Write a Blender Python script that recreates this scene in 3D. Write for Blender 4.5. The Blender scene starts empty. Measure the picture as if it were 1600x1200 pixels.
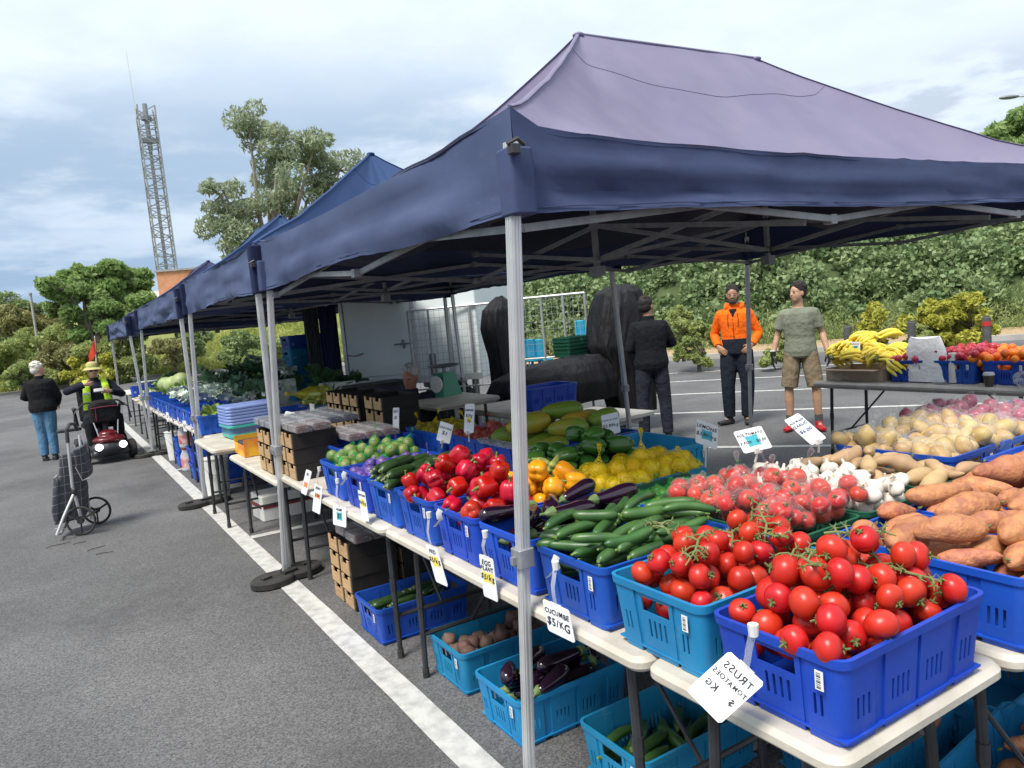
import bpy, math, random
import numpy as np
from mathutils import Vector, Matrix, Euler, noise
PI=math.pi; R=math.radians
rnd=random.Random(7)
S=bpy.context.scene
# ---------- camera ----------
cam=bpy.data.objects.new('camera',bpy.data.cameras.new('camera')); S.collection.objects.link(cam); S.camera=cam
f_=1180.; a=Vector((-720,-45,f_)).normalized(); b=Vector((1,-.094,0)); n=a.cross(b).normalized()
if n.y>0: n=-n
c=a.cross(n)
if c.x<0: c=-c
# world axes expressed in camera image axes (right, down, forward)
right=Vector((c[0],a[0],n[0])); down=Vector((c[1],a[1],n[1])); fwd=Vector((c[2],a[2],n[2]))
M=Matrix((right,-down,-fwd)).transposed().to_4x4(); M.translation=(0,0,1.73); cam.matrix_world=M
cam.data.sensor_width=36; cam.data.lens=f_/1600*36; cam.data.clip_end=2000; cam.data.clip_start=.05
# ---------- world, sun, exposure ----------
SUN_EL,SUN_AZ=R(58),R(250)      # azimuth measured from +Y clockwise: the sun stands to the left, slightly behind
W=bpy.data.worlds.new('World'); S.world=W; W.use_nodes=True
def build_world():
    t=W.node_tree; N=t.nodes; L=t.links; N.clear()
    def nd(k,**kw):
        x=N.new(k)
        for q,v in kw.items(): setattr(x,q,v)
        return x
    out=nd('ShaderNodeOutputWorld'); bg=nd('ShaderNodeBackground'); bg.inputs[1].default_value=1
    sky=nd('ShaderNodeTexSky',sky_type='NISHITA',sun_disc=False); sky.sun_elevation=SUN_EL; sky.sun_rotation=SUN_AZ
    skm=nd('ShaderNodeMix',data_type='RGBA',blend_type='MULTIPLY'); skm.inputs[0].default_value=1
    L.new(sky.outputs[0],skm.inputs[6]); skm.inputs[7].default_value=(.085,.085,.085,1)
    tc=nd('ShaderNodeTexCoord'); sp=nd('ShaderNodeSeparateXYZ'); L.new(tc.outputs['Generated'],sp.inputs[0])
    def m(op,a,b=None,c=None,cl=False):
        x=nd('ShaderNodeMath',operation=op); x.use_clamp=cl
        for i,v in enumerate((a,b,c)):
            if v is None: continue
            if isinstance(v,(int,float)): x.inputs[i].default_value=v
            else: L.new(v,x.inputs[i])
        return x.outputs[0]
    z=sp.outputs[2]; den=m('ADD',m('MAXIMUM',z,0),.12)
    cx=m('DIVIDE',sp.outputs[0],den); cy=m('DIVIDE',sp.outputs[1],den)
    cb=nd('ShaderNodeCombineXYZ'); L.new(cx,cb.inputs[0]); L.new(cy,cb.inputs[1])
    def noi(sc,det,off):
        mp=nd('ShaderNodeMapping'); mp.inputs[1].default_value=(off,off*.7,0); L.new(cb.outputs[0],mp.inputs[0])
        x=nd('ShaderNodeTexNoise'); x.inputs['Scale'].default_value=sc; x.inputs['Detail'].default_value=det; x.inputs['Roughness'].default_value=.58
        L.new(mp.outputs[0],x.inputs[0]); return x.outputs[0]
    def ramp(v,a,b):
        x=nd('ShaderNodeMapRange',interpolation_type='SMOOTHSTEP'); L.new(v,x.inputs[0]); x.inputs[1].default_value=a; x.inputs[2].default_value=b; return x.outputs[0]
    n1=noi(.9,5,3.1); n2=noi(.42,4,9.3); n3=noi(3.2,6,1.7)
    # thin high veil of cloud: nearly everything above, broken near the horizon
    def mix(f,a,b):
        x=nd('ShaderNodeMix',data_type='RGBA')
        if isinstance(f,float): x.inputs[0].default_value=f
        else: L.new(f,x.inputs[0])
        for i,v in ((6,a),(7,b)):
            if isinstance(v,tuple): x.inputs[i].default_value=v+(1,)
            else: L.new(v,x.inputs[i])
        return x.outputs[2]
    veilc=mix(ramp(n3,.35,.65),(.405,.46,.525),(.445,.49,.535))
    veilf=m('MULTIPLY',ramp(n2,.05,.4),.96)
    blue=mix(.6,skm.outputs[2],(.33,.43,.54))
    base=mix(veilf,blue,veilc)
    low=m('MULTIPLY',ramp(z,.37,.22),ramp(m('SUBTRACT',m('MULTIPLY',sp.outputs[1],.55),sp.outputs[0]),-.50,.10))                       # layered grey-blue bands below about 20 degrees
    band=m('MULTIPLY',ramp(n1,.38,.58),low)
    base=mix(m('MULTIPLY',band,.78),base,(.17,.245,.345))
    lit=m('MULTIPLY',m('MULTIPLY',ramp(n3,.50,.72),ramp(z,.30,.12)),.7)
    base=mix(lit,base,(.43,.47,.51))
    left=ramp(m('SUBTRACT',sp.outputs[0],m('MULTIPLY',sp.outputs[1],.25)),.22,-.22)
    base=mix(m('MULTIPLY',m('MULTIPLY',ramp(z,.30,.03),.55),left),base,(.135,.215,.33))
    rt=ramp(m('SUBTRACT',sp.outputs[0],m('MULTIPLY',sp.outputs[1],.5)),.35,.62)
    base=mix(m('MULTIPLY',m('MULTIPLY',m('MULTIPLY',ramp(z,.27,.19),ramp(z,.06,.14)),.75),m('MULTIPLY',rt,ramp(n3,.40,.60))),base,(.25,.30,.37))
    L.new(base,bg.inputs[0]); L.new(bg.outputs[0],out.inputs[0])
build_world()
sl=bpy.data.lights.new('sun','SUN'); sl.energy=2.3; sl.angle=R(20); sl.color=(1,.94,.85)
so=bpy.data.objects.new('sun',sl); S.collection.objects.link(so)
sd=Vector((math.sin(SUN_AZ)*math.cos(SUN_EL),math.cos(SUN_AZ)*math.cos(SUN_EL),math.sin(SUN_EL)))
so.rotation_euler=sd.to_track_quat('Z','Y').to_euler()
S.render.engine='CYCLES'
S.view_settings.view_transform='Standard'; S.view_settings.look='None'; S.view_settings.gamma=1; S.view_settings.exposure=1.08

# ---------- materials ----------
MATS={}
def mat(name,col,col2=None,rough=.6,scale=8,bump=0,bscale=40,spec=.5,rand=0,metal=0,alpha=1,trans=0,detail=4,lo=.35,hi=.65,coord='Object',bdist=.01,sheen=0,emit=0,stretch=None):
    if name in MATS: return MATS[name]
    m=bpy.data.materials.new(name); m.use_nodes=True; t=m.node_tree; N=t.nodes; L=t.links
    p=N['Principled BSDF']; p.inputs['Roughness'].default_value=rough; p.inputs['Metallic'].default_value=metal
    p.inputs['Specular IOR Level'].default_value=spec
    tc=N.new('ShaderNodeTexCoord'); co=tc.outputs[coord]
    if stretch:
        mp=N.new('ShaderNodeMapping'); mp.inputs[3].default_value=stretch; L.new(co,mp.inputs[0]); co=mp.outputs[0]
    c_out=None
    oi=None
    if rand or col2:
        oi=N.new('ShaderNodeObjectInfo')
    if col2 is not None:
        no=N.new('ShaderNodeTexNoise'); no.noise_dimensions='4D'; no.inputs['Scale'].default_value=scale; no.inputs['Detail'].default_value=detail
        L.new(co,no.inputs['Vector'])
        mu=N.new('ShaderNodeMath'); mu.operation='MULTIPLY'; mu.inputs[1].default_value=37; L.new(oi.outputs['Random'],mu.inputs[0]); L.new(mu.outputs[0],no.inputs['W'])
        mr=N.new('ShaderNodeMapRange'); mr.inputs[1].default_value=lo; mr.inputs[2].default_value=hi; L.new(no.outputs[0],mr.inputs[0])
        mx=N.new('ShaderNodeMix'); mx.data_type='RGBA'; mx.inputs[6].default_value=(*col,1); mx.inputs[7].default_value=(*col2,1)
        L.new(mr.outputs[0],mx.inputs[0]); c_out=mx.outputs[2]
    if rand:
        hs=N.new('ShaderNodeHueSaturation')
        if c_out: L.new(c_out,hs.inputs['Color'])
        else: hs.inputs['Color'].default_value=(*col,1)
        mr=N.new('ShaderNodeMapRange'); mr.inputs[3].default_value=1-rand; mr.inputs[4].default_value=1+rand; L.new(oi.outputs['Random'],mr.inputs[0]); L.new(mr.outputs[0],hs.inputs['Value'])
        m2=N.new('ShaderNodeMath'); m2.operation='MULTIPLY'; m2.inputs[1].default_value=7.3; L.new(oi.outputs['Random'],m2.inputs[0])
        m3=N.new('ShaderNodeMath'); m3.operation='FRACT'; L.new(m2.outputs[0],m3.inputs[0])
        m4=N.new('ShaderNodeMapRange'); m4.inputs[3].default_value=.5-rand*.07; m4.inputs[4].default_value=.5+rand*.07; L.new(m3.outputs[0],m4.inputs[0]); L.new(m4.outputs[0],hs.inputs['Hue'])
        c_out=hs.outputs[0]
    if c_out: L.new(c_out,p.inputs['Base Color'])
    else: p.inputs['Base Color'].default_value=(*col,1)
    if bump:
        nb=N.new('ShaderNodeTexNoise'); nb.inputs['Scale'].default_value=bscale; nb.inputs['Detail'].default_value=5; L.new(co,nb.inputs['Vector'])
        bp=N.new('ShaderNodeBump'); bp.inputs['Strength'].default_value=bump; bp.inputs['Distance'].default_value=bdist; L.new(nb.outputs[0],bp.inputs['Height']); L.new(bp.outputs[0],p.inputs['Normal'])
    if sheen: p.inputs['Sheen Weight'].default_value=sheen
    if emit:
        p.inputs['Emission Color'].default_value=(*col,1); p.inputs['Emission Strength'].default_value=emit
    if alpha<1: p.inputs['Alpha'].default_value=alpha
    if trans:
        tr=N.new('ShaderNodeBsdfTranslucent'); ms=N.new('ShaderNodeMixShader'); ms.inputs[0].default_value=trans
        if c_out: L.new(c_out,tr.inputs[0])
        else: tr.inputs[0].default_value=(*col,1)
        out=N['Material Output']; L.new(p.outputs[0],ms.inputs[1]); L.new(tr.outputs[0],ms.inputs[2]); L.new(ms.outputs[0],out.inputs[0])
    MATS[name]=m; return m

# ---------- geometry helpers ----------
class MB:
    def __init__(s): s.v=[]; s.f=[]
    def add(s,vs,fs,M=None):
        o=len(s.v)
        s.v+= [tuple(M@Vector(v)) for v in vs] if M is not None else [tuple(v) for v in vs]
        s.f+= [tuple(i+o for i in q) for q in fs]; return s
    def box(s,x0,x1,y0,y1,z0,z1,M=None):
        v=[(x,y,z) for z in (z0,z1) for y in (y0,y1) for x in (x0,x1)]
        return s.add(v,[(0,2,3,1),(4,5,7,6),(0,1,5,4),(2,6,7,3),(0,4,6,2),(1,3,7,5)],M)
    def bbox(s,x0,x1,y0,y1,z0,z1,r=.01,M=None,seg=3):
        """box with rounded vertical corners and a small top/bottom bevel"""
        rb=min(r*.4,(z1-z0)*.3); cs=[(x1-r,y1-r,0),(x0+r,y1-r,90),(x0+r,y0+r,180),(x1-r,y0+r,270)]
        rings=[]
        for z,d in ((z0,rb),(z0+rb,0),(z1-rb,0),(z1,rb)):
            for cx,cy,a0 in cs:
                for k in range(seg+1):
                    an=R(a0+90*k/seg); rings.append((cx+(r-d)*math.cos(an),cy+(r-d)*math.sin(an),z))
        n=4*(seg+1); fs=[]
        for i in range(3):
            for k in range(n): fs.append((i*n+k,i*n+(k+1)%n,(i+1)*n+(k+1)%n,(i+1)*n+k))
        fs.append(tuple(reversed(range(n)))); fs.append(tuple(range(3*n,4*n)))
        return s.add(rings,fs,M)
    def tube(s,pts,rad,seg=8,caps=True,up=None,closed=False):
        pts=[Vector(p) for p in pts]; n=len(pts)
        if not isinstance(rad,(list,tuple)): rad=[rad]*n
        o=len(s.v); X=None
        for i,p in enumerate(pts):
            if closed: t=pts[(i+1)%n]-pts[i-1]
            else: t=(pts[min(i+1,n-1)]-pts[max(i-1,0)])
            if t.length<1e-9: t=Vector((0,0,1))
            t.normalize()
            if X is None:
                u=Vector(up) if up else (Vector((1,0,0)) if abs(t.x)<.9 else Vector((0,1,0)))
                X=(u-t*u.dot(t)).normalized()
            else:
                X=(X-t*X.dot(t)); X=X.normalized() if X.length>1e-6 else Vector((1,0,0))
            Y=t.cross(X); r=rad[i]; rx,ry=r if isinstance(r,(list,tuple)) else (r,r)
            for k in range(seg):
                an=2*PI*k/seg; s.v.append(tuple(p+X*(rx*math.cos(an))+Y*(ry*math.sin(an))))
        for i in range(n if closed else n-1):
            j=(i+1)%n
            for k in range(seg): s.f.append((o+i*seg+k,o+i*seg+(k+1)%seg,o+j*seg+(k+1)%seg,o+j*seg+k))
        if caps and not closed: s.f.append(tuple(o+k for k in reversed(range(seg)))); s.f.append(tuple(o+(n-1)*seg+k for k in range(seg)))
        return s
    def bar(s,p,q,w,h=None,up=(0,0,1)):
        p=Vector(p); q=Vector(q); h=h or w; t=(q-p).normalized(); u=Vector(up)
        if abs(t.dot(u))>.98: u=Vector((0,1,0))
        X=t.cross(u).normalized()*w/2; Y=X.cross(t).normalized()*h/2
        v=[e+sx*X+sy*Y for e in (p,q) for sx,sy in ((-1,-1),(1,-1),(1,1),(-1,1))]
        return s.add(v,[(3,2,1,0),(4,5,6,7),(0,1,5,4),(1,2,6,5),(2,3,7,6),(3,0,4,7)])
    def ell(s,c,r,seg=14,rings=9,M=None,fn=None):
        """ellipsoid; fn(unit vector) -> radius factor"""
        r=(r,r,r) if not isinstance(r,(list,tuple)) else r; c=Vector(c); vs=[]
        def P(d): 
            k=fn(d) if fn else 1
            q=Vector((d.x*r[0],d.y*r[1],d.z*r[2]))*k
            return (M@q if M is not None else q)+c
        vs.append(P(Vector((0,0,-1))))
        for i in range(1,rings):
            th=PI*i/rings
            for k in range(seg):
                an=2*PI*k/seg; vs.append(P(Vector((math.sin(th)*math.cos(an),math.sin(th)*math.sin(an),-math.cos(th)))))
        vs.append(P(Vector((0,0,1)))); fs=[]
        for k in range(seg): fs.append((0,1+(k+1)%seg,1+k)); fs.append((len(vs)-1,1+(rings-2)*seg+k,1+(rings-2)*seg+(k+1)%seg))
        for i in range(rings-2):
            for k in range(seg): a=1+i*seg; fs.append((a+k,a+(k+1)%seg,a+seg+(k+1)%seg,a+seg+k))
        return s.add(vs,fs)
    def lathe(s,prof,seg=20,M=None):
        vs=[];fs=[]
        for r,z in prof:
            for k in range(seg): an=2*PI*k/seg; vs.append((r*math.cos(an),r*math.sin(an),z))
        for i in range(len(prof)-1):
            for k in range(seg): fs.append((i*seg+k,i*seg+(k+1)%seg,(i+1)*seg+(k+1)%seg,(i+1)*seg+k))
        if prof[0][0]>1e-4: fs.append(tuple(reversed(range(seg))))
        if prof[-1][0]>1e-4: fs.append(tuple((len(prof)-1)*seg+k for k in range(seg)))
        return s.add(vs,fs,M)
    def mesh(s,name,m,smooth=True,angle=35):
        me=bpy.data.meshes.new(name); me.from_pydata(s.v,[],s.f)
        if m: me.materials.append(m)
        if smooth:
            me.polygons.foreach_set('use_smooth',[True]*len(me.polygons))
            if angle: me.set_sharp_from_angle(angle=R(angle))
        me.update(); return me
def link(name,me,parent=None,M=None):
    o=bpy.data.objects.new(name,me); S.collection.objects.link(o)
    if parent: o.parent=parent
    if M is not None: o.matrix_local=M
    return o
def tag(o,label=None,cat=None,group=None,kind=None):
    if label: o['label']=label
    if cat: o['category']=cat
    if group: o['group']=group
    if kind: o['kind']=kind
    return o
def thing(name,label,cat,loc=(0,0,0),rot=(0,0,0),group=None,me=None):
    o=link(name,me); o.location=loc; o.rotation_euler=rot if isinstance(rot,(tuple,list,Euler)) else (0,0,rot)
    return tag(o,label,cat,group)
def part(name,mb,m,parent,smooth=True,angle=35,label=None):
    me=mb if isinstance(mb,bpy.types.Mesh) else mb.mesh(name,m,smooth,angle)
    o=link(name,me,parent)
    if label: o['label']=label
    return o
def struct(name,mb,m,smooth=False):
    o=link(name,mb.mesh(name,m,smooth)); o['kind']='structure'; return o
# proto = (name, mesh|None, [(part name, mesh, [sub parts])])
def spawn(proto,label,cat,loc,rot=(0,0,0),group=None,scale=1,name=None):
    nm,me,ch=proto; o=thing(name or nm,label,cat,loc,rot,group,me)
    o.scale=(scale,)*3 if not isinstance(scale,tuple) else scale
    def rec(par,chs):
        for c in chs:
            p=link(c[0],c[1],par)
            if len(c)>2: rec(p,c[2])
    rec(o,ch); return o
def remesh(mb,name,m,vox=.008,smooth=2,parent=None):
    me=mb.mesh('tmp',m,False); o=bpy.data.objects.new('tmp',me); S.collection.objects.link(o)
    md=o.modifiers.new('r','REMESH'); md.mode='VOXEL'; md.voxel_size=vox; md.use_smooth_shade=True
    if smooth: sm=o.modifiers.new('s','SMOOTH'); sm.iterations=smooth; sm.factor=.5
    dg=bpy.context.evaluated_depsgraph_get(); dg.update()
    me2=bpy.data.meshes.new_from_object(o.evaluated_get(dg)); me2.name=name
    bpy.data.objects.remove(o); me2.materials.clear(); me2.materials.append(m)
    me2.polygons.foreach_set('use_smooth',[True]*len(me2.polygons))
    if parent is None: return me2
    return link(name,me2,parent)
TXT={}
def text_mesh(s,size,m,shear=.15,thick=.004):
    k=(s,size,m.name)
    if k in TXT: return TXT[k]
    if len(s)>1:   # hand lettering: every letter slightly turned, raised and sized
        mb=MB(); x=0; q=random.Random(s)
        for ch in s:
            if ch==' ': x+=size*.38; continue
            me=text_mesh(ch,size,m); xs=[v.co.x for v in me.vertices]; w=max(xs)-min(xs); sc=q.uniform(.88,1.12)
            A=Matrix.Translation((x+w*sc/2,q.uniform(-.05,.05)*size,0))@Matrix.Rotation(q.uniform(-.13,.13),4,'Z')@Matrix.Scale(sc,4)@Matrix.Translation((-(max(xs)+min(xs))/2,0,0))
            mb.add([v.co for v in me.vertices],[tuple(p.vertices) for p in me.polygons],A); x+=w*sc+size*.09
        mb.v=[(a-x/2,b,c_) for a,b,c_ in mb.v]; TXT[k]=mb.mesh('writing',m,False); return TXT[k]
    cu=bpy.data.curves.new('writing','FONT'); cu.body=s; cu.size=size; cu.extrude=.0006; cu.shear=shear; cu.offset=size*.012; cu.align_x='CENTER'; cu.align_y='CENTER'; cu.space_character=.92; cu.space_line=.9; cu.resolution_u=3
    o=bpy.data.objects.new('t',cu); S.collection.objects.link(o)
    dg=bpy.context.evaluated_depsgraph_get(); dg.update(); me=bpy.data.meshes.new_from_object(o.evaluated_get(dg)); bpy.data.objects.remove(o)
    me.materials.clear(); me.materials.append(m); TXT[k]=me; return me
def nz(x,y=0,z=0,s=1): return noise.noise(Vector((x*s,y*s,z*s)))
# common materials
M_alu=mat('aluminium',(.66,.67,.67),(.56,.57,.58),.42,8,metal=.45,bump=.03,bscale=200)
M_alud=mat('painted_steel_grey',(.30,.31,.33),(.22,.23,.25),.5,20,metal=.3)
M_blk=mat('black_steel',(.02,.021,.024),(.035,.035,.04),.45,12)
M_rub=mat('black_rubber',(.018,.018,.018),(.04,.038,.035),.8,14,bump=.3,bscale=60)
M_white=mat('white_plastic',(.72,.72,.70),(.62,.61,.58),.5,6)
M_card=mat('card_white',(.78,.79,.80),(.70,.71,.74),.55,10,rand=.05)
M_ink=mat('marker_ink',(.02,.02,.03),rough=.6)
M_clear=mat('clear_plastic',(.8,.83,.85),rough=.15,alpha=.28,spec=.8)
M_blue=mat('crate_blue',(.010,.085,.50),(.008,.066,.42),.42,5,rand=.12,bump=.08,bscale=90)
M_cyan=mat('crate_cyan',(.012,.25,.48),(.010,.20,.42),.42,5,rand=.10,bump=.08,bscale=90)
def scuff(m,col,amt=.5,sc=26,lo=.57,hi=.75,stretch=(1,1,1)):
    t=m.node_tree; N=t.nodes; L=t.links; p=N['Principled BSDF']; i_=p.inputs['Base Color']; src=i_.links[0].from_socket if i_.links else None
    tc=N.new('ShaderNodeTexCoord'); mp=N.new('ShaderNodeMapping'); mp.inputs[3].default_value=stretch; oi=N.new('ShaderNodeObjectInfo'); L.new(tc.outputs['Object'],mp.inputs[0])
    no=N.new('ShaderNodeTexNoise'); no.noise_dimensions='4D'; no.inputs['Scale'].default_value=sc; no.inputs['Detail'].default_value=9; no.inputs['Roughness'].default_value=.7; L.new(mp.outputs[0],no.inputs['Vector'])
    mu=N.new('ShaderNodeMath'); mu.operation='MULTIPLY'; mu.inputs[1].default_value=19; L.new(oi.outputs['Random'],mu.inputs[0]); L.new(mu.outputs[0],no.inputs['W'])
    mr=N.new('ShaderNodeMapRange'); mr.inputs[1].default_value=lo; mr.inputs[2].default_value=hi; mr.inputs[4].default_value=amt; L.new(no.outputs[0],mr.inputs[0])
    mx=N.new('ShaderNodeMix'); mx.data_type='RGBA'; mx.inputs[7].default_value=(*col,1); L.new(mr.outputs[0],mx.inputs[0])
    if src: L.new(src,mx.inputs[6])
    else: mx.inputs[6].default_value=i_.default_value
    L.new(mx.outputs[2],i_)
    r_=N.new('ShaderNodeMapRange'); b0=p.inputs['Roughness'].default_value; r_.inputs[3].default_value=b0*.8; r_.inputs[4].default_value=min(1,b0*1.5); L.new(no.outputs[0],r_.inputs[0]); L.new(r_.outputs[0],p.inputs['Roughness'])
scuff(M_blue,(.07,.14,.42),.55,14,stretch=(1,1,.5)); scuff(M_cyan,(.14,.34,.44),.5,14,stretch=(1,1,.5))
M_grn=mat('basket_green',(.012,.10,.055),(.010,.075,.045),.5,6,rand=.1)
M_stem=mat('green_stem',(.10,.19,.035),(.16,.24,.06),.6,40)
M_dstem=mat('dry_stem',(.14,.16,.05),(.09,.12,.03),.7,40)
# ---------- ground ----------
M_asph=mat('asphalt',(.088,.088,.091),(.120,.119,.121),.85,1.3,bump=.55,bscale=110,bdist=.006,detail=9,lo=.3,hi=.7)
def asph_detail():
    t=M_asph.node_tree; N=t.nodes; L=t.links; p=N['Principled BSDF']; lk=p.inputs['Base Color'].links[0].from_socket
    tc=N.new('ShaderNodeTexCoord'); v=N.new('ShaderNodeTexVoronoi'); v.inputs['Scale'].default_value=140; L.new(tc.outputs['Object'],v.inputs['Vector'])
    sp=N.new('ShaderNodeSeparateColor'); L.new(v.outputs['Color'],sp.inputs[0])
    mr=N.new('ShaderNodeMapRange'); mr.inputs[1].default_value=0; mr.inputs[2].default_value=1; mr.inputs[3].default_value=.55; mr.inputs[4].default_value=1.5; L.new(sp.outputs[0],mr.inputs[0])
    n2=N.new('ShaderNodeTexNoise'); n2.inputs['Scale'].default_value=.35; n2.inputs['Detail'].default_value=5; L.new(tc.outputs['Object'],n2.inputs['Vector'])
    mr2=N.new('ShaderNodeMapRange'); mr2.inputs[1].default_value=.35; mr2.inputs[2].default_value=.65; mr2.inputs[3].default_value=.82; mr2.inputs[4].default_value=1.2; L.new(n2.outputs[0],mr2.inputs[0])
    mm=N.new('ShaderNodeMath'); mm.operation='MULTIPLY'; L.new(mr.outputs[0],mm.inputs[0]); L.new(mr2.outputs[0],mm.inputs[1])
    mx=N.new('ShaderNodeVectorMath'); mx.operation='SCALE'; L.new(lk,mx.inputs[0]); L.new(mm.outputs[0],mx.inputs['Scale']); L.new(mx.outputs[0],p.inputs['Base Color'])
asph_detail()
scuff(M_asph,(.045,.045,.048),.75,.6,.54,.70); scuff(M_asph,(.16,.16,.155),.35,2.2,.60,.74)
struct('ground',MB().add([(-400,-300,0),(600,-300,0),(600,700,0),(-400,700,0)],[(0,1,2,3)]),M_asph)
M_line=mat('road_paint',(.54,.54,.52),(.34,.34,.33),.7,14,bump=.4,bscale=120,bdist=.004,detail=8,lo=.42,hi=.72)
def strip(p,q,w,z=.004,name='painted_line'):
    p=Vector((*p,0)); q=Vector((*q,0)); t=(q-p); l=t.length; t.normalize(); nn=Vector((-t.y,t.x,0)); mb=MB(); k=max(2,int(l/.25)); vs=[]
    for i in range(k+1):
        c=p+t*(l*i/k)
        for s in (-1,1): vs.append(c+nn*s*(w/2+.004*nz(c.x*3+s*9,c.y*3))+Vector((0,0,z)))
    mb.add(vs,[(2*i,2*i+1,2*i+3,2*i+2) for i in range(k)]); return struct(name,mb,M_line)
strip((1.20,-3),(1.20,32),.135)
for y in (6.72,11.25,19.0,2.0): strip((1.27,y),(5.9,y-.06*4),.10,.0045)
dv=Vector((.575,-.818)).normalized()
for (x,y,l0,l1) in ((9.28,10.01,-2.2,9),(7.61,8.62,-2.5,9),(6.3,5.95,-2.2,7),(12.03,12.67,-1.5,5),(10.72,11.49,-.5,8)):
    strip((x+dv.x*l0,y+dv.y*l0),(x+dv.x*l1,y+dv.y*l1),.11)
# small litter on the asphalt: thin dark twigs
M_twig=mat('twig',(.03,.025,.02),(.05,.04,.03),.9,30)
for i,(x,y,a_,l) in enumerate(((-.17,8.0,.2,.2),(.12,7.55,.4,.16),(.17,7.3,-.2,.14),(.0,7.9,.1,.1))):
    me=MB().tube([(-l/2,0,0),(-l/5,.008,.004),(l/6,-.006,.003),(l/2,.01,0)],[.0025,.003,.003,.002],6).mesh('twig',M_twig)
    thing('twig','thin dark twig lying on the asphalt in front of the trolley','twig',(x,y,.005),(0,0,a_),'twigs on the asphalt by the shopping trolley',me)
# concrete kerb of the far lot + low concrete strip
M_conc=mat('concrete',(.42,.41,.38),(.33,.32,.30),.85,3,bump=.3,bscale=60)
def kerb(pts,w,h,name,m=M_conc):
    mb=MB()
    for i in range(len(pts)-1):
        p=Vector((*pts[i],h/2)); q=Vector((*pts[i+1],h/2)); mb.bar(p,q+(q-p).normalized()*.02*(i<len(pts)-2),w,h)
    return struct(name,mb,m)
kerb([(8.3,12.6),(9.6,10.75)],.55,.14,'kerb_island')
kerb([(12.6,18.6),(14.0,16.2),(15.2,13.9),(18.5,9.6),(23,3.0),(27,-3)],.16,.13,'kerb')
kerb([(-30,40),(-2.6,44.3),(3.5,47.2),(10.5,40.6),(12.4,26)],.2,.13,'kerb_far')

# ---------- banks ----------
def bank(name,line,prof,m,seed=0,sub=26,amp=.5):
    """sheet following line (foot points), rising by prof [(dist,height)...] away from the lot; normal side = left of line"""
    vs=[];cols=0;P=[Vector((*p,0)) for p in line]; pts=[]
    for i in range(len(P)-1):
        k=max(2,int((P[i+1]-P[i]).length/1.2))
        for j in range(k): pts.append(P[i].lerp(P[i+1],j/k))
    pts.append(P[-1])
    for i,p in enumerate(pts):
        t=(pts[min(i+3,len(pts)-1)]-pts[max(i-3,0)]).normalized(); nn=Vector((-t.y,t.x,0))
        for (d,hh) in prof:
            q=p+nn*d; z=hh+amp*nz(q.x*.22+seed,q.y*.22)*min(1,hh/1.5)*1.4; vs.append((q.x,q.y,max(z,0.01) if d>0 else -.02))
    n_=len(prof); fs=[(i*n_+j,i*n_+j+1,(i+1)*n_+j+1,(i+1)*n_+j) for i in range(len(pts)-1) for j in range(n_-1)]
    mb=MB().add(vs,fs); o=struct(name,mb,m,True); return vs,pts,n_
M_soil=mat('bank_soil',(.035,.060,.018),(.07,.10,.035),.95,1.6,bump=.6,bscale=12,bdist=.06)
M_grassy=mat('bank_grass',(.15,.19,.045),(.24,.25,.08),.95,.8,bump=.7,bscale=9,bdist=.06)
Rline=[(11.2,21.5),(12.9,18.8),(14.3,16.4),(15.5,14.1),(18.8,9.8),(23.3,3.2),(27.5,-3)]
Rprof=[(0,0),(.8,.06),(1.4,.25),(2.2,1.0),(3.3,1.9),(4.8,2.8),(6.5,3.6),(8.5,4.3),(11,4.9),(15,5.3),(25,5.4)]
rv,_,_=bank('bank_right',Rline,Rprof,M_soil,3)
Lline=[(-60,36),(-30,40.3),(-2.6,44.6),(3.5,47.5),(10.7,41),(12.7,26),(11.9,22.5)]
Lprof=[(0,0),(1.5,.2),(4,1.0),(7,2.0),(11,3.1),(16,4.0),(25,5.0),(50,6.4)]
lv,_,_=bank('bank_left',Lline,Lprof,M_grassy,11,amp=.6)
# bark mulch strip at the kerb of the right bank
M_mulch=mat('mulch',(.50,.38,.24),(.33,.22,.12),.95,30,bump=.8,bscale=60,bdist=.03)
def sheet_line(name,line,d0,d1,z0,z1,m):
    vs=[]
    for i,p in enumerate(line):
        a_=Vector(line[max(i-1,0)]); b_=Vector(line[min(i+1,len(line)-1)]); t=(b_-a_).normalized(); nn=Vector((-t.y,t.x))
        for d,z in ((d0,z0),(d1,z1)): q=Vector(p)+nn*d; vs.append((q.x,q.y,z))
    return struct(name,MB().add(vs,[(2*i,2*i+1,2*i+3,2*i+2) for i in range(len(line)-1)]),m)
sheet_line('mulch_bed',Rline,-.15,.8,.10,.22,M_mulch)

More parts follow.
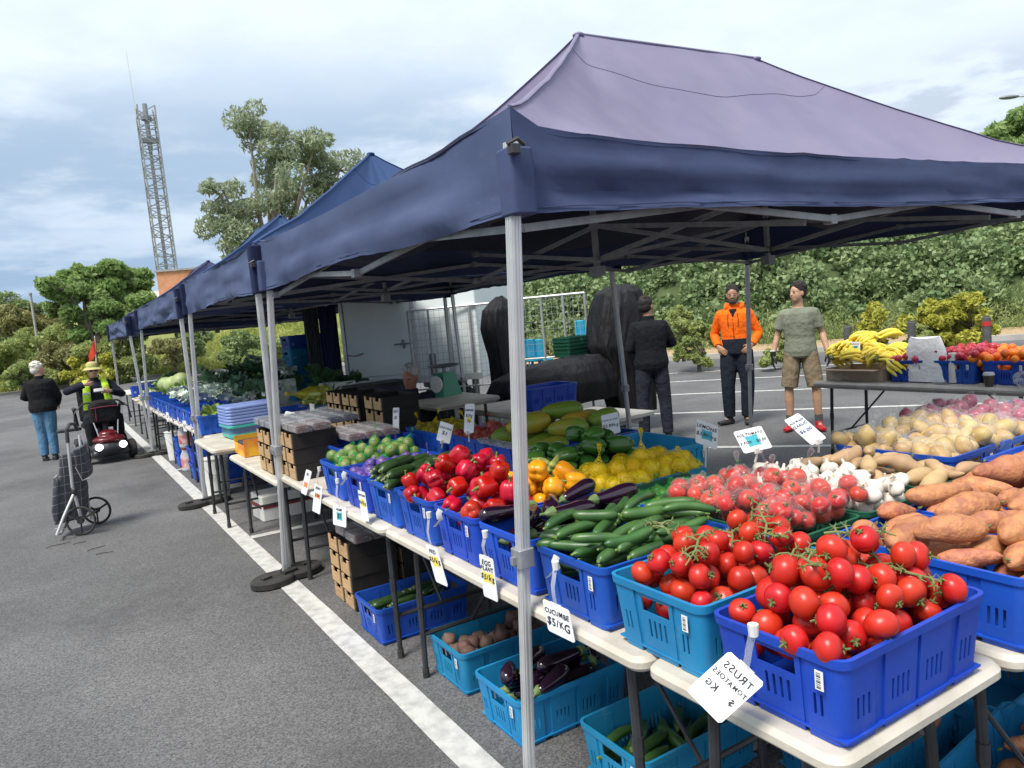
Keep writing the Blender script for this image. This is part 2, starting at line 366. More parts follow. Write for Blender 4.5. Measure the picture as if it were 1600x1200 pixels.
# ---------- foliage ----------
def leafmat(name,c1,c2,sc=6,tr=.25,rough=.5):
    return mat(name,c1,c2,rough,sc,trans=tr,lo=.3,hi=.7,detail=2,spec=.35)
rg=np.random.default_rng(5)
def leaf_mesh(name,cent,size,m,aspect=.5,droop=0.,nrm=None,nmix=.0,jit=.35):
    """cent Nx3, one 4-vertex folded leaf per centre"""
    n_=len(cent); d=rg.normal(size=(n_,3)); d[:,2]-=droop; d/=np.linalg.norm(d,axis=1)[:,None]
    u=rg.normal(size=(n_,3))
    if nrm is not None:
        u=np.cross(d,nrm*nmix+u*(1-nmix))
    s=u-(u*d).sum(1)[:,None]*d; s/=np.linalg.norm(s,axis=1)[:,None]+1e-9
    w=np.cross(d,s); L_=(size*(1+jit*rg.uniform(-1,1,n_)))[:,None]
    a0=cent-d*L_*.5; a1=cent+s*L_*aspect*.5+w*L_*.08; a2=cent+d*L_*.5; a3=cent-s*L_*aspect*.5+w*L_*.08
    V=np.stack([a0,a1,a2,a3],1).reshape(-1,3).astype(np.float32)
    me=bpy.data.meshes.new(name); me.vertices.add(4*n_); me.vertices.foreach_set('co',V.ravel())
    me.loops.add(4*n_); me.loops.foreach_set('vertex_index',np.arange(4*n_,dtype=np.int32)); me.polygons.add(n_)
    me.polygons.foreach_set('loop_start',np.arange(0,4*n_,4,dtype=np.int32)); me.polygons.foreach_set('loop_total',np.full(n_,4,dtype=np.int32))
    me.materials.append(m); me.update(calc_edges=True); return me
def clump_points(clumps,per):
    out=[]
    for (x,y,z,rx,ry,rz) in clumps:
        k=int(per*rx*ry+per*.1); d=rg.normal(size=(k,3)); d/=np.linalg.norm(d,axis=1)[:,None]; rr=(.55+.5*rg.random(k)**.6)[:,None]
        out.append(d*rr*np.array([rx,ry,rz])+np.array([x,y,z]))
    return np.concatenate(out)
M_bark=mat('bark',(.16,.13,.10),(.09,.07,.055),.9,6,bump=.6,bscale=20)
M_barkp=mat('gum_bark',(.34,.30,.25),(.22,.18,.14),.85,3,bump=.3,bscale=12)
def tree(name,label,loc,blobs,leafm,barkm,lsize,per,group=None,trunk_r=.25,cat='tree',droop=0,aspect=.5,subs=5,spread=.5):
    """blobs: [(x,y,z,r)] crown masses relative to loc; trunk with a limb to each"""
    t=thing(name,label,cat,loc,group=group); mb=MB(); zb=min(b_[2]-b_[3] for b_ in blobs); fork=max(.3,zb*.75)
    base=[(0,0,-.3),(.05*trunk_r,0,fork*.5),(0.1,0,fork)]
    mb.tube(base,[trunk_r*1.25,trunk_r,trunk_r*.8],8)
    cl=[]
    for (x,y,z,r) in blobs:
        mid=Vector((x*.45,y*.45,fork+(z-fork)*.5))+Vector((rnd.uniform(-.2,.2)*r,)*3)
        mb.tube([(0.1,0,fork-.1),mid,(x,y,z+r*.5)],[trunk_r*.55,trunk_r*.35,trunk_r*.06],6)
        for q in range(subs):
            d=Vector((rnd.gauss(0,1),rnd.gauss(0,1),rnd.gauss(0,.8))).normalized()*r*rnd.uniform(.35,.95); rr=r*rnd.uniform(.3,.52)
            cl.append((x+d.x,y+d.y,z+d.z,rr,rr,rr*.75)); mb.tube([(x,y,z),(x+d.x*.9,y+d.y*.9,z+d.z*.9)],[trunk_r*.16,trunk_r*.04],4)
    part('trunk',mb,barkm,t)
    part('crown',leaf_mesh('crown',clump_points(cl,per),lsize,leafm,aspect,droop),None,t)
    return t
LM_gum=leafmat('leaf_gum',(.25,.31,.18),(.42,.47,.32),1.2,.4)
LM_bright=leafmat('leaf_bright',(.20,.34,.10),(.36,.46,.18),.8,.45)
LM_mid=leafmat('leaf_mid',(.27,.35,.11),(.42,.46,.18),.9,.4)
LM_dark=leafmat('leaf_dark',(.17,.25,.10),(.28,.35,.14),.9,.35)
LM_yel=leafmat('leaf_yellow',(.32,.34,.05),(.50,.48,.08),2)
LM_hedge=leafmat('leaf_hedge',(.11,.185,.07),(.32,.40,.19),1.6,.3,.45)
LM_grass=leafmat('leaf_grass',(.32,.38,.09),(.50,.52,.18),.5,.4)
LM_red=leafmat('leaf_reddish',(.26,.27,.11),(.36,.34,.15),1,.35)
# gum tree over the tents: pixel-measured masses at about 55 m
def P_(px,py,D):
    d=right*(px-800)+down*(py-600)+fwd*f_; q=math.hypot(d.x,d.y); return Vector((0,0,1.73))+d*(D/q)
gb=P_(430,470,52); gb.z=0
bl=[]
for px,py,r in ((390,205,1.9),(440,215,1.8),(420,250,1.8),(500,225,1.7),(530,265,1.6),(480,262,1.7),(345,305,1.3),(380,330,1.8),(440,305,2.0),(495,300,1.5),(350,355,1.5),(400,370,1.8),(455,350,1.5),(370,385,1.2)):
    v=P_(px,py,52+rnd.uniform(-2,2)); bl.append((v.x-gb.x,v.y-gb.y,v.z,r))
tree('gum_tree','tall sparse grey-green gum tree rising behind the navy tents',gb,bl,LM_gum,M_barkp,.42,230,trunk_r=.45,droop=.7,aspect=.28,subs=7)
gb=P_(150,560,44); gb.z=1.5
bl=[]
for px,py,r in ((95,452,1.0),(120,438,.9),(150,430,1.15),(195,432,1.15),(170,424,.9),(130,462,1.25),(175,465,1.25),(222,450,.9),(225,475,.9),(90,480,.9),(140,492,1.2),(190,496,1.2)):
    v=P_(px,py,45+rnd.uniform(-1,1)); bl.append((v.x-gb.x,v.y-gb.y,v.z-gb.z,r))
tree('leafy_tree','rounded bright green tree on the bank left of the mast',gb,bl,LM_bright,M_bark,.34,620,trunk_r=.3,subs=7)
shr=[ # px,py(centre),D,r,material,kind
 (20,500,52,1.9,LM_dark,'dark round shrub at the far left skyline'),(55,500,50,1.6,LM_red,'reddish brown shrub on the skyline left of the bright tree'),
 (20,545,47,1.8,LM_mid,'mid green bush on the left bank at the picture edge'),(100,540,46,1.6,LM_mid,'green bush on the left bank below the bright tree'),
 (105,560,44,1.3,LM_red,'brownish bush on the left bank behind the scooter flag'),(170,530,43,1.6,LM_mid,'tall olive bush on the left bank beside the first tent roof'),
 (200,505,44,1.5,LM_bright,'light green bush behind the tent roofs beside the mast foot'),(150,575,42,1.2,LM_yel,'yellow green bush on the bank above the scooter rider'),
 (215,575,43,1.1,LM_mid,'low bush on the bank seen under the farthest tent'),(45,590,43,1.0,LM_mid,'small bush at the foot of the left bank'),
 (375,545,40,1.3,LM_dark,'dark bush on the bank seen under the second tent'),(300,540,44,1.1,LM_dark,'dark shrub behind the pale flowering bush'),
 (270,548,41,.9,LM_red,'pale brown bush with seed heads on the grassy bank'),(420,560,36,1.2,LM_mid,'bush on the bank beside the stack of blue crates')]
for i,(px,py,D,r,m_,lb) in enumerate(shr):
    v=P_(px,py,D); g_=v.copy(); g_.z=max(0,v.z-r*1.0)
    bl=[(rnd.uniform(-.8,.8)*r,rnd.uniform(-.6,.6)*r,max(.3,v.z-g_.z)+rnd.uniform(-.4,.35)*r,r*rnd.uniform(.5,.75)) for _ in range(5)]
    tree('bush',lb,g_,bl,m_,M_bark,.2,900,'bushes on the left bank',trunk_r=.08,cat='bush',subs=6)
# right side: distant trees above the near tent edge
for px,py,D,r,lb in ((1598,228,42,2.2,'green tree rising above the right end of the near tent'),(1497,222,55,1.0,'small tree top showing above the near tent roof slope'),(1540,262,42,1.8,'tree crown just behind the right slope of the near tent')):
    v=P_(px,py,D); g_=v.copy(); g_.z=4
    bl=[(rnd.uniform(-.6,.6)*r,rnd.uniform(-.6,.6)*r,v.z-4+rnd.uniform(-.5,.3)*r,r*.6) for _ in range(6)]
    tree('leafy_tree',lb,g_,bl,LM_bright,M_bark,.34,500,'trees beyond the right bank',trunk_r=.2,subs=6)
# right bank cover: broad leaved hedge in clumps over the slope
def hedge():
    line=[Vector(p) for p in Rline]; cl=[]
    for i in range(len(line)-1):
        L_=(line[i+1]-line[i]).length; t=(line[i+1]-line[i])/L_; nn=Vector((-t.y,t.x))
        for k in range(int(L_*44)):
            s=rnd.random()*L_; d=rnd.uniform(1.45,12)
            if rnd.random()<(d-6)/14: continue
            hh=np.interp(d,[q[0] for q in Rprof],[q[1] for q in Rprof]); q=line[i]+t*s+nn*d; rr=rnd.uniform(.30,.60)
            cl.append((q.x,q.y,hh+.12+rnd.uniform(0,.3)+.5*nz(q.x*.22+3,q.y*.22)*min(1,hh/1.5)*1.4,rr,rr,rr*.8))
    pts=clump_points(cl,560)
    o=link('hedge_cover',leaf_mesh('hedge_cover',pts,.145,LM_hedge,.75)); tag(o,'dense broad-leaved green growth covering the slope beyond the car park','hedge',kind='stuff')
    # loose grass and brush at the foot
    pts=[]
    for i in range(len(line)-1):
        L_=(line[i+1]-line[i]).length; t=(line[i+1]-line[i])/L_; nn=Vector((-t.y,t.x))
        for k in range(int(L_*900)):
            s=rnd.random()*L_; d=rnd.uniform(.45,1.9); q=line[i]+t*s+nn*d; hh=np.interp(d,[w[0] for w in Rprof],[w[1] for w in Rprof])
            top=.3+.55*max(0,nz(q.x*1.1,q.y*1.1)+.35)+.3*rnd.random(); pts.append((q.x,q.y,hh+rnd.random()*top))
    o=link('brush_cover',leaf_mesh('brush_cover',np.array(pts),.13,LM_mid,.16,droop=-1.2)); tag(o,'wispy olive brush and grass along the foot of the green slope','brush',kind='stuff')
hedge()
# individual shrubs at the foot of right bank
for px,py,D,r,m_,lb in ((1370,500,16.6,.55,LM_yel,'yellow leaved shrub between the bollards behind the fruit table'),(1515,480,17,.65,LM_yel,'large yellow shrub on the slope above the apples'),(1480,500,16.8,.5,LM_yel,'yellow-green shrub lower left of the large yellow one'),
   (1450,525,16.5,.5,LM_mid,'rounded olive shrub between two bollards'),(1065,510,17.6,.5,LM_mid,'thin twiggy shrub beyond the man in black'),(1090,540,17.4,.4,LM_mid,'low olive shrub left of the man in orange'),
   (1230,535,16.8,.42,LM_mid,'low shrub between the two standing men')):
    v=P_(px,py,D); g_=v.copy(); g_.z=max(.1,v.z-r)
    bl=[(rnd.uniform(-.9,.9)*r,rnd.uniform(-.6,.6)*r,v.z-g_.z+rnd.uniform(-.9,.5)*r,r*rnd.uniform(.3,.6)) for _ in range(9)]
    tree('shrub',lb,g_,bl,m_,M_bark,.10,1100,'shrubs at the foot of the right slope',trunk_r=.04,cat='shrub',subs=5)
def grass():
    line=[Vector(p) for p in Lline[1:]]; pts=[]
    for i in range(len(line)-1):
        L_=(line[i+1]-line[i]).length; t=(line[i+1]-line[i])/L_; nn=Vector((-t.y,t.x))
        if i==0: L0=L_*.65
        else: L0=0
        for k in range(int((L_-L0)*1000)):
            s=L0+rnd.random()*(L_-L0); d=rnd.random()**1.4*9; q=line[i]+t*s+nn*d; hh=np.interp(d,[w[0] for w in Lprof],[w[1] for w in Lprof])+.6*1.4*nz(q.x*.22+11,q.y*.22)*0
            hh+= .6*nz(q.x*.22+11,q.y*.22)*min(1,hh/1.5)*1.4
            pts.append((q.x,q.y,max(0,hh)+rnd.random()*(.45+.7*max(0,nz(q.x*.4,q.y*.4)+.3))))
    o=link('grass_cover',leaf_mesh('grass_cover',np.array(pts),.42,LM_grass,.14,droop=-1.6)); tag(o,'rough tall yellow-green grass on the left bank','grass',kind='stuff')
grass()
# bollards behind the fruit table
bol=MB().tube([(0,0,0),(0,0,.02),(0,0,1.0),(0,0,1.03)],[.075,.07,.07,.05],10); bol.v=[(x,y,z*.86) for x,y,z in bol.v]
M_bol=mat('bollard_timber',(.05,.05,.055),(.09,.085,.085),.8,12,bump=.3)
cap=MB().tube([(0,0,.886),(0,0,.90)],[.055,.03],10).mesh('cap',M_blk); band=MB().tube([(0,0,.72),(0,0,.80)],[.074,.074],10,caps=False).mesh('reflector',mat('reflector_red',(.45,.03,.03),rough=.4))
bm_=bol.mesh('bollard',M_bol)
for (px,py,lb) in ((1326,575,'grey timber bollard just behind the banana price sign'),(1426,574,'grey timber bollard behind the bananas'),(1543,568,'dark bollard behind the red netted apples')):
    v=P_(px,py,16.4); v=P_(px,555,15.5); spawn(('bollard',bm_,[('cap',cap)]+([('reflector',band)] if px>1500 else [])),lb,'bollard',(v.x,v.y,0),group='bollards along the far kerb')

# ---------- mast, building, lamps ----------
M_mast=mat('mast_steel',(.30,.32,.34),(.24,.26,.28),.6,3)
def mast():
    D=80; b0=P_(275-14,560,D); v=P_(262,430,D); t=thing('lattice_mast','tall grey steel lattice communications mast with whip antenna','mast',(v.x,v.y,0))
    mb=MB(); H_=24.0; w0,w1=.85,.75; n_=26
    cs=[(-1,-1),(1,-1),(1,1),(-1,1)]
    def c_(k,z): w=w0+(w1-w0)*z/H_; return (cs[k][0]*w,cs[k][1]*w,z)
    for k in range(4): mb.bar(c_(k,0),c_(k,H_),.12)
    part('mast_legs',mb,M_mast,t); mb=MB()
    for i in range(n_):
        z0=H_*i/n_; z1=H_*(i+1)/n_
        for k in range(4):
            j=(k+1)%4; mb.bar(c_(k,z0),c_(j,z0),.075); mb.bar(c_(k,z0),c_(j,z1),.075) if i%2 else mb.bar(c_(j,z0),c_(k,z1),.075)
    part('bracing',mb,M_mast,t)
    mb=MB().bar((0,.2,0),(0,.2,H_-1),.3,.12); part('cable_ladder',mb,M_alud,t)
    mb=MB().tube([(0,0,H_-4),(0,0,H_+.3)],.22,8).tube([(0,0,H_-1.2),(0,0,H_-.9)],.5,8); mb.box(-.85,.85,-.3,.3,H_-3.3,H_-2.9); part('antenna_drum',mb,M_alud,t)
    mb=MB().tube([(-.85,0,H_-1),(-.9,0,H_+2),(-.95,0,H_+5.2)],[.06,.04,.02],5); part('whip_antenna',mb,M_alu,t)
mast()
def building():
    v=P_(250,470,60); d=(right*1.0); t=thing('brick_building','low orange brick building corner behind the tents below the mast','building',(v.x,v.y,0),(0,0,math.atan2(d.y,d.x)+R(10)))
    mb=MB().box(0,12,0,9,2,6.9); part('wall',mb,mat('orange_brick',(.62,.30,.16),(.50,.23,.12),.85,3),t,False)
    mb=MB().box(-.12,12.1,-.12,9.1,6.905,7.05); part('roof',mb,mat('roof_metal',(.35,.36,.38),(.3,.31,.33),.5,2),t,False)
    v=P_(195,490,58); t=thing('low_shed','long low pale roofed building behind the bank bushes','building',(v.x,v.y,0),(0,0,math.atan2(d.y,d.x)+R(35)))
    mb=MB().box(0,9,0,4,2,4.6); part('wall',mb,mat('pale_wall',(.50,.46,.40),(.42,.38,.33),.85,2),t,False)
    mb=MB().add([(-.4,-.4,4.6),(9.4,-.4,4.6),(9.4,4.4,5.6),(-.4,4.4,5.6),(-.4,-.4,4.75),(9.4,-.4,4.75),(9.4,4.4,5.75),(-.4,4.4,5.75)],[(0,1,2,3),(7,6,5,4),(0,4,5,1),(1,5,6,2),(2,6,7,3),(3,7,4,0)]); part('roof',mb,mat('pale_roof',(.55,.53,.48),(.45,.43,.4),.6,2),t,False)
building()
def lamp(px,py,D,lb,L_=2.0):
    v=P_(px,py,D); t=thing('street_lamp',lb,'street lamp',(v.x,v.y,0),(0,0,math.atan2(right.y,right.x))); H_=v.z
    part('pole',MB().tube([(L_,0,0),(L_,0,H_-.5),(L_-.3,0,H_-.1),(.3,0,H_)],[.1,.06,.05,.04],8),M_alu,t)
    part('lamp_head',MB().ell((.05,0,0+H_),(.5,.18,.1)),M_alud,t)
lamp(1575,152,45,'large street lamp head entering at the top right picture edge',3); lamp(1549,205,80,'small distant street lamp above the trees at right',-.8)
def pole_far():
    v=P_(62,555,46); t=thing('utility_pole','thin pale pole among bushes at far left','pole',(v.x,v.y,0)); part('post',MB().tube([(0,0,0),(0,0,4.9)],[.07,.06],8),M_conc,t); part('cap',MB().tube([(0,0,4.9),(0,0,5.0)],[.09,.07],8),M_alud,t)
pole_far()
# ---------- tents ----------
def fabric(name,c1,c2,tr=.12):
    return mat(name,c1,c2,.78,2.2,bump=.25,bscale=900,bdist=.0006,trans=tr,spec=.2,detail=6)
M_roofp=fabric('canopy_faded_purple',(.240,.222,.320),(.200,.185,.285),.08)
M_roofb=fabric('canopy_blue',(.045,.085,.20),(.038,.07,.165),.08)
M_roofb2=fabric('canopy_blue_worn',(.065,.072,.15),(.05,.06,.13),.08)
M_val_shaded=fabric('valance_navy_shaded',(.064,.083,.170),(.050,.066,.140),.02)  # valance navy with the darker tone of the shaded sides
M_val_lit=fabric('valance_navy_sunlit',(.076,.100,.190),(.056,.076,.150),.03)  # same cloth, side light from the left put into a lighter tone
scuff(M_roofp,(.17,.15,.24),.4,7,.58,.75); scuff(M_val_lit,(.13,.14,.20),.5,9,.55,.75,(1,1,4)); scuff(M_val_shaded,(.04,.05,.10),.5,5,.5,.7,(1,1,3))
scuff_done=1
M_navy=fabric('navy_strap',(.014,.022,.065),(.011,.018,.05),.03)
M_lin=mat('canopy_shade_lining',(.016,.020,.050),(.012,.015,.040),.8,3)  # near-black navy: shade under the roof put into the colour
def tent(label,x0,x1,y0,y1,ridge,zr,ze,zb,mroof,mval,legs,seed=0,midsag=.05,trim=None,wave=1.0,roofcorner=False,bars=(3,2)):
    t=thing('gazebo_tent',label,'tent',(x0,y0,0),group='navy pop-up tents in the row')
    W_,D_=x1-x0,y1-y0; (rx0,ry0),(rx1,ry1)=ridge; rx0-=x0; rx1-=x0; ry0-=y0; ry1-=y0
    # roof: grid in perimeter parameter x rise
    NP=192; NT=16; per=[]
    for k in range(NP):
        u=k/NP*4; s=int(u); w=u-s
        per.append([(w*W_,0),(W_,w*D_),(W_-w*W_,D_),(0,D_-w*D_)][s]+(s,w))
    def edge_z(s,w): return ze-(midsag*1.25*math.sin(PI*w)**.26 if s==0 else midsag*({3:.35}.get(s,1))*math.sin(PI*w)**.75)
    vs=[];fs=[]
    for k,(ex,ey,s,w) in enumerate(per):
        # nearest point on the ridge
        if rx1-rx0>ry1-ry0:
            qx=min(max(rx0+(rx1-rx0)*((ex-0)/W_ if s in(0,2) else 0),rx0),rx1)
            if s==0 or s==2: 
                lo=rx0/W_; hi=rx1/W_; qx=rx0+(rx1-rx0)*min(max((ex/W_-lo*.35)/(1-lo*.35-(1-hi)*.35),0),1)
            elif s==1: qx=rx1
            else: qx=rx0
            qy=ry0
        else:
            if s in(1,3): lo=ry0/D_; hi=ry1/D_; qy=ry0+(ry1-ry0)*min(max((ey/D_-lo*.35)/(1-lo*.35-(1-hi)*.35),0),1)
            elif s==2: qy=ry1
            else: qy=ry0
            qx=rx0
        z0=edge_z(s,w); hip=abs(2*w-1)**(9 if s==3 else 2.6)
        for i in range(NT+1):
            g=i/NT; hs=.05 if (s==3 and w>.5) or (s==0 and w<.5) else .22 if s==3 or (s==2 and w>.5) else .16; sag=((.60 if s==3 else .40)*(1-hip)+hs*hip)*math.sin(PI*g**.85)*(.95+.25*nz(k*.13+seed,g*2))
            # on the hip lines the cloth leaves the corner nearly level then climbs
            z=z0+(zr-z0)*g-sag
            x=ex+(qx-ex)*g; y=ey+(qy-ey)*g
            z+=.012*nz(x*3+seed,y*3)+.01*nz(x*9,y*2+seed)*(1-g)
            # a tight crease where the cloth drops round the peak
            vs.append((x,y,z))
    for k in range(NP):
        j=(k+1)%NP
        for i in range(NT): fs.append((k*(NT+1)+i,j*(NT+1)+i,j*(NT+1)+i+1,k*(NT+1)+i+1))
    can=part('canopy',MB().add(vs,fs),mroof,t,angle=60)
    part('shade_lining',MB().add([(x,y,z-.012) for x,y,z in vs],[tuple(reversed(q)) for q in fs]),M_lin,can,angle=60)  # dark inner sheet added so the roof underside reads as shade
    # seams
    mb=MB()
    for k in (0,48,96,144): mb.tube([Vector(vs[k*(NT+1)+i])+Vector((0,0,.002)) for i in range(NT+1)],[(.010,.003)]*(NT+1),6)
    mb.tube([Vector(vs[k*(NT+1)+NT-3])+Vector((0,0,.003)) for k in range(NP)],.0014,5,closed=True)
    mb.tube([Vector((rx0,ry0,zr+.003)),Vector((rx1,ry1,zr+.003))],.008,6)
    part('seam',mb,mroof,can)
    mb=MB()
    for (px,py) in ((rx0,ry0),(rx1,ry1)): mb.ell((px,py,zr-.005),(.035,.035,.016))
    part('peak_cap',mb,mroof,can)
    # valance
    NZ=7
    for s,(p,q,o) in enumerate((((0,0),(W_,0),(0,-1)),((W_,0),(W_,D_),(1,0)),((W_,D_),(0,D_),(0,1)),((0,D_),(0,0),(-1,0)))):
        n_=48; v2=[];f2=[]
        for k in range(n_+1):
            w=k/n_; x=p[0]+(q[0]-p[0])*w; y=p[1]+(q[1]-p[1])*w; zt=edge_z(s,w)
            zbb=zb+.012*math.sin(w*9+seed+s)*math.sin(PI*w)+.02*math.sin(PI*w)
            for j in range(NZ+1):
                g=j/NZ; fold=.045*nz((x+y)*1.1+seed,g*3.4+s*5,seed)+.018*nz((x+y)*3+seed*2,g*9.0,s)+.010*nz((x+y)*9+seed*2,g*7.0,s)
                # ripples fanning from the corners
                fold+=.010*math.sin(g*13+ (w if w<.5 else 1-w)*16+seed)*math.exp(-4*min(w,1-w))
                fold=(fold*wave)*math.sin(PI*min(1,w*12)*.5)*math.sin(PI*min(1,(1-w)*12)*.5)*(.25+.75*g)+.008*g
                v2.append((x+o[0]*fold,y+o[1]*fold,zt+(zbb-zt)*g+.006*wave*nz((x+y)*7,g*2+s)*g))
        for k in range(n_):
            for j in range(NZ): a=k*(NZ+1)+j; f2.append((a,a+1,a+NZ+2,a+NZ+1))
        va=part('valance',MB().add(v2,f2),mval[s],t,angle=70)
        hem=MB().tube([Vector(v2[k*(NZ+1)+NZ])+Vector((0,0,.018)) for k in range(n_+1)],[(.0022,.0022)]*(n_+1),5); part('hem',hem,mval[s],va)
    # corner straps
    for (x,y) in ((0,0),(W_,0),(W_,D_),(0,D_)):
        mb=MB(); r=.045; sx=1 if x>0 else -1; sy=1 if y>0 else -1
        mb.bbox(x-r+.02*sx*0,x+r,y-r,y+r,zb-.005,zb+.20 if not trim else ze-.02,.015); part('corner_pocket',mb,trim or mval[0],t)
    mb=MB(); mb.bbox(-.055,-.02,-.075,-.045,zb+.17,zb+.20,.006); mb.tube([(-.06,-.06,zb+.2),(-.03,-.07,zb+.215),(0,-.062,zb+.2)],.007,6); part('buckle',mb,M_blk,t)
    # legs: list (corner index top offset, base pos)
    cx=[(-.008,.0),(W_-.03,.03),(W_-.03,D_-.03),(.03,D_-.03)]
    for i,bp in enumerate(legs):
        if bp is None: continue
        top=Vector((cx[i][0],cx[i][1],zb+.22)); base=Vector((bp[0]-x0,bp[1]-y0,0)); d=(base-top); hz=.92; k=(top.z-hz)/top.z; mid=top+d*k
        mb=MB(); lo_d=(base-mid).normalized()
        def prof(p,q,w):
            mb.bar(p,q,w,w)
            u=(q-p).normalized()
            for ax in ((1,0,0),(-1,0,0),(0,1,0),(0,-1,0)):
                for sft in (-.3,.0,.3):
                    o_=Vector(ax)*w*.5; tt=Vector((ax[1],ax[0],0))*w*sft; mb.bar(p+o_+tt,q+o_+tt,w*.13,w*.13)
        prof(top,mid,.036); lg=part('leg',mb,M_alu,t,False)
        mb=MB(); mb.bar(mid,base,.031,.031); 
        for ax in ((1,0,0),(-1,0,0),(0,1,0),(0,-1,0)):
            for sft in (-.22,.22): o_=Vector(ax)*.0155; tt=Vector((ax[1],ax[0],0))*.031*sft; mb.bar(mid+o_+tt,base+o_+tt,.005,.005)
        part('lower_tube',mb,M_alu,lg,False)
        mb=MB().bbox(mid.x-.03,mid.x+.03,mid.y-.03,mid.y+.03,mid.z-.03,mid.z+.035,.008); mb.box(mid.x-.045,mid.x-.028,mid.y-.008,mid.y+.008,mid.z-.015,mid.z+.01); part('height_clamp',mb,M_alud,lg)
        mb=MB().box(base.x-.04,base.x+.04,base.y-.04,base.y+.04,.0,.006); part('foot_plate',mb,M_alud,lg,False)
    # scissor trusses
    zt,zl=zb+.095,(zb-.035 if x1>5 else zb+.03)
    zi=zb+.165
    def scis(p,q,n_,mb,zt=zt,zl=zl):
        p=Vector(p);q=Vector(q); off=(q-p).normalized().cross(Vector((0,0,1)))*.014
        for i in range(n_):
            a=p.lerp(q,i/n_); b_=p.lerp(q,(i+1)/n_)
            mb.bar((a.x+off.x,a.y+off.y,zt),(b_.x+off.x,b_.y+off.y,zl),.014,.026); mb.bar((a.x-off.x,a.y-off.y,zl),(b_.x-off.x,b_.y-off.y,zt),.014,.026)
            for z in (zt,zl): mb.box(b_.x-.02,b_.x+.02,b_.y-.02,b_.y+.02,z-.02,z+.02)
    nx,ny=bars; i_=.05
    for p,q,n_ in (((i_,i_,0),(W_-i_,i_,0),nx),((i_,D_-i_,0),(W_-i_,D_-i_,0),nx),((i_,i_,0),(i_,D_-i_,0),ny),((W_-i_,i_,0),(W_-i_,D_-i_,0),ny)):
        mb=MB(); scis(p,q,n_*2 if False else n_,mb); part('truss',mb,M_alud,t,False)
    posts=[(rx0,ry0),(rx1,ry1)] if (rx1-rx0+ry1-ry0)>.5 else [(rx0,ry0)]
    for (px,py) in posts:
        mb=MB().bar((px,py,zl-.08),(px,py,zr-.03),.028); mb.box(px-.035,px+.035,py-.035,py+.035,zl-.1,zl-.04); part('centre_post',mb,M_alud,t,False)
        mb=MB()
        if rx1-rx0>ry1-ry0 or len(posts)==1: scis((px,.14,0),(px,py,0),1,mb,zi,zl); scis((px,py,0),(px,D_-.14,0),1,mb,zi,zl)
        if ry1-ry0>rx1-rx0 or len(posts)==1: scis((.14,py,0),(px,py,0),1,mb,zi,zl); scis((px,py,0),(W_-.14,py,0),1,mb,zi,zl)
        # roof struts to the eaves
        for ex,ey in ((0,0),(W_,0),(W_,D_),(0,D_)):
            if False: 
                ax,ay=ex+(px-ex)*.25,ey+(py-ey)*.25; mb.bar((ex,ey,zt),(ex+(px-ex)*.6,ey+(py-ey)*.6,zt+(zr-zt)*.50),.02,.02)
        part('truss',mb,M_alud,t,False)
    if len(posts)==2:
        mb=MB(); scis((rx0,ry0,0),(rx1,ry1,0),1,mb,zi,zl); part('truss',mb,M_alud,t,False)
    return t
tent('large nearest tent with faded purple roof and navy valance over the tomatoes',1.30,6.06,2.02,5.28,((2.87,3.65),(4.40,3.65)),3.31,2.36,2.03,M_roofp,[M_val_shaded,M_val_shaded,M_val_shaded,M_val_lit],
     [(1.205,2.15),(6.1,1.95),(6.32,5.62),(1.215,5.40)],1,.09,wave=1.0)
tent('second tent from the camera, bright blue pointed roof behind the purple one',1.27,4.40,5.34,8.56,((2.84,6.95),(2.85,6.95)),3.36,2.36,2.02,M_roofb,[M_val_shaded,M_val_shaded,M_val_shaded,M_val_lit],
     [(1.26,5.46),(4.62,5.55),(4.5,8.65),(1.19,8.54)],5,.05,trim=M_navy,wave=1.5,bars=(2,2))
tent('third tent from the camera, worn blue roof with a short ridge along the row',1.22,4.36,8.62,13.1,((2.79,10.15),(2.80,11.6)),3.27,2.32,1.99,M_roofb,[M_val_shaded,M_val_shaded,M_val_shaded,M_val_lit],
     [(1.21,8.66),(4.4,8.8),(4.4,13.15),(1.16,13.15)],9,.05,trim=M_navy,wave=1.7,bars=(2,3))
tent('farthest tent in the row with dusty grey-blue roof and low sagging valance',1.08,4.22,13.16,17.7,((2.65,14.7),(2.66,16.2)),3.17,2.24,1.92,M_roofb2,[M_val_shaded,M_val_shaded,M_val_shaded,M_val_lit],
     [(1.18,13.24),(4.2,13.3),(4.2,17.7),(1.1,17.75)],13,.05,trim=M_navy,wave=1.9,bars=(2,3))
# rubber weights
def weight():
    mb=MB()
    for s in (-1,1):
        mb.lathe([(.001,0),(.15,0),(.165,.01),(.165,.045),(.15,.055),(.001,.055)],24,Matrix.Translation((s*.11,0,0)) @ Matrix.Scale(.8,4,(0,1,0)))
    base=mb.mesh('tent_weight',M_rub); h_=MB().box(-.055,.055,-.06,-.02,.0555,.075).box(-.2,-.13,-.02,.02,.0555,.07).box(.13,.2,-.02,.02,.0555,.07).mesh('grip',M_rub,False)
    return ('tent_weight',base,[('grip',h_)])
wp=weight()
for (x,y,a_,lb) in ((1.22,5.36,.35,'black rubber weight on the foot of the tent leg beside the berry trays'),(1.19,8.53,.2,'black rubber weight on the tent leg beside the blue tubs'),(1.17,13.15,.1,'black rubber weight on the tent leg beside the scooter'),(4.5,5.5,.3,'black rubber weight on the tent leg behind the papayas')):
    spawn(wp,lb,'tent weight',(x,y,.0),(0,0,a_),'rubber weights on the tent feet')

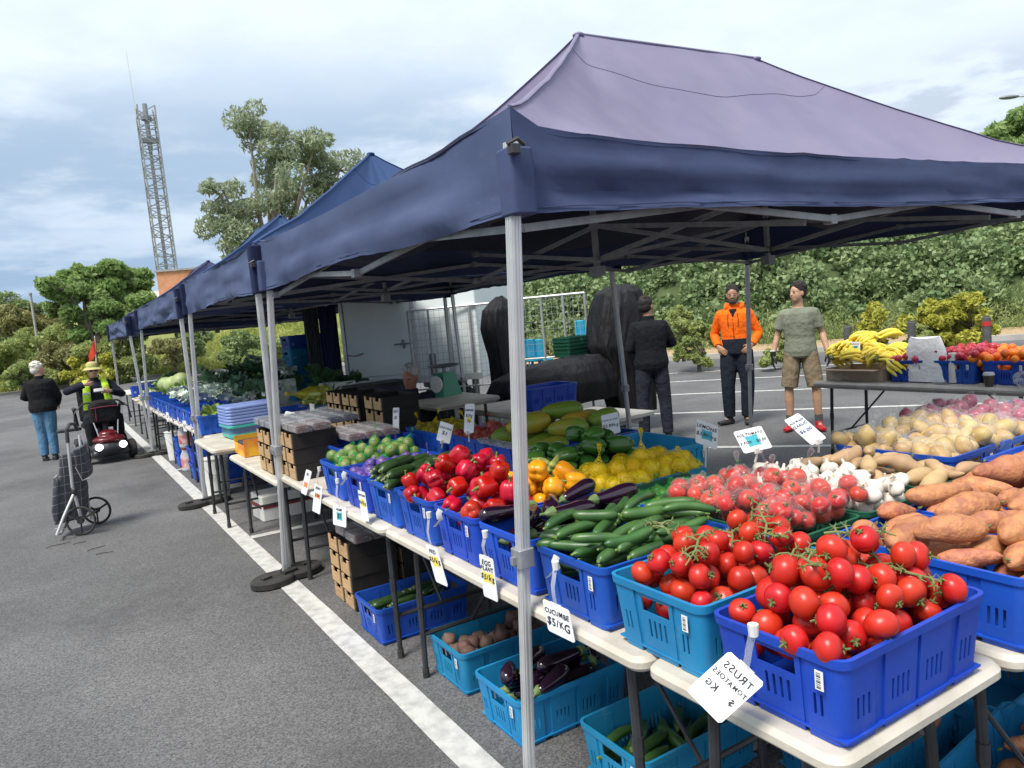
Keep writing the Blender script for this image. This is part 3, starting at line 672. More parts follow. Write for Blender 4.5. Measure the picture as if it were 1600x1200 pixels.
# ---------- tables ----------
M_ttop=mat('table_plastic',(.60,.56,.48),(.46,.42,.35),.55,7,bump=.15,bscale=80,detail=8)
def table(label,x0,x1,y0,y1,z=.74,axis='y',group='folding trestle tables',legs=True):
    t=thing('folding_table',label,'table',((x0+x1)/2,(y0+y1)/2,0),group=group); w,d=(x1-x0)/2,(y1-y0)/2
    tp=part('tabletop',MB().bbox(-w,w,-d,d,z-.045,z,.05,seg=5).bbox(-w+.03,w-.03,-d+.03,d-.03,z-.06,z-.046,.05),M_ttop,t)
    if not legs: return t
    L_=d if axis=='y' else w; q=w if axis=='y' else d
    for s in (-1,1):
        yy=s*(L_-.16)
        for r_ in (-1,1):
            xx=r_*(q-.10); P=(lambda a_,b_,c_: (a_,b_,c_)) if axis=='y' else (lambda a_,b_,c_: (b_,a_,c_))
            lg=part('leg',MB().tube([P(xx,yy,z-.06),P(xx*1.02,yy+s*.01,.40),P(xx*1.04,yy+s*.02,0.01)],[.016,.016,.014],8),M_blk,t)
            part('foot_cap',MB().tube([P(xx*1.04,yy+s*.02,.0),P(xx*1.04,yy+s*.02,.045)],.018,8),M_rub,lg)
            part('collar',MB().tube([P(xx*1.02,yy+s*.01,.36),P(xx*1.02,yy+s*.01,.42)],.019,8),M_blk,lg)
        mb=MB().tube([P(-(q-.1)*1.02,yy+s*.01,.22),P((q-.1)*1.02,yy+s*.01,.22)],.011,6).tube([P(0,yy,.22),P(0,yy-s*.42,z-.07)],.009,6); part('brace',mb,M_blk,t)
    return t
table('front table at the near corner under the blue tomato crate',1.27,1.95,.95,1.56,axis='y')
table('front table under the cucumber and eggplant crates',1.265,1.98,1.57,3.46)
table('front table under the red capsicum and kiwi crates',1.255,1.98,3.47,5.36)
table('front table with yellow crate and dark trays next to the bare table',1.22,1.98,5.37,7.02,z=.70)
table('bare beige table top beside the stack of blue tubs',1.10,1.86,7.1,8.1,z=.76)
table('front table carrying the blue tubs and leafy greens',1.25,2.01,8.3,10.1)
table('near side table under the sweet potato crates',1.97,2.71,.93,2.75)
table('side table under garlic and pale sweet potatoes',2.72,3.45,.93,2.12)
table('inner table under green capsicums',1.99,2.16,2.76,3.42,legs=False) if False else None
table('far side table under the bagged potatoes and onions',3.12,4.5,1.66,2.42)
table('inner table under the papayas and netted onions',2.0,2.98,3.44,5.4)
table('inner table under the wooden fruit trays',2.0,2.98,5.42,7.3)
table('middle table under lemons and green capsicums',1.99,2.96,2.76,3.43)
for i in range(3): table(['first','second','third'][i]+' table of leafy greens beyond the blue tubs',1.25,2.01,10.2+i*1.9,12.0+i*1.9,z=.72,group='tables of leafy greens')
table('last bare-legged table at the far end of the stalls',1.3,2.06,18.4,20.2,z=.74)
for i in range(2): table(['inner','far inner'][i]+' table stacked with vegetables behind the leafy greens',2.3,3.3,8.4+i*3.0,11.2+i*3.0,z=.72,group='tables of leafy greens')
table('long fruit table behind the potatoes, carrying bananas and netted apples',6.50,7.26,2.9,4.95,axis='y')
table('second fruit table at the right edge under the oranges',7.0,7.76,1.2,4.6,z=.741,axis='y') if False else None
table('fruit table at the right picture edge',6.50,7.26,.9,2.88,axis='y')

# ---------- crates ----------
def perim(a,b,r,cols):
    """cols: list of (length, ...) covering one quarter... returns function s->(x,y,nx,ny) for rounded rect"""
    segs=[]; 
    pts=[((-a+r,-b),(a-r,-b)),((a,-b+r),(a,b-r)),((a-r,b),(-a+r,b)),((-a,b-r),(-a,-b+r))]
    cen=[(a-r,-b+r,-90),(a-r,b-r,0),(-a+r,b-r,90),(-a+r,-b+r,180)]
    return pts,cen
def crate_mesh(name,m,LX=.578,LY=.385,H_=.205,kind='harvest'):
    a,b,r=LX/2-.012,LY/2-.012,.028; cols=[]
    def side(L_,cols_): # cols_ list of (width,type)
        tot=sum(c[0] for c in cols_); return [(c[0]*L_/tot,c[1]) for c in cols_]
    sl=lambda n_: sum([[(.007,'s'),(.0095,'p')] for _ in range(n_)],[])
    rec=[(.012,'r')]
    if kind=='harvest':
        long_=[(.012,'p')]+sl(3)+[(.006,'p')]+[(.03,'r')]+[(.022,'p')]+sl(4)+[(.014,'p')]+rec+[(.022,'p')]+sl(4)+[(.014,'p')]+[(.03,'r')]+[(.012,'p')]+sl(3)+[(.006,'p')]
        short=[(.014,'p')]+sl(2)+[(.016,'p')]+[(.014,'r')]+[(.014,'h0')]+[(.018,'h')]+[(.008,'hs'),(.012,'h'),(.008,'hs'),(.012,'h'),(.008,'hs'),(.012,'h'),(.008,'hs')]+[(.018,'h')]+[(.014,'h0')]+[(.014,'r')]+[(.016,'p')]+sl(2)+[(.014,'p')]
        rows=[0,.014,.055,.108,.128,.170,.184,H_]
    else:
        long_=sum([[(.006,'s'),(.010,'p')] for _ in range(22)],[(.010,'p')]); short=sum([[(.006,'s'),(.010,'p')] for _ in range(13)],[(.010,'p')])
        H_=.13; rows=[0,.012,.03,.065,.07,.105,.112,H_]
    P=[]  # (x,y,nx,ny,type) column boundaries
    pts,cen=perim(a,b,r,None)
    for s in range(4):
        (x0,y0),(x1,y1)=pts[s]; L_=math.hypot(x1-x0,y1-y0); tx,ty=(x1-x0)/L_,(y1-y0)/L_; nx,ny=ty,-tx; u=0
        for w,ty_ in side(L_,long_ if s%2==0 else short): P.append((x0+tx*u,y0+ty*u,nx,ny,ty_)); u+=w
        cx,cy,a0=cen[s]
        for k in range(4): an=R(a0+90*k/4); P.append((cx+r*math.cos(an),cy+r*math.sin(an),math.cos(an),math.sin(an),'c'))
    n_=len(P); nr=len(rows)-1; t_=.0035
    def kindof(j,i):
        ty_=P[i][4]
        if j==nr-1: return .008
        if kind!='harvest':
            if ty_=='s' and j in (2,4): return None
            return 0.0
        o={'c':.002,'p':.002,'s':.002,'r':-.006,'h0':.0,'h':.0,'hs':.0}[ty_]
        if j==0 and ty_ in('r',): return None
        if ty_=='s' and j==2: return None
        if ty_ in('h','hs') and j==4: return None
        if ty_=='hs' and j==2: return None
        return o
    mb=MB(); cache={}
    def V(i,z,o):
        x,y,nx,ny,_=P[i%n_]; k=(round(x,5),round(y,5),round(z,5),round(o,5),round(nx,3))
        if k in cache: return cache[k]
        tp=(H_-z)*.17; mb.v.append((x*(1-tp/a*.5)+nx*o,y*(1-tp/b*.5)+ny*o,z)); cache[k]=len(mb.v)-1; return cache[k]
    for i in range(n_):
        for j in range(nr):
            o=kindof(j,i); z0,z1=rows[j],rows[j+1]
            if o is None: continue
            # keep normals consistent at straight columns: use this column's normal at both ends via its own boundary points
            mb.f.append((V(i,z0,o),V(i+1,z0,o),V(i+1,z1,o),V(i,z1,o))); mb.f.append((V(i,z0,-t_),V(i,z1,-t_),V(i+1,z1,-t_),V(i+1,z0,-t_)))
            for (dj,e) in ((1,'t'),(-1,'b')):
                jj=j+dj; on=kindof(jj,i) if 0<=jj<nr else -t_; on=-t_ if on is None else on
                if on<o: z=z1 if dj>0 else z0; q=(V(i,z,on),V(i,z,o),V(i+1,z,o),V(i+1,z,on)); mb.f.append(q if dj<0 else q[::-1])
            for di in (1,-1):
                on=kindof(j,(i+di)%n_); on=-t_ if on is None else on
                if on<o: ii=i+1 if di>0 else i; q=(V(ii,z0,on),V(ii,z0,o),V(ii,z1,o),V(ii,z1,on)); mb.f.append(q if di<0 else q[::-1])
    if kind!='harvest':
        mb.box(-a+.004,a-.004,-b+.004,b-.004,.012,.016)
    else: mb.box(-a*.955,a*.955,-b*.955,b*.955,.014,.019)
    me=mb.mesh(name,m,True,25); return me,H_
M_lab=mat('barcode_white',(.75,.75,.72),rough=.5)
lab=MB().box(-.0105,.0105,-.0008,0,-.022,.022).mesh('barcode_label',M_lab,False)
ink=MB()
for k in range(9): ink.box(-.007,.004,-.0013,-.0009,-.018+k*.0042,-.018+k*.0042+(.0012 if k%3 else .0026))
ink=ink.mesh('barcode',M_ink,False)
CM={k:crate_mesh('produce_crate',m)[0] for k,m in (('blue',M_blue),('cyan',M_cyan))}
BM,_=crate_mesh('produce_basket',M_grn,.56,.36,kind='basket')
CR=[]
def crate(col,x,y,z,label,rot=0,group='plastic produce crates',lbl=True):
    c=thing('produce_crate',label,'crate',(x,y,z),(0,0,rot),group,CM[col])
    if lbl:
        for (lx,ly,a_) in ((-.2755,-.115,-90),(-.215,-.1795,0)) if False else ((-.2835,-.125,-90),):
            p=link('barcode_label',lab,c,Matrix.Translation((lx+.0005,ly,.148))@Matrix.Rotation(R(a_),4,'Z')); link('barcode',ink,p)
        
    return c
def basket(x,y,z,label,rot=PI/2): return thing('produce_basket',label,'basket',(x,y,z),(0,0,rot),'green plastic baskets',BM)

# ---------- produce models ----------
def M_prod(name,c1,c2,rough=.35,scale=6,**k): return mat(name,c1,c2,rough,scale,rand=k.pop('rand',.14),**k)
M_tom=M_prod('tomato_skin',(.56,.028,.014),(.42,.016,.009),.34,7,spec=.42,rand=.07)
M_redc=M_prod('red_capsicum_skin',(.48,.008,.012),(.34,.004,.010),.3,7,spec=.45)
M_yelc=M_prod('yellow_capsicum_skin',(.85,.42,.01),(.72,.26,.008),.32,5,spec=.45)
M_grnc=M_prod('green_capsicum_skin',(.025,.09,.012),(.05,.15,.02),.32,5,spec=.45)
M_cuc=M_prod('cucumber_skin',(.022,.075,.020),(.06,.145,.035),.38,9,bump=.2,bscale=120,bdist=.002)
M_zuc=M_prod('zucchini_skin',(.014,.040,.012),(.035,.075,.022),.35,20,stretch=(1,4,4))
M_egg=M_prod('eggplant_skin',(.012,.004,.014),(.022,.006,.020),.15,3,spec=.7)
M_swt=M_prod('sweet_potato_skin',(.52,.215,.095),(.36,.13,.075),.62,34,bump=.9,bscale=60,bdist=.008,detail=10,rand=.12,lo=.42,hi=.62)
M_wsw=M_prod('white_sweet_potato_skin',(.52,.36,.19),(.38,.25,.13),.65,16,bump=.35,bscale=80,bdist=.003,detail=8)
M_pot=M_prod('potato_skin',(.58,.41,.17),(.44,.29,.11),.5,14,bump=.15,bscale=80,bdist=.002,detail=7)
M_oni=M_prod('red_onion_skin',(.28,.045,.09),(.40,.10,.16),.35,10,stretch=(1,1,.3))
M_bro=M_prod('brown_onion_skin',(.42,.17,.10),(.33,.12,.07),.45,10)
M_lem=M_prod('lemon_skin',(.88,.62,.02),(.80,.50,.015),.4,8,bump=.2,bscale=250,bdist=.001)
M_lim=M_prod('lime_skin',(.07,.20,.03),(.14,.28,.04),.35,8)
M_gar=M_prod('garlic_skin',(.74,.70,.62),(.62,.54,.48),.5,18,stretch=(1,1,.2))
M_pap=M_prod('papaya_skin',(.19,.30,.035),(.55,.32,.03),.42,2.6,lo=.50,hi=.68,spec=.4)
M_avo=M_prod('avocado_skin',(.035,.030,.018),(.07,.075,.025),.5,12,bump=.5,bscale=90,bdist=.003)
M_kiw=M_prod('kiwi_skin',(.27,.26,.085),(.20,.19,.06),.5,8)
M_plu=M_prod('plum_skin',(.07,.045,.13),(.13,.08,.20),.4,10)
M_app=M_prod('apple_skin',(.42,.02,.05),(.55,.06,.09),.3,9)
M_ora=M_prod('orange_skin',(.85,.22,.01),(.80,.17,.01),.4,8,bump=.2,bscale=200,bdist=.001)
M_ban=M_prod('banana_skin',(.90,.68,.06),(.72,.62,.08),.45,3)
M_calyx=mat('eggplant_calyx',(.10,.17,.05),(.17,.24,.09),.6,40)
def ell_mesh(name,m,r,fn,seg=20,rings=13): return MB().ell((0,0,0),r,seg,rings,fn=fn).mesh(name,m,True,None)
def bent(name,m,L_,rad,bend=.1,twist=0,n_=14,seg=14,prof=None,lump=0,sd=0,tipr=.25,flat=1):
    pts=[];rs=[]
    for i in range(n_+1):
        u=i/n_; x=(u-.5)*L_; y=bend*L_*(4*(u-.5)**2-1)*-.5+twist*L_*math.sin(u*5)*.05; pts.append((x,y,lump*.3*nz(u*3,sd)*rad)); k=prof(u) if prof else (max(0,1-abs(2*u-1)**4.5))**.5*.98+.02
        r_=rad*k*(1+lump*nz(u*4,sd,2)); rs.append((r_*flat,r_))
    mb=MB().tube(pts,rs,seg,up=(0,0,1)); 
    if lump:
        mb.v=[tuple(Vector(v)*(1)+Vector((0,nz(v[0]*22+sd,v[1]*22,v[2]*22)*rad*lump*.25,nz(v[0]*20,v[1]*20+sd,v[2]*20)*rad*lump*.25))) for v in mb.v]
    return mb.mesh(name,m,True,None)
def variants(name,fn,k=3,childs=None): return [(name,fn(i),childs(i) if childs else []) for i in range(k)]
def star(r,n_=5,z=.0,up=.012,m=M_stem,st=.018,sr=.003):
    mb=MB()
    for k in range(n_):
        a_=2*PI*k/n_+.3; c_,s_=math.cos(a_),math.sin(a_); mb.tube([(0,0,z+.002),(c_*r*.5,s_*r*.5,z+.004),(c_*r,s_*r,z+up)],[.004,.003,.001],5)
    mb.tube([(0,0,z),(.002,.002,z+st*.6),(.006,.004,z+st)],[sr,sr,sr*.9],6); return mb
def f_tom(i):
    def fn(d): a_=math.atan2(d.y,d.x); dent=.16*math.exp(-((1-d.z)/.09)) ; return 1-dent+.018*math.cos(5*a_+i)*(1-abs(d.z))+.03*nz(d.x*1.3+i*9,d.y*1.3,d.z)
    return ell_mesh('tomato',M_tom,(.038,.037,.0325),fn)
PT=variants('tomato',f_tom,4,lambda i:[('calyx',star(.0125,5,.0265,.006).mesh('calyx',M_dstem))])
def f_cap(m):
    def g(i):
        def fn(d):
            a_=math.atan2(d.y,d.x); q=(1-d.z*d.z)**.5; l=abs(math.cos((1.5 if i%2 else 2)*a_+i))**.6
            k=.80+.20*l*q; top=.34*math.exp(-((1-d.z)/.12)); bot=.22*math.exp(-((1+d.z)/.10)); bx=1+.16*min(1,abs(d.z)*1.2)*q
            return k*bx*(1-top-bot)+.05*nz(d.x*2+i*7,d.y*2,d.z*2)
        return ell_mesh('capsicum',m,(.045,.045,.055),fn,26,16)
    return g
def cap_stem(i): return [('stem',MB().tube([(0,0,.026),(0,0,.038),(.004,0,.05),(.012,0,.062)],[.014,.006,.0045,.006],8).mesh('stem',M_stem))]
PRC=variants('capsicum',f_cap(M_redc),4,cap_stem); PYC=variants('capsicum',f_cap(M_yelc),3,cap_stem)
def lay(pr,ang=R(80)):  # bake the proto lying on its side
    out=[]
    for (n_,me,ch) in pr:
        Mx=Matrix.Rotation(ang,4,'Y'); me=me.copy(); me.transform(Mx); c2=[]
        for c in ch: cm=c[1].copy(); cm.transform(Mx); c2.append((c[0],cm))
        out.append((n_,me,c2))
    return out
PGC=lay([(n_,(m_:=me.copy(),m_.transform(Matrix.Scale(1.45,4,(0,0,1))))[0],[(c[0],(q:=c[1].copy(),q.transform(Matrix.Translation((0,0,.018))))[0]) for c in ch]) for n_,me,ch in variants('capsicum',f_cap(M_grnc),3,cap_stem)])
PLC=[('long_capsicum',bent('long_capsicum',mat('light_green_skin',(.42,.50,.10),(.52,.55,.16),.35,6,rand=.1),.17,.021,.08,prof=lambda u:(1-u)**.4*min(1,u*9+.3)),[('stem',MB().tube([(-.088,0,0),(-.105,.002,.006)],[.006,.004],6).mesh('stem',M_stem))])]
def longveg(name,m,L_,r,k=3,bend=.1,stemm=M_stem,**kw):
    return [(name,bent(name,m,L_*(1+.08*(i-1)),r*(1+.06*(1-i)),bend*(.5+i*.5),sd=i,**kw),[('stem',MB().tube([(-L_*(1+.08*(i-1))*.485,-.0,0),(-L_*(1+.08*(i-1))*.52,.002,.002),(-L_*(1+.08*(i-1))*.56,.006,.004)],[r*.42,.0045,.004],6).mesh('stem',stemm))]) for i in range(k)]
PCU=longveg('cucumber',M_cuc,.17,.0185,4,.10); PZU=longveg('zucchini',M_zuc,.21,.025,3,.04,M_mk:=mat('zucchini_stem',(.16,.22,.07),(.22,.28,.1),.6,30))
def f_eg(i):
    pr=lambda u:(.55+.45*min(1,u*1.5))*(max(0,1-abs(2*u-1)**5))**.5*.98+.01
    return bent('eggplant',M_egg,.20+.02*i,.036,.10,prof=pr,seg=18,n_=18)
PEG=[('eggplant',f_eg(i),[('calyx',MB().tube([(-.130-.01*i,.0,.004),(-.112-.01*i,-.0,.002),(-.097-.01*i,-.004,0),(-.078-.01*i,-.006,0)],[.005,.006,.017,.0215],10).mesh('calyx',M_calyx))]) for i in range(3)]
def f_sw(m,nm,L0,r0):
    def g(i):
        pr=lambda u:(max(0,math.sin(PI*min(1,u*(1.0))**(.8+.2*(i%3)))))**.62*.96+.06
        return bent(nm,m,L0*(1+.12*((i*7)%3-1)),r0*(1+.12*((i*5)%3-1)),.09*((i%3)-.7),1,prof=pr,lump=.22,sd=i*3.1,seg=18,n_=20,flat=1.1)
    return g
def tips(L_,r,m=None): return lambda i:[('root_tip',MB().tube([(L_*.49,0,0),(L_*.53,.003,.002),(L_*.56,.008,0)],[r*.16,.004,.0015],6).mesh('root_tip',M_dstem))]
PSW=variants('sweet_potato',f_sw(M_swt,'sweet_potato',.205,.036),5,tips(.19,.034)); PWS=variants('white_sweet_potato',f_sw(M_wsw,'white_sweet_potato',.17,.026),4,tips(.16,.026))
def blob(nm,m,r,k=3,am=.08,fr=1.4,seg=16,rings=10,tip=None,extra=None):
    def g(i):
        def fn(d):
            q=1+am*nz(d.x*fr+i*5,d.y*fr,d.z*fr)
            if tip: q+=tip*(math.exp(-((1-abs(d.x))/.06)))
            if extra: q*=extra(d,i)
            return q
        return ell_mesh(nm,m,r,fn,seg,rings)
    return [(nm,g(i),[]) for i in range(k)]
PPO=blob('potato',M_pot,(.050,.037,.033),4,.18); PON=blob('red_onion',M_oni,(.037,.037,.034),3,.04,extra=lambda d,i:1+.35*math.exp(-((1-d.z)/.03))); PBO=blob('brown_onion',M_bro,(.031,.031,.029),3,.04,seg=12,rings=8,extra=lambda d,i:1+.3*math.exp(-((1-d.z)/.03)))
PLE=blob('lemon',M_lem,(.037,.030,.030),3,.05,tip=.16); PLI=blob('lime',M_lim,(.028,.024,.024),3,.05,tip=.08)
PGA=[(n_,me,[('stalk',MB().tube([(0,0,.022),(.002,.001,.032),(.006,.003,.044)],[.008,.0055,.004],8).mesh('stalk',M_gar))]) for n_,me,_ in blob('garlic_bulb',M_gar,(.030,.030,.025),3,.05,extra=lambda d,i:.92+.09*abs(math.cos(4*math.atan2(d.y,d.x)+i))+.3*math.exp(-((1-d.z)/.06)))]
PPA=[('papaya',bent('papaya',M_pap,.27+.02*i,.062,.03,prof=lambda u:(max(0,1-abs(2*u-1)**3))**.6*(.82+.3*u)*.98+.02,seg=20,n_=18),[('stalk_end',MB().tube([(-.134-.01*i,0,0),(-.145-.01*i,0,0)],[.012,.009],8).mesh('stalk_end',M_dstem))]) for i in range(3)]
PAV=blob('avocado',M_avo,(.045,.033,.033),3,.06,extra=lambda d,i:1-.18*max(0,d.x)); PKI=blob('kiwifruit',M_kiw,(.040,.034,.033),2,.04); PPL=blob('plum',M_plu,(.034,.031,.031),2,.04)
PAP=blob('apple',M_app,(.036,.036,.033),3,.05,extra=lambda d,i:1-.25*math.exp(-((1-d.z)/.08))); POR=blob('orange',M_ora,(.037,.037,.036),2,.02)
PBE=blob('beetroot',mat('beet_skin',(.10,.055,.045),(.16,.09,.07),.7,14,rand=.2,bump=.3),(.04,.038,.034),3,.1,extra=lambda d,i:1+.4*math.exp(-((1-d.z)/.03)))

# ---------- piling ----------
def pile(n_,x0,x1,y0,y1,z0,rim,sph,yaw=lambda:rnd.uniform(0,2*PI),slope=.55,cand=70,roll=None,over=0.0,pitch=.0,fill=None):
    """drop n_ items (each a row of spheres (offset along local x, radius)); returns [(x,y,z,yaw)] resting places"""
    P=np.zeros((0,4)); out=[]
    for i in range(n_):
        best=None
        for c_ in range(cand):
            ya=yaw(); cx=rnd.uniform(x0,x1); cy=rnd.uniform(y0,y1); o=np.array([[s*math.cos(ya)+cx,s*math.sin(ya)+cy,r] for s,r in sph]); z=z0+max(r for _,r in sph)
            lx0=(o[:,0]-o[:,2]).min(); lx1=(o[:,0]+o[:,2]).max(); ly0=(o[:,1]-o[:,2]).min(); ly1=(o[:,1]+o[:,2]).max()
            if len(P):
                d2=((o[:,None,0]-P[None,:,0])**2+(o[:,None,1]-P[None,:,1])**2); rr=(o[:,None,2]+P[None,:,3])*.96; q=rr**2-d2; k=q>0
                if k.any(): z=max(z,float((P[None,:,2]+np.sqrt(np.where(k,q,0)))[k].max() if False else np.where(k,P[None,:,2]+np.sqrt(np.where(k,q,0)),-9).max()))
            bad=0; hgt=max(0,z-rim); m_=over if z>rim else -.004
            e=hgt*slope; v=max(x0-m_+e-lx0,0)+max(lx1-(x1+m_-e),0)+max(y0-m_+e-ly0,0)+max(ly1-(y1+m_-e),0)
            sc=z+v*25+rnd.random()*.012
            if best is None or sc<best[0]: best=(sc,cx,cy,z,ya,o)
        _,cx,cy,z,ya,o=best; out.append((cx,cy,z,ya)); P=np.vstack([P,np.column_stack([o[:,0],o[:,1],np.full(len(o),z),o[:,2]])])
    return out
def place(protos,poses,label,cat,group,tilt=.12,upright=False,scale=(.92,1.08),spin=True):
    res=[]
    for (x,y,z,ya) in poses:
        if spin=='ball': rot=Euler((rnd.uniform(-.9,.9),rnd.uniform(-.9,.9),rnd.uniform(0,6.28)))
        elif spin=='any': rot=Euler((rnd.uniform(0,6.28),rnd.uniform(-1.5,1.5),rnd.uniform(0,6.28)))
        elif spin=='roll': rot=(Matrix.Rotation(ya,4,'Z')@Matrix.Rotation(rnd.uniform(-tilt,tilt),4,'Y')@Matrix.Rotation(rnd.uniform(0,6.28),4,'X')).to_euler()
        else: rot=Euler((rnd.uniform(-tilt,tilt),rnd.uniform(-tilt,tilt),ya))
        res.append(spawn(rnd.choice(protos),label,cat,(x,y,z),rot,group,rnd.uniform(*scale)))
    return res
Sb=lambda r:[(0,r)]
def Sl(L_,r,k=5): return [((i/(k-1)-.5)*(L_-2*r),r) for i in range(k)]
def fillpile(protos,n_,x,y,z,dx,dy,sph,label,cat,group=None,under=.11,H_=.205,**k):
    pk={q:k.pop(q) for q in ('yaw','slope','cand','over') if q in k}
    poses=pile(n_,x-dx,x+dx,y-dy,y+dy,z+H_-under,z+H_,sph,**pk); return place(protos,poses,label,cat,group or label,**k)
TZ=.742; cx0=1.583; hx,hy=.265,.165
names=['blue crate of vine tomatoes at the near corner of the stall','cyan crate of vine tomatoes, second from the near corner','blue crate of cucumbers on the front table','blue crate of eggplants on the front table, behind the near tent pole','blue crate of red capsicums beside the eggplants','blue crate of red capsicums beside the zucchinis','blue crate of zucchinis on the front table','blue crate with purple netted plums on the front table','blue crate of green netted kiwifruit, last before the dark berry trays']
cols=['blue','cyan']+['blue']*7
for i in range(9): crate(cols[i],cx0,1.137+.4*i,TZ,names[i])
yx=lambda s=.25:(lambda:rnd.gauss(0,s))
Y_=lambda i:1.137+.4*i
fillpile(PT,78,cx0,Y_(0),TZ,hx,hy,Sb(.0370),'round red vine tomato in the blue crate nearest the camera','tomato',spin='any',slope=1.0,over=.012,scale=(.86,1.12))
fillpile(PT,66,cx0,Y_(1),TZ,hx,hy,Sb(.0365),'red vine tomato heaped in the cyan crate','tomato',spin='any',slope=.5,over=.005,scale=(.86,1.0))
fillpile(PCU,74,cx0,Y_(2)+.01,TZ,hx,hy+.01,Sl(.17,.0185),'dark green cucumber in the blue crate between tomatoes and eggplants','cucumber',yaw=lambda:rnd.gauss(2.6 if rnd.random()<.7 else .3,.22),spin='roll',slope=.3,over=.03,tilt=.1)
fillpile(PEG,19,cx0+.02,Y_(3),TZ,hx+.0,hy+.02,Sl(.22,.034,4),'glossy dark purple eggplant in the blue front crate','eggplant',yaw=lambda:rnd.gauss(.35,.3)+(PI if rnd.random()<.6 else 0),spin='roll',slope=.15,over=.05)
for i,l in ((4,'glossy red capsicum in the crate beside the eggplants'),(5,'glossy red capsicum in the crate beside the zucchinis')):
    fillpile(PRC,(24 if i==4 else 36),cx0-(.09 if i==4 else 0),Y_(i),TZ,hx-(.09 if i==4 else 0),hy,Sb(.047),l,'capsicum',spin='any',slope=1.0,over=.03,scale=(.88,1.06))
fillpile(PYC,15,1.74,2.72,TZ+.035,.13,hy+.02,Sb(.048),'yellow-orange capsicum behind the red capsicums','capsicum',spin='any',slope=.3,over=.02)
fillpile(PZU,36,cx0,Y_(6),TZ,hx,hy,Sl(.21,.024,5),'dark green zucchini in the front crate left of the red capsicums','zucchini',yaw=lambda:rnd.gauss(.5,.25),spin='roll',slope=.2,over=.04,scale=(1.05,1.25))
nets=[]
nets.append(('purple',fillpile(PPL,62,cx0,Y_(7),TZ,hx,hy,Sb(.032),'dark plum inside a purple net bag','plum',spin='any',slope=.55)))
nets.append(('green',fillpile(PKI,66,cx0,Y_(8),TZ,hx,hy,Sb(.035),'green-brown kiwifruit inside a green net bag','kiwifruit',spin='any',slope=.5)))
# bags and nets over clusters
M_bag=None
def bagmat(name,col,al,rough=.2,bs=60,bump=.9):
    m=mat(name,col,rough=rough,bump=bump,bscale=bs,bdist=.01,spec=.7); t=m.node_tree; p=t.nodes['Principled BSDF']
    lw=t.nodes.new('ShaderNodeLayerWeight'); lw.inputs[0].default_value=.35; no=t.nodes.new('ShaderNodeTexNoise'); no.inputs['Scale'].default_value=28; no.inputs['Detail'].default_value=6; no.inputs['Distortion'].default_value=1.6
    tc=t.nodes.new('ShaderNodeTexCoord'); t.links.new(tc.outputs['Object'],no.inputs['Vector'])
    mr=t.nodes.new('ShaderNodeMapRange'); mr.inputs[1].default_value=.56; mr.inputs[2].default_value=.74; mr.inputs[3].default_value=0; mr.inputs[4].default_value=.30; t.links.new(no.outputs[0],mr.inputs[0])
    a1=t.nodes.new('ShaderNodeMath'); a1.operation='MULTIPLY_ADD'; a1.inputs[1].default_value=.28; a1.inputs[2].default_value=al; t.links.new(lw.outputs['Facing'],a1.inputs[0])
    a2=t.nodes.new('ShaderNodeMath'); a2.operation='ADD'; a2.use_clamp=True; t.links.new(a1.outputs[0],a2.inputs[0]); t.links.new(mr.outputs[0],a2.inputs[1]); t.links.new(a2.outputs[0],p.inputs['Alpha'])
    return m
M_poly=bagmat('poly_bag',(.80,.80,.80),.0); M_polyr=bagmat('poly_bag_rosy',(.80,.62,.62),.02)
def netmat(name,col,dens=.45,sc=150):
    m=mat(name,col,rough=.45,trans=.3); t=m.node_tree; N=t.nodes; L=t.links; out=N['Material Output']; src=out.inputs[0].links[0].from_socket
    tc=N.new('ShaderNodeTexCoord'); sep=N.new('ShaderNodeSeparateXYZ'); L.new(tc.outputs['Object'],sep.inputs[0])
    def M2(op,a,b):
        x=N.new('ShaderNodeMath'); x.operation=op
        for i,v in enumerate((a,b)):
            if isinstance(v,(int,float)): x.inputs[i].default_value=v
            else: L.new(v,x.inputs[i])
        return x.outputs[0]
    s1=M2('SINE',M2('MULTIPLY',M2('ADD',sep.outputs[0],M2('ADD',sep.outputs[2],sep.outputs[1])),sc*3),0); s2=M2('SINE',M2('MULTIPLY',M2('SUBTRACT',M2('ADD',sep.outputs[1],sep.outputs[0]),M2('MULTIPLY',sep.outputs[2],1.3)),sc*3),0)
    g=M2('GREATER_THAN',M2('MAXIMUM',s1,s2),1-dens*1.5)
    n_=N.new('ShaderNodeTexNoise'); n_.inputs['Scale'].default_value=22; n_.inputs['Detail'].default_value=3; L.new(tc.outputs['Object'],n_.inputs['Vector'])
    g2=M2('MAXIMUM',g,M2('GREATER_THAN',n_.outputs[0],.63))
    ms=N.new('ShaderNodeMixShader'); tr=N.new('ShaderNodeBsdfTransparent'); L.new(g2,ms.inputs[0]); L.new(tr.outputs[0],ms.inputs[1]); L.new(src,ms.inputs[2]); L.new(ms.outputs[0],out.inputs[0]); return m
NM={'yellow':netmat('net_yellow',(.75,.60,.01),.18),'green':netmat('net_green',(.03,.40,.08),.05),'purple':netmat('net_purple',(.20,.12,.55),.22),'red':netmat('net_red',(.60,.05,.05),.12)}
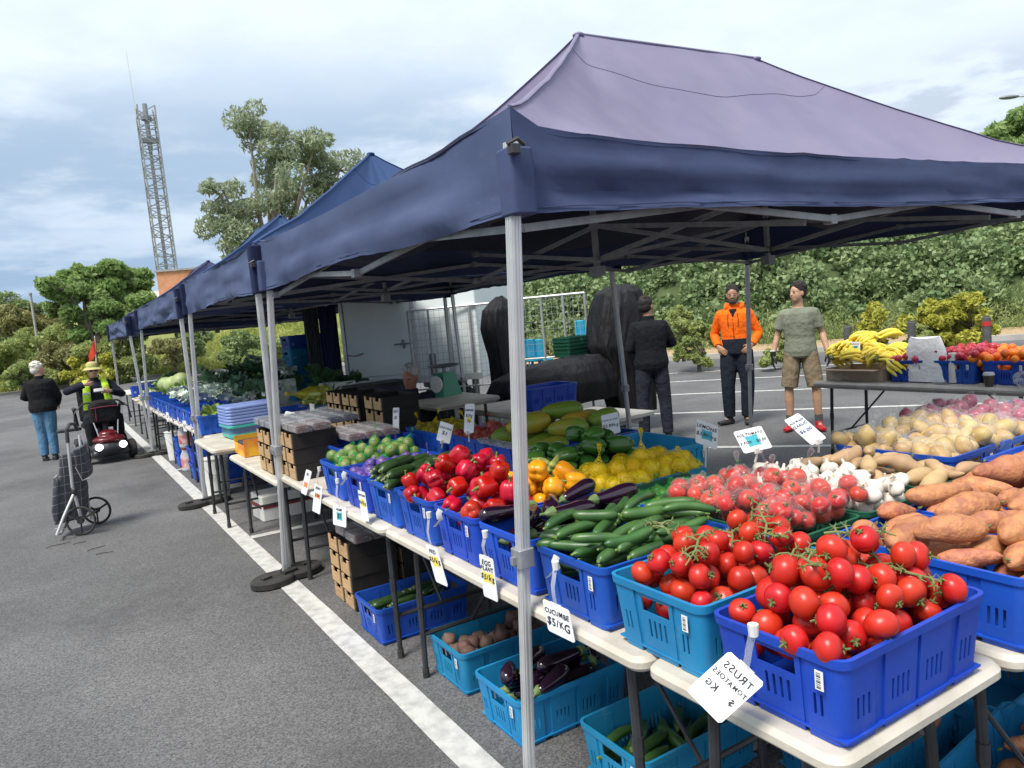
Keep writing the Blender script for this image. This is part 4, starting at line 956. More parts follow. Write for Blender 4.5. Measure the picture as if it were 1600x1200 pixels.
def bagit(objs,name,label,cat,m,tuft=None,group=None,vox=.009,infl=1.16,dirn=None):
    """shell around a cluster of items, gathered into a tuft"""
    mb=MB(); cs=[o.location.copy() for o in objs]; ctr=sum(cs,Vector())/len(cs); r=max(max(o.dimensions) for o in objs)*.5 if False else None
    for o,c_ in zip(objs,cs):
        rr=max(abs(v) for cr in o.bound_box for v in cr)*infl*o.scale[0]; mb.ell(c_-ctr,(rr,rr,rr*.94),10,7)
    for c_ in cs:  # fill between
        mb.ell((c_-ctr)*.55,max(abs(v) for cr in objs[0].bound_box for v in cr)*1.15,10,7)
    top=max(cs,key=lambda c_:c_.z)-ctr; r0=max(abs(v) for cr in objs[0].bound_box for v in cr)
    d=Vector(dirn or (rnd.uniform(-.6,.6),rnd.uniform(-.6,.6),1)).normalized(); tl=tuft or r0*2.2
    if rnd.random()<.5: tl*=.25
    mb.tube([top,top+d*r0*1.1,top+d*(r0*1.1+tl*.4),top+d*(r0+tl)],[r0*.9,r0*.42,r0*.14,r0*.42],8)
    me=remesh(mb,name,m,vox,3); 
    co=np.empty(len(me.vertices)*3,dtype=np.float32); me.vertices.foreach_get('co',co); co=co.reshape(-1,3)
    for i in range(len(co)):
        v=Vector(co[i]); k=nz(v.x*45+ctr.x,v.y*45+ctr.y,v.z*45); co[i]+=np.array((v.normalized()*k*r0*.10))
    me.vertices.foreach_set('co',co.ravel()); me.update()
    o=link(name,me); o.location=ctr; return tag(o,label,cat,group)
def cluster(objs,k):
    """greedy split of a pile into k spatial groups"""
    o=sorted(objs,key=lambda q:q.location.x+q.location.y*1.7); cs=[o[int((i+.5)*len(o)/k)].location.copy() for i in range(k)]
    for _ in range(6):
        g=[[] for _ in range(k)]
        for q in objs: g[min(range(k),key=lambda i:(q.location-cs[i]).length)].append(q)
        cs=[sum((q.location for q in gg),Vector())/len(gg) if gg else cs[i] for i,gg in enumerate(g)]
    return [gg for gg in g if gg]
for k,objs in nets:
    wh={'purple':'purple net bag of plums beside the zucchinis','green':'green net bag of kiwifruit beside the berry trays'}[k]
    for gg in cluster(objs,5): bagit(gg,'net_bag',wh,'net bag',NM[k],tuft=.07,group=wh,vox=.011,infl=1.07)
# ---- second column ----
crate('blue',2.175,1.20,TZ,'blue crate of sweet potatoes beside the near tomato crate',rot=PI/2); crate('blue',2.575,1.20,TZ,'blue crate of sweet potatoes second from the tomatoes',rot=PI/2); crate('blue',2.975,1.20,TZ,'blue crate of sweet potatoes at the right, before the bagged potatoes',rot=PI/2)
for i,x in enumerate((2.175,2.575,2.975)):
    fillpile(PSW,19,x,1.20,TZ,.175,.275,Sl(.2,.036,4),'rusty orange sweet potato in the crate %s'%('beside the near tomatoes','in the middle of the three','farthest right')[i],'sweet potato',yaw=lambda:rnd.gauss(-.35,.42),spin='roll',slope=.25,over=.05,tilt=.12,scale=(.9,1.3))
BH=.13; bz=TZ+.075
for x,y,l in ((2.06,1.80,'green basket of bagged tomatoes beside the sweet potatoes'),(2.43,1.80,'green basket of garlic bulbs'),(2.83,1.82,'green basket of white sweet potatoes'),(2.06,2.28,'green basket of netted limes behind the bagged tomatoes')):
    basket(x,y,bz,l,PI/2 if y<2.2 else 0)
gt=fillpile(PT,72,2.12,1.86,bz+.05,.21,.29,Sb(.036),'tomato inside a clear plastic bag in the green basket','tomato',spin='ball',slope=.5,over=.07,H_=BH,under=.08,scale=(.82,.96))
for gg in cluster(gt,9): bagit(gg,'plastic_bag','clear plastic bag of pinkish tomatoes in the green basket','plastic bag',M_polyr,group='bags of tomatoes',tuft=.09)
ga=fillpile(PGA,74,2.44,1.84,bz+.03,.18,.28,Sb(.031),'white garlic bulb heaped in the green basket','garlic',spin='ball',slope=.5,over=.06,H_=BH,under=.08,scale=(.95,1.25))
fillpile(PWS,34,2.84,1.84,bz,.17,.27,Sl(.16,.026,4),'pale knobbly sweet potato in the green basket','white sweet potato',yaw=lambda:rnd.gauss(.1,.5),spin='roll',slope=.25,over=.07,H_=BH,under=.08,scale=(.95,1.3))
li=fillpile(PLI,60,2.10,2.28,bz,.26,.16,Sb(.025),'green lime inside a green net bag','lime',spin='any',slope=.5,over=.02,H_=BH,under=.07,scale=(1,1.2))
for gg in cluster(li,5): bagit(gg,'net_bag','bright green net bag of limes between lemons and bagged tomatoes','net bag',NM['green'],group='net bags of limes',tuft=.09,vox=.010,infl=1.1)
crate('cyan',2.20,2.66,TZ,'cyan crate of netted lemons on the middle table'); 
le=fillpile(PLE,74,2.22,2.66,TZ,hx+.02,hy,Sb(.035),'yellow lemon inside a yellow net bag','lemon',spin='any',slope=.7,over=.04,scale=(1.05,1.2))
for gg in cluster(le,6): bagit(gg,'net_bag','yellow net bag of lemons beside the green capsicums','net bag',NM['yellow'],group='net bags of lemons',tuft=.10,vox=.011,infl=1.06)
crate('blue',2.24,3.08,TZ,'blue crate of green capsicums between lemons and papayas')
fillpile(PGC,28,2.22,3.08,TZ,hx,hy+.02,Sl(.14,.046,3),'dark green capsicum piled behind the yellow ones','capsicum',spin='roll',slope=.4,over=.05,yaw=lambda:rnd.gauss(.4,.8))
fillpile(PLC,8,1.93,3.0,TZ+.03,.06,.09,Sl(.17,.02,4),'pale green long capsicum beside the green capsicums','capsicum',spin='roll',slope=.2,over=.05,yaw=lambda:rnd.gauss(1.0,.3))
# papayas
for x,y,l in ((2.40,3.78,'near'),(2.79,3.78,'rear')): crate('blue',x,y,TZ,'blue crate of papayas at the %s side of the inner table'%('left' if l=='near' else 'right'),rot=PI/2)
fillpile(PPA,14,2.58,3.80,TZ,.36,.27,Sl(.27,.06,4),'large green and yellow papaya heaped in the inner crates','papaya',yaw=lambda:rnd.gauss(-.15,.3),spin='roll',slope=.3,over=.05,under=.08,tilt=.08,scale=(.88,1.1))
me=MB(); 
for k in range(40):
    w=k/39; me.v+= [(-.0+.02*nz(k*.5),-.29+w*.6,.0),(-.02+.03*nz(k*.7,2),-.29+w*.6,.03+.012*nz(k*.9)),(.03,-.28+w*.58,.035+.01*nz(k*.6,5)),(.06,-.27+w*.56,.0)]
for k in range(39):
    for j in range(3): me.f.append((k*4+j,k*4+j+1,k*4+5+j,k*4+4+j))
thing('crate_liner','crumpled clear plastic liner over the front rim of the papaya crate','plastic sheet',(2.20,3.80,TZ+.195),0,None,me.mesh('crate_liner',bagmat('liner_film',(.6,.62,.66),.35)))
crate('cyan',2.76,3.17,TZ,'small cyan crate behind the green capsicums, right of the papayas',rot=PI/2)
crate('blue',2.40,4.36,TZ,'blue crate of netted brown onions',rot=PI/2); crate('blue',2.36,4.95,TZ,'blue crate of netted avocados before the wooden trays',rot=PI/2)
bo=fillpile(PBO,85,2.44,4.38,TZ,.2,.27,Sb(.0305),'brown-red onion inside a red net bag','brown onion',spin='ball',slope=.3,over=.03,cand=40)
for gg in cluster(bo,4): bagit(gg,'net_bag','red net bag of brown onions behind the papayas','net bag',NM['red'],group='net bags of brown onions',tuft=.08,vox=.013,infl=1.05)
av=fillpile(PAV,44,2.40,4.96,TZ,.18,.27,Sb(.036),'dark avocado inside a yellow net bag','avocado',spin='any',slope=.4,over=.02)
for gg in cluster(av[14:],4): bagit(gg,'net_bag','yellow net bag of avocados in front of the wooden trays','net bag',NM['yellow'],group='net bags of avocados',tuft=.11,vox=.012,infl=1.08)
# potatoes and red onions in plastic bags
for x,y,l in ((3.35,2.02,'first'),(3.75,2.02,'second'),(4.15,2.05,'third')): crate('blue',x,y,TZ,'blue crate of bagged %s at the far right, %s of three'%('potatoes' if l!='third' else 'red onions',l),rot=PI/2)
po=fillpile(PPO,135,3.54,2.04,TZ,.37,.27,Sb(.036),'pale potato inside a clear bag in the far right crates','potato',spin='any',slope=.5,over=.05,scale=(.9,1.15),cand=50)
for gg in cluster(po,9): bagit(gg,'plastic_bag','clear plastic bag of potatoes in the crates behind the white sweet potatoes','plastic bag',M_poly,group='bags of potatoes',tuft=.08,vox=.012,infl=1.06)
on=fillpile(PON,90,4.2,2.10,TZ,.22,.34,Sb(.037),'red onion inside a clear bag','red onion',spin='ball',slope=.25,over=.04,scale=(1,1.15))
on+=fillpile(PON,46,4.62,1.9,TZ+.0,.18,.3,Sb(.037),'red onion inside a clear bag','red onion',spin='ball',slope=.35,over=.04)
crate('blue',4.58,1.95,TZ,'blue crate of bagged red onions at the right edge behind the potatoes',rot=PI/2)
for gg in cluster(on,8): bagit(gg,'plastic_bag','clear plastic bag of red onions behind the potatoes','plastic bag',M_poly,group='bags of red onions',tuft=.08,vox=.013,infl=1.06)
table('side table under the rightmost red onion crate',4.52,5.3,1.3,2.42,legs=False)
table('small side table under the nearest bagged potatoes',3.46,4.2,.93,1.58,legs=False)
crate('blue',3.38,1.36,TZ,'blue crate of loosely bagged potatoes behind the sweet potatoes',rot=PI/2)
p2=fillpile(PPO,26,3.36,1.40,TZ,.18,.24,Sb(.036),'pale potato in a clear bag next to the sweet potatoes','potato',spin='any',slope=.3,over=.04)
for gg in cluster(p2,2): bagit(gg,'plastic_bag','clear plastic bag of potatoes right behind the sweet potatoes','plastic bag',M_poly,group='bags of potatoes near the sweet potatoes',tuft=.1,vox=.012,infl=1.06)
# tomato vine stems lying over the heaps
def vine(i):
    mb=MB(); p=Vector((-.08,0,0)); pts=[p]; 
    for k in range(6): p=p+Vector((.028,rnd.uniform(-.012,.012),rnd.uniform(-.006,.008))); pts.append(p)
    mb.tube(pts,[.0042,.004,.0038,.0036,.003,.003,.002],7)
    for k in range(1,6):
        for s in (-1,1):
            if rnd.random()<.75: d=Vector((rnd.uniform(-.01,.02),s*rnd.uniform(.018,.034),rnd.uniform(-.012,.012))); mb.tube([pts[k],pts[k]+d*.6+Vector((0,0,.004)),pts[k]+d],[.003,.0026,.0022],6); q=pts[k]+d
            else: continue
            for w in range(5): a_=w*1.26; mb.tube([q,q+Vector((.014*math.cos(a_),.006*s,.014*math.sin(a_)))],[.0022,.0008],4)
    return ('vine_stem',mb.mesh('vine_stem',mat('vine_green',(.13,.17,.05),(.19,.21,.08),.7,60)),[])
PV=[vine(i) for i in range(5)]
toms=[o for o in S.objects if o.name.startswith('tomato') and o.parent is None and 'crate' in o['label'] and 'basket' not in o['label']]
toms=[o for o in toms if o.location.z>TZ+.23]
for i in range(13):
    o=rnd.choice(toms); near='blue crate' in o['label']
    spawn(rnd.choice(PV),'green tomato vine stem lying among the tomatoes of the %s crate'%('blue' if near else 'cyan'),'vine stem',(o.location.x-.03,o.location.y+rnd.uniform(-.035,.035),o.location.z+.020),(rnd.uniform(-.3,.3),rnd.uniform(-.35,.35),rnd.uniform(0,6.28)),'vine stems in the %s tomato crate'%('blue' if near else 'cyan'))
# ---- under the tables ----
for col,x,y,l in (('cyan',1.765,2.04,'cyan crate of dark cucumbers on the ground below the tomatoes'),('cyan',1.655,2.65,'cyan crate of eggplants on the ground below the cucumbers'),('cyan',1.68,3.18,'cyan crate of beetroot on the ground between the table legs'),('blue',1.585,3.97,'blue crate of dark zucchinis on the ground beside the wooden trays')):
    crate(col,x,y,.002,l)
fillpile(PCU,26,1.765,2.04,.0,hx,hy,Sl(.17,.0185),'dark cucumber in the cyan crate on the ground','cucumber',yaw=lambda:rnd.gauss(.2,.5),spin='roll',under=.17,slope=2,scale=(1.05,1.25))
fillpile(PEG,14,1.655,2.65,.0,hx-.03,hy-.02,Sl(.2,.034,4),'shiny eggplant in the cyan crate on the ground','eggplant',spin='roll',under=.13,slope=2)
fillpile(PBE,26,1.70,3.18,.0,hx,hy,Sb(.038),'brownish beetroot in the cyan crate on the ground','beetroot',spin='ball',under=.12,slope=2)
fillpile(PZU,18,1.585,3.97,.0,hx,hy,Sl(.21,.024,5),'dark zucchini in the blue crate on the ground','zucchini',yaw=lambda:rnd.gauss(.2,.3),spin='roll',under=.13,slope=2)
for i,(x,y,l) in enumerate(((2.32,1.62,'first'),(2.9,1.5,'second'),(2.45,1.12,'third'),(3.5,1.4,'fourth'))):
    crate('cyan',x,y,.002,('cyan crate on the ground below the sweet potatoes, holding loose roots','cyan crate on the ground at the right below the side table','cyan crate on the ground at the bottom right corner','cyan crate on the ground farthest right under the side tables')[i],rot=.05*i)
fillpile(PSW,12,2.32,1.62,0,hx,hy,Sl(.2,.036,4),'sweet potato in a cyan crate on the ground','sweet potato',spin='roll',under=.13,slope=2)
fillpile(PSW,9,2.45,1.12,0,hx,hy,Sl(.2,.036,4),'sweet potato in the cyan crate at the bottom right','sweet potato',spin='roll',under=.13,slope=2)
# cardboard / wooden trays
M_wood=mat('tray_board',(.50,.33,.17),(.40,.25,.12),.8,9,bump=.2,bscale=40,stretch=(1,1,6),rand=.08); M_dark=mat('tray_dark',(.010,.008,.007),(.018,.014,.012),.8,8)
def tray(w=.30,l=.40,h=.105):
    mb=MB(); t_=.008
    mb.box(0,w,0,t_,0,h).box(0,w,l-t_,l,0,h).box(w-t_,w,t_,l-t_,0,h).box(t_,w-t_,t_,l-t_,0,.01).box(.002,t_,.002,l-.002,0,h*.3)
    for y in (0,l/2-.012,l-.024): mb.box(-.001,.012,y+.0015,y+.0225,0.001,h-.001)
    body=mb.mesh('fruit_tray',M_dark,False); ch=[]
    for k in range(2):
        y0=.026+k*(l/2-.002); y1=y0+l/2-.042; ym=(y0+y1)/2; hh=h-.006; p=MB().box(-.006,.001,y0,ym-.04,.006,hh).box(-.006,.001,ym+.04,y1,.006,hh).box(-.006,.001,ym-.04,ym+.04,.006,hh-.028); 
        p.box(-.0075,-.0062,ym-.012,ym+.012,.03,.05) if False else None
        ch.append(('end_panel',p.mesh('end_panel',M_wood,False)))
    return ('fruit_tray',body,ch)
PTY=tray()
def trays(x,y,z,n_,label,dy=0):
    for k in range(n_): spawn(PTY,label+(', topmost' if k==n_-1 else ', at the bottom' if k==0 else ', %s from the top'%{1:'second',2:'third',3:'fourth'}[n_-1-k]),'tray',(x+rnd.uniform(-.004,.004),y+rnd.uniform(-.006,.006),z+k*.107),group='stacked wooden trays')
trays(2.10,6.40,TZ,4,'tan wooden tray in the left stack behind the kiwifruit')
trays(2.10,5.97,TZ,4,'tan wooden tray in the middle stack behind the kiwifruit')
trays(2.11,5.46,TZ,4,'tan wooden tray in the right stack by the avocados')
trays(1.29,5.02,TZ-.0,3,'tan berry tray stacked beside the kiwi crate'); trays(1.28,5.62,.705,3,'tan berry tray stacked left of the tent leg')
trays(1.38,4.38,.002,4,'tan wooden tray stacked on the ground below the kiwi crate')
trays(1.72,4.38,.002,3,'tan wooden tray on the ground behind the front stack')
# punnets on trays
M_berry=mat('dark_berries',(.035,.012,.018),(.10,.02,.03),.35,60,bump=.8,bscale=90,bdist=.01); M_blueb=mat('blueberries',(.02,.025,.05),(.05,.06,.11),.5,60,bump=.8,bscale=90,bdist=.01)
def punnet(m,n_): return (n_,MB().bbox(-.055,.055,-.085,.085,0,.038,.012).mesh(n_,m),[('clear_lid',MB().bbox(-.06,.06,-.09,.09,.001,.052,.014).mesh('clear_lid',bagmat('punnet_clear',(.75,.78,.80),.10,.1,30,.3)))])
PB1=punnet(M_berry,'berry_punnet'); PB2=punnet(M_blueb,'berry_punnet')
for (x,y,z,nx_,ny_,pr,l) in ((1.36,5.06,TZ+.322,2,2,PB1,'clear punnet of dark red berries on the stack beside the kiwi crate'),(1.36,5.56,TZ+.29,5,4,PB2,'clear punnet of blueberries spread behind the tent leg'),(1.66,4.90,TZ+.23,3,3,PB1,'clear punnet of reddish berries in front of the wooden trays'),(1.46,4.42,.43,3,2,PB1,'clear punnet of dark berries on the floor trays')):
    for i in range(nx_):
        for j in range(ny_): spawn(pr,l,'punnet',(x+i*.125,y+j*.185,z+rnd.uniform(0,.004)),(0,0,rnd.uniform(-.04,.04)),l)
for i in range(2): crate('blue',1.80,4.98+.42*i,TZ,('blue crate carrying reddish berry punnets behind the kiwi crate','blue crate carrying blueberries behind the tan trays')[i],lbl=False)
for i in range(2):
  for j in range(2): trays(1.36+.31*i,5.5+.41*j,TZ+.175 if False else .705+.325,0,'x')
# ---------- price cards ----------
scuff(M_card,(.55,.55,.52),.5,12,.55,.72)
def ray_(px,py): return (right*(px-800)+down*(py-600)+fwd*f_)
O_=Vector((0,0,1.73))
def at_(px,py,ax,v):
    d=ray_(px,py); i='xyz'.index(ax); return O_+d*((v-O_[i])/d[i])
M_cy=mat('marker_cyan',(.05,.42,.52),rough=.6); M_ye=mat('marker_yellow',(.75,.62,.12),rough=.6); M_or=mat('marker_orange',(.80,.25,.08),rough=.6)
M_inkb=mat('marker_blue',(.03,.06,.22),rough=.6)
def card_sign(px,anchor,nrm,lines,label,patch=None,hang=None,stand=None,ink=None,prow=.36):
    """px: TL,TR,BR,BL of the card; lines: [(text, row height 0..1 from the bottom, size fraction)]"""
    cx_=sum(p[0] for p in px)/4; cy_=sum(p[1] for p in px)/4; C_=at_(cx_,cy_,*anchor)
    if nrm is None: nrm=(O_-C_).normalized()+Vector((-.25,0,.1))
    nv=Vector(nrm).normalized(); W_=[]
    for p in px:
        d=ray_(*p); t_=(C_-O_).dot(nv)/d.dot(nv); W_.append(O_+d*t_)
    TL,TR,BR,BL=W_; cen=sum(W_,Vector())/4; ux=((TR-TL)+(BR-BL))/2; uy=((TL-BL)+(TR-BR))/2; wd,hg=ux.length,uy.length
    if nv.dot(O_-cen)<0: nv=-nv
    t=thing('price_card',label,'price card',cen)
    # card slab with clipped corners, 2.5 mm thick
    cs=[]; k=.05
    for a_,b_ in ((-.5,-.5),(.5,-.5),(.5,.5),(-.5,.5)):
        cs.append((a_,b_))
    pts=[(-.5+k,-.5),(.5-k,-.5),(.5,-.5+k),(.5,.5-k),(.5-k,.5),(-.5+k,.5),(-.5,.5-k),(-.5,-.5+k)]
    f=[ux*a_+uy*b_+nv*.0012 for a_,b_ in pts]; g=[ux*a_+uy*b_-nv*.0012 for a_,b_ in pts]; n_=8; fs=[tuple(range(8)),tuple(reversed(range(8,16)))]+[(i,(i+1)%8,8+(i+1)%8,8+i) for i in range(8)]
    part('card',MB().add(f+g,fs),M_card,t,False)
    def aff(me,off):  # text plane (x,y metres) -> card
        A=Matrix((ux.normalized(),uy.normalized(),nv)).transposed().to_4x4(); A.translation=uy.normalized()*off+nv*.0022; me=me.copy(); me.transform(A); return me
    if patch:
        pm,w_,h_=patch; q=[ux*a_*w_+uy*(b_*h_+prow-.5)+nv*.0015 for a_,b_ in ((-.46,-.5),(.1,-.42),(.5,-.5),(.47,.1),(.5,.5),(-.1,.42),(-.5,.5),(-.44,0))]; part('highlight',MB().add(q,[tuple(range(8))]),pm,t,False)
    for s,row,sz in lines:
        me=text_mesh(s,1.0,ink or M_ink); sx=max(v.co.x for v in me.vertices)-min(v.co.x for v in me.vertices); sc=min(sz*hg,.92*wd/sx)
        m2=me.copy(); m2.transform(Matrix.Diagonal((sc*min(1.0,.95*wd/(sx*sc)),sc,1,1))); part('writing',aff(m2,hg*(row-.5)) ,None,t)
    up=uy.normalized()
    if hang: # clear strap from the top edge to the crate rim point
        T=uy*.5; q=at_(*hang[0],*anchor)-cen; mb=MB(); mid=(T+q)/2+nv*.012; mb.tube([T-up*.004,T*.75+q*.25+nv*.008,mid,q],[(.009,.0012)]*4,6,up=tuple(ux.normalized()))
        part('strap',mb,M_clear,t); part('clip',MB().tube([q-Vector((0,0,.012)),q+Vector((0,0,.014))],[.010,.012],8).tube([T-ux*.2,T+ux*.2],.0028,6),M_white,t)
    if stand:
        q=at_(*stand,*anchor)-cen; B=-uy*.5; part('stand',MB().tube([B+up*.004,(B+q)/2,q,],[.004,.004,.005],6).bbox(-.02,.02,-.004,.004,-.010,.012,.004,Matrix.Translation(B)),M_white,t)
    return t
NX=(-1,-.12,.05)
card_sign([(1195,1070),(1140,1015),(1072,1080),(1125,1130)],('x',1.19),(-.75,-.45,.48),[('TRUSS',.80,.18),('TOMATOES',.60,.17),('$    KG',.38,.16)],'white card reading TRUSS TOMATOES hanging askew from the near blue crate',hang=[(1177,985)])
card_sign([(848,936),(889,953),(899,1006),(857,984)],('x',1.235),NX,[('CUCUMBE',.70,.26),('$5/KG',.36,.34)],'white card reading CUCUMBE $5/KG hanging below the cucumber crate',hang=[(868,884)])
card_sign([(749,866),(770,873),(779,942),(756,930)],('x',1.245),NX,[('EGG',.84,.16),('PLANT',.70,.16),('$5/kg',.50,.2)],'white card with yellow $5/kg hanging from the eggplant crate',(M_ye,.8,.26),hang=[(758,835)],prow=.5)
card_sign([(664,850),(684,857),(699,917),(683,909)],('x',1.245),NX,[('RED',.86,.15),('$5/kg',.62,.18)],'white card with yellow price hanging from the second red capsicum crate',(M_ye,.7,.3),hang=[(670,805)],prow=.6)
card_sign([(559,766),(570,769),(577,816),(566,810)],('x',1.245),NX,[('ZUCCHINI',.86,.14),('$4/kg',.60,.2)],'narrow white card with yellow marks on the zucchini crate',(M_ye,.6,.3),prow=.6)
card_sign([(520,790),(541,792),(541,826),(521,818)],('x',1.235),(-1,-.2,.05),[('PLUMS',.82,.16),('$5',.5,.3)],'white card with a cyan price patch hanging below the plum crate',(M_cy,.45,.42),hang=[(527,752)],prow=.5)
card_sign([(492,757),(504,760),(500,805),(488,797)],('x',1.245),NX,[('KIWI',.88,.14),('2 for',.64,.14)],'white card with orange patch, second from the dark berry trays',(M_or,.7,.18),hang=[(499,733)],prow=.62)
card_sign([(479,733),(487,737),(479,774),(470,770)],('x',1.245),NX,[('$2',.84,.16)],'white card with orange patch right beside the dark berry trays',(M_or,.7,.22),prow=.4)
card_sign([(614,637),(624,637),(623,675),(614,675)],('x',2.04),NX,[('AVO',.84,.16),('$2',.6,.2)],'upright narrow card in front of the yellow netted avocados',stand=(618,684))
card_sign([(688,658),(709,664),(702,694),(682,687)],('x',2.06),None,[('ONIONS',.72,.2),('$3',.45,.25)],'tilted white card between avocados and red netted onions',stand=(690,700))
card_sign([(727,631),(742,631),(740,676),(725,676)],('x',2.08),NX,[('ONIONS',.78,.12),('$2/kg',.60,.14),('kg',.42,.14)],'tall narrow card with yellow price at the left end of the papayas',(M_ye,.5,.22),stand=(733,690),prow=.45)
card_sign([(939,650),(965,643),(970,676),(943,681)],('y',3.42),None,[('PAPAYA SALE',.70,.2),('$3.99kg',.42,.26)],'white card with a handwritten price at the right end of the papayas',stand=(957,692))
card_sign([(1089,654),(1122,666),(1121,703),(1086,691)],('y',2.62),None,[('LEMONS',.76,.24),('$3.80/kg',.44,.26)],'white stand-up card reading LEMONS with a cyan price patch',(M_cy,.50,.42),stand=(1102,730),prow=.46)
card_sign([(1146,676),(1188,664),(1208,700),(1162,708)],('y',2.0),None,[('AUS TOMATO',.76,.20),('2 FOR   $5.00',.42,.26)],'white card with a cyan $5.00 patch behind the bagged tomatoes',(M_cy,.45,.5),stand=(1180,722),prow=.46)
card_sign([(1225,656),(1247,646),(1292,683),(1268,697)],('y',1.95),None,[('AUS MADE',.80,.15),('GARLIC',.66,.15),('$6.00',.45,.15)],'bluish white card leaning above the garlic bulbs',stand=(1279,706),ink=M_inkb)
card_sign([(1322,534),(1344,534),(1344,551),(1322,551)],('x',6.85),None,[('BANANAS',.78,.2),('$3.50',.42,.3)],'small white card with cyan price at the left of the bananas',(M_cy,.7,.45),stand=(1334,563),prow=.42)
card_sign([(447,642),(461,645),(456,656),(441,654)],('y',6.3),None,[('$4',.5,.4)],'white card lying on the blueberry punnets',)
def tie(x,y,z,lb):
    mb=MB().tube([(0,0,.02),(-.012,-.004,.008),(-.01,-.005,-.012),(0,-.002,-.02),(-.006,.015,-.03),(-.016,.04,-.055)],[(.012,.0015)]*3+[(.008,.004)]+[(.010,.0015)]*2,6)
    thing('plastic_tie',lb,'tie',(x,y,z),0,'plastic ties on the crate rims',mb.mesh('plastic_tie',M_white))
tie(1.265,1.93,.938,'white plastic tie knotted on the cucumber crate rim'); tie(1.265,2.76,.938,'white plastic tie on the red capsicum crate next to the eggplants'); tie(1.265,3.93,.938,'white plastic tie on the rim of the plum crate')

# ---------- far fruit table ----------
FX=7.02
for i,y in enumerate((4.06,3.64,3.22,2.80,2.38,1.96)): crate('blue',6.97,y,TZ,['blue crate under the bagged apples behind the plastic bag stand','blue crate of netted apples right of the bag stand','blue crate of oranges right after the netted apples','blue crate of oranges at the right picture edge','empty blue crate just beyond the oranges','last empty blue crate of the fruit table'][i],rot=0)
bx=thing('cardboard_box','low torn cardboard carton under the bananas','box',(6.85,4.62,TZ)); mb=MB().box(-.17,.25,-.33,-.325,0,.12).box(-.17,.25,.28,.285,0,.12).box(-.17,-.165,-.325,.28,0,.10).box(.245,.25,-.325,.28,0,.12).box(-.165,.245,-.325,.28,0,.006)
part('carton',mb,mat('carton',(.48,.36,.26),(.40,.30,.21),.85,6),bx,False); part('flap',MB().box(-.28,-.17,-.3,.25,.11,.115),mat('carton',0),bx,False)
def banana_bunch(i):
    ch=[]; q=random.Random(i)
    for k in range(7):
        row=k//4; kk=k%4; pts=[];rs=[]; o=(kk-1.5+row*.5)
        for j in range(9):
            u=j/8; an=-.15+u*1.25; r_=.12+.008*q.random(); x=r_*math.sin(an)*1.35; z=-r_*(1-math.cos(an))*1.0+.03+row*.032; pts.append((x,o*(.012+.024*min(1,u*2))*1.25,z)); rs.append(.0175*(math.sin(PI*min(1,max(.05,u*.94+.04))))**.4)
        ch.append(('banana',MB().tube(pts,rs,8).mesh('banana',M_ban)))
    return ('banana_bunch',None,ch+[('crown_stem',MB().tube([(-.05,-.0,.02),(-.012,0,.035)],[.012,.026],8).mesh('crown_stem',M_dstem))])
PBN=[banana_bunch(i) for i in range(2)]
for k in range(34):
    u=rnd.random(); v=rnd.random(); y=4.93-u*.74; zz=TZ+.09+.29*math.sin(PI*min(1,.25+u*.65))*(.35+.65*v); o=spawn(PBN[k%2],'hand of yellow-green bananas heaped at the left end of the fruit table','bananas',(6.72+v*.38,y,zz),(rnd.uniform(-.5,.5),rnd.uniform(-.5,.3),rnd.uniform(0,6.28)),'banana bunches on the fruit table',rnd.uniform(1.0,1.2))
apl=[]
for y,n_ in ((4.06,70),(3.64,105)):
    apl.append(fillpile(PAP,n_,6.97,y,TZ,.27,.19,Sb(.036),'pinkish red apple inside a red net bag on the fruit table','apple',spin='ball',slope=.4,over=.06,cand=40))
for gs in apl:
    for gg in cluster(gs,3): bagit(gg,'net_bag','red net bag of apples on the far fruit table','net bag',NM['red'],group='net bags of apples',tuft=.09,vox=.014,infl=1.04)
for y in (3.22,2.82): fillpile(POR,90,6.97,y+.05,TZ,.27,.22,Sb(.037),'bright orange heaped in the crates at the right edge','orange',spin='ball',slope=.4,over=.06,cand=40)
def bagroll():
    c_=at_(1447,560,'x',6.72); t=thing('bag_stand','stand holding a bundle of thin white plastic shopping bags on the fruit table','bag stand',(6.72,c_.y,.742))
    mb=MB(); n_=20
    for i in range(13):
        z=i/12*.40+.01
        for k in range(n_):
            a_=2*PI*k/n_; w=1-.25*max(0,z-.30)/.1; mb.v.append((.035*math.sin(a_)*w+.008*nz(k,z*9),.185*math.cos(a_)*w+.012*nz(k*1.7,z*14),z+.012*math.cos(a_*2)*(i>10)))
    for i in range(12):
        for k in range(n_): mb.f.append((i*n_+k,i*n_+(k+1)%n_,(i+1)*n_+(k+1)%n_,(i+1)*n_+k))
    mb.f.append(tuple(12*n_+k for k in range(n_)))
    part('plastic_bags',mb,mat('bag_film',(.95,.95,.95),(.90,.90,.92),.5,20,bump=.6,bscale=25,bdist=.015),t)
    mb=MB().tube([(0,-.235,.008),(0,-.235,.27)],[.035,.035],14); part('roll',mb,M_white,t); part('base',MB().lathe([(.001,0),(.09,0),(.09,.008),(.001,.008)],20,Matrix.Translation((0,-.15,0))),M_alud,t)
bagroll()
c_=at_(1545,588,'x',6.62); cup=thing('coffee_cup','brown paper takeaway cup with white lid on the fruit table','cup',(6.62,c_.y,.742)); part('cup_body',MB().lathe([(.03,0),(.042,.095),(.041,.097)],18),mat('kraft_cup',(.07,.05,.04),(.09,.07,.05),.7,8),cup); part('lid',MB().lathe([(.0445,.094),(.045,.102),(.040,.112),(.038,.118),(.001,.117)],18),M_white,cup)
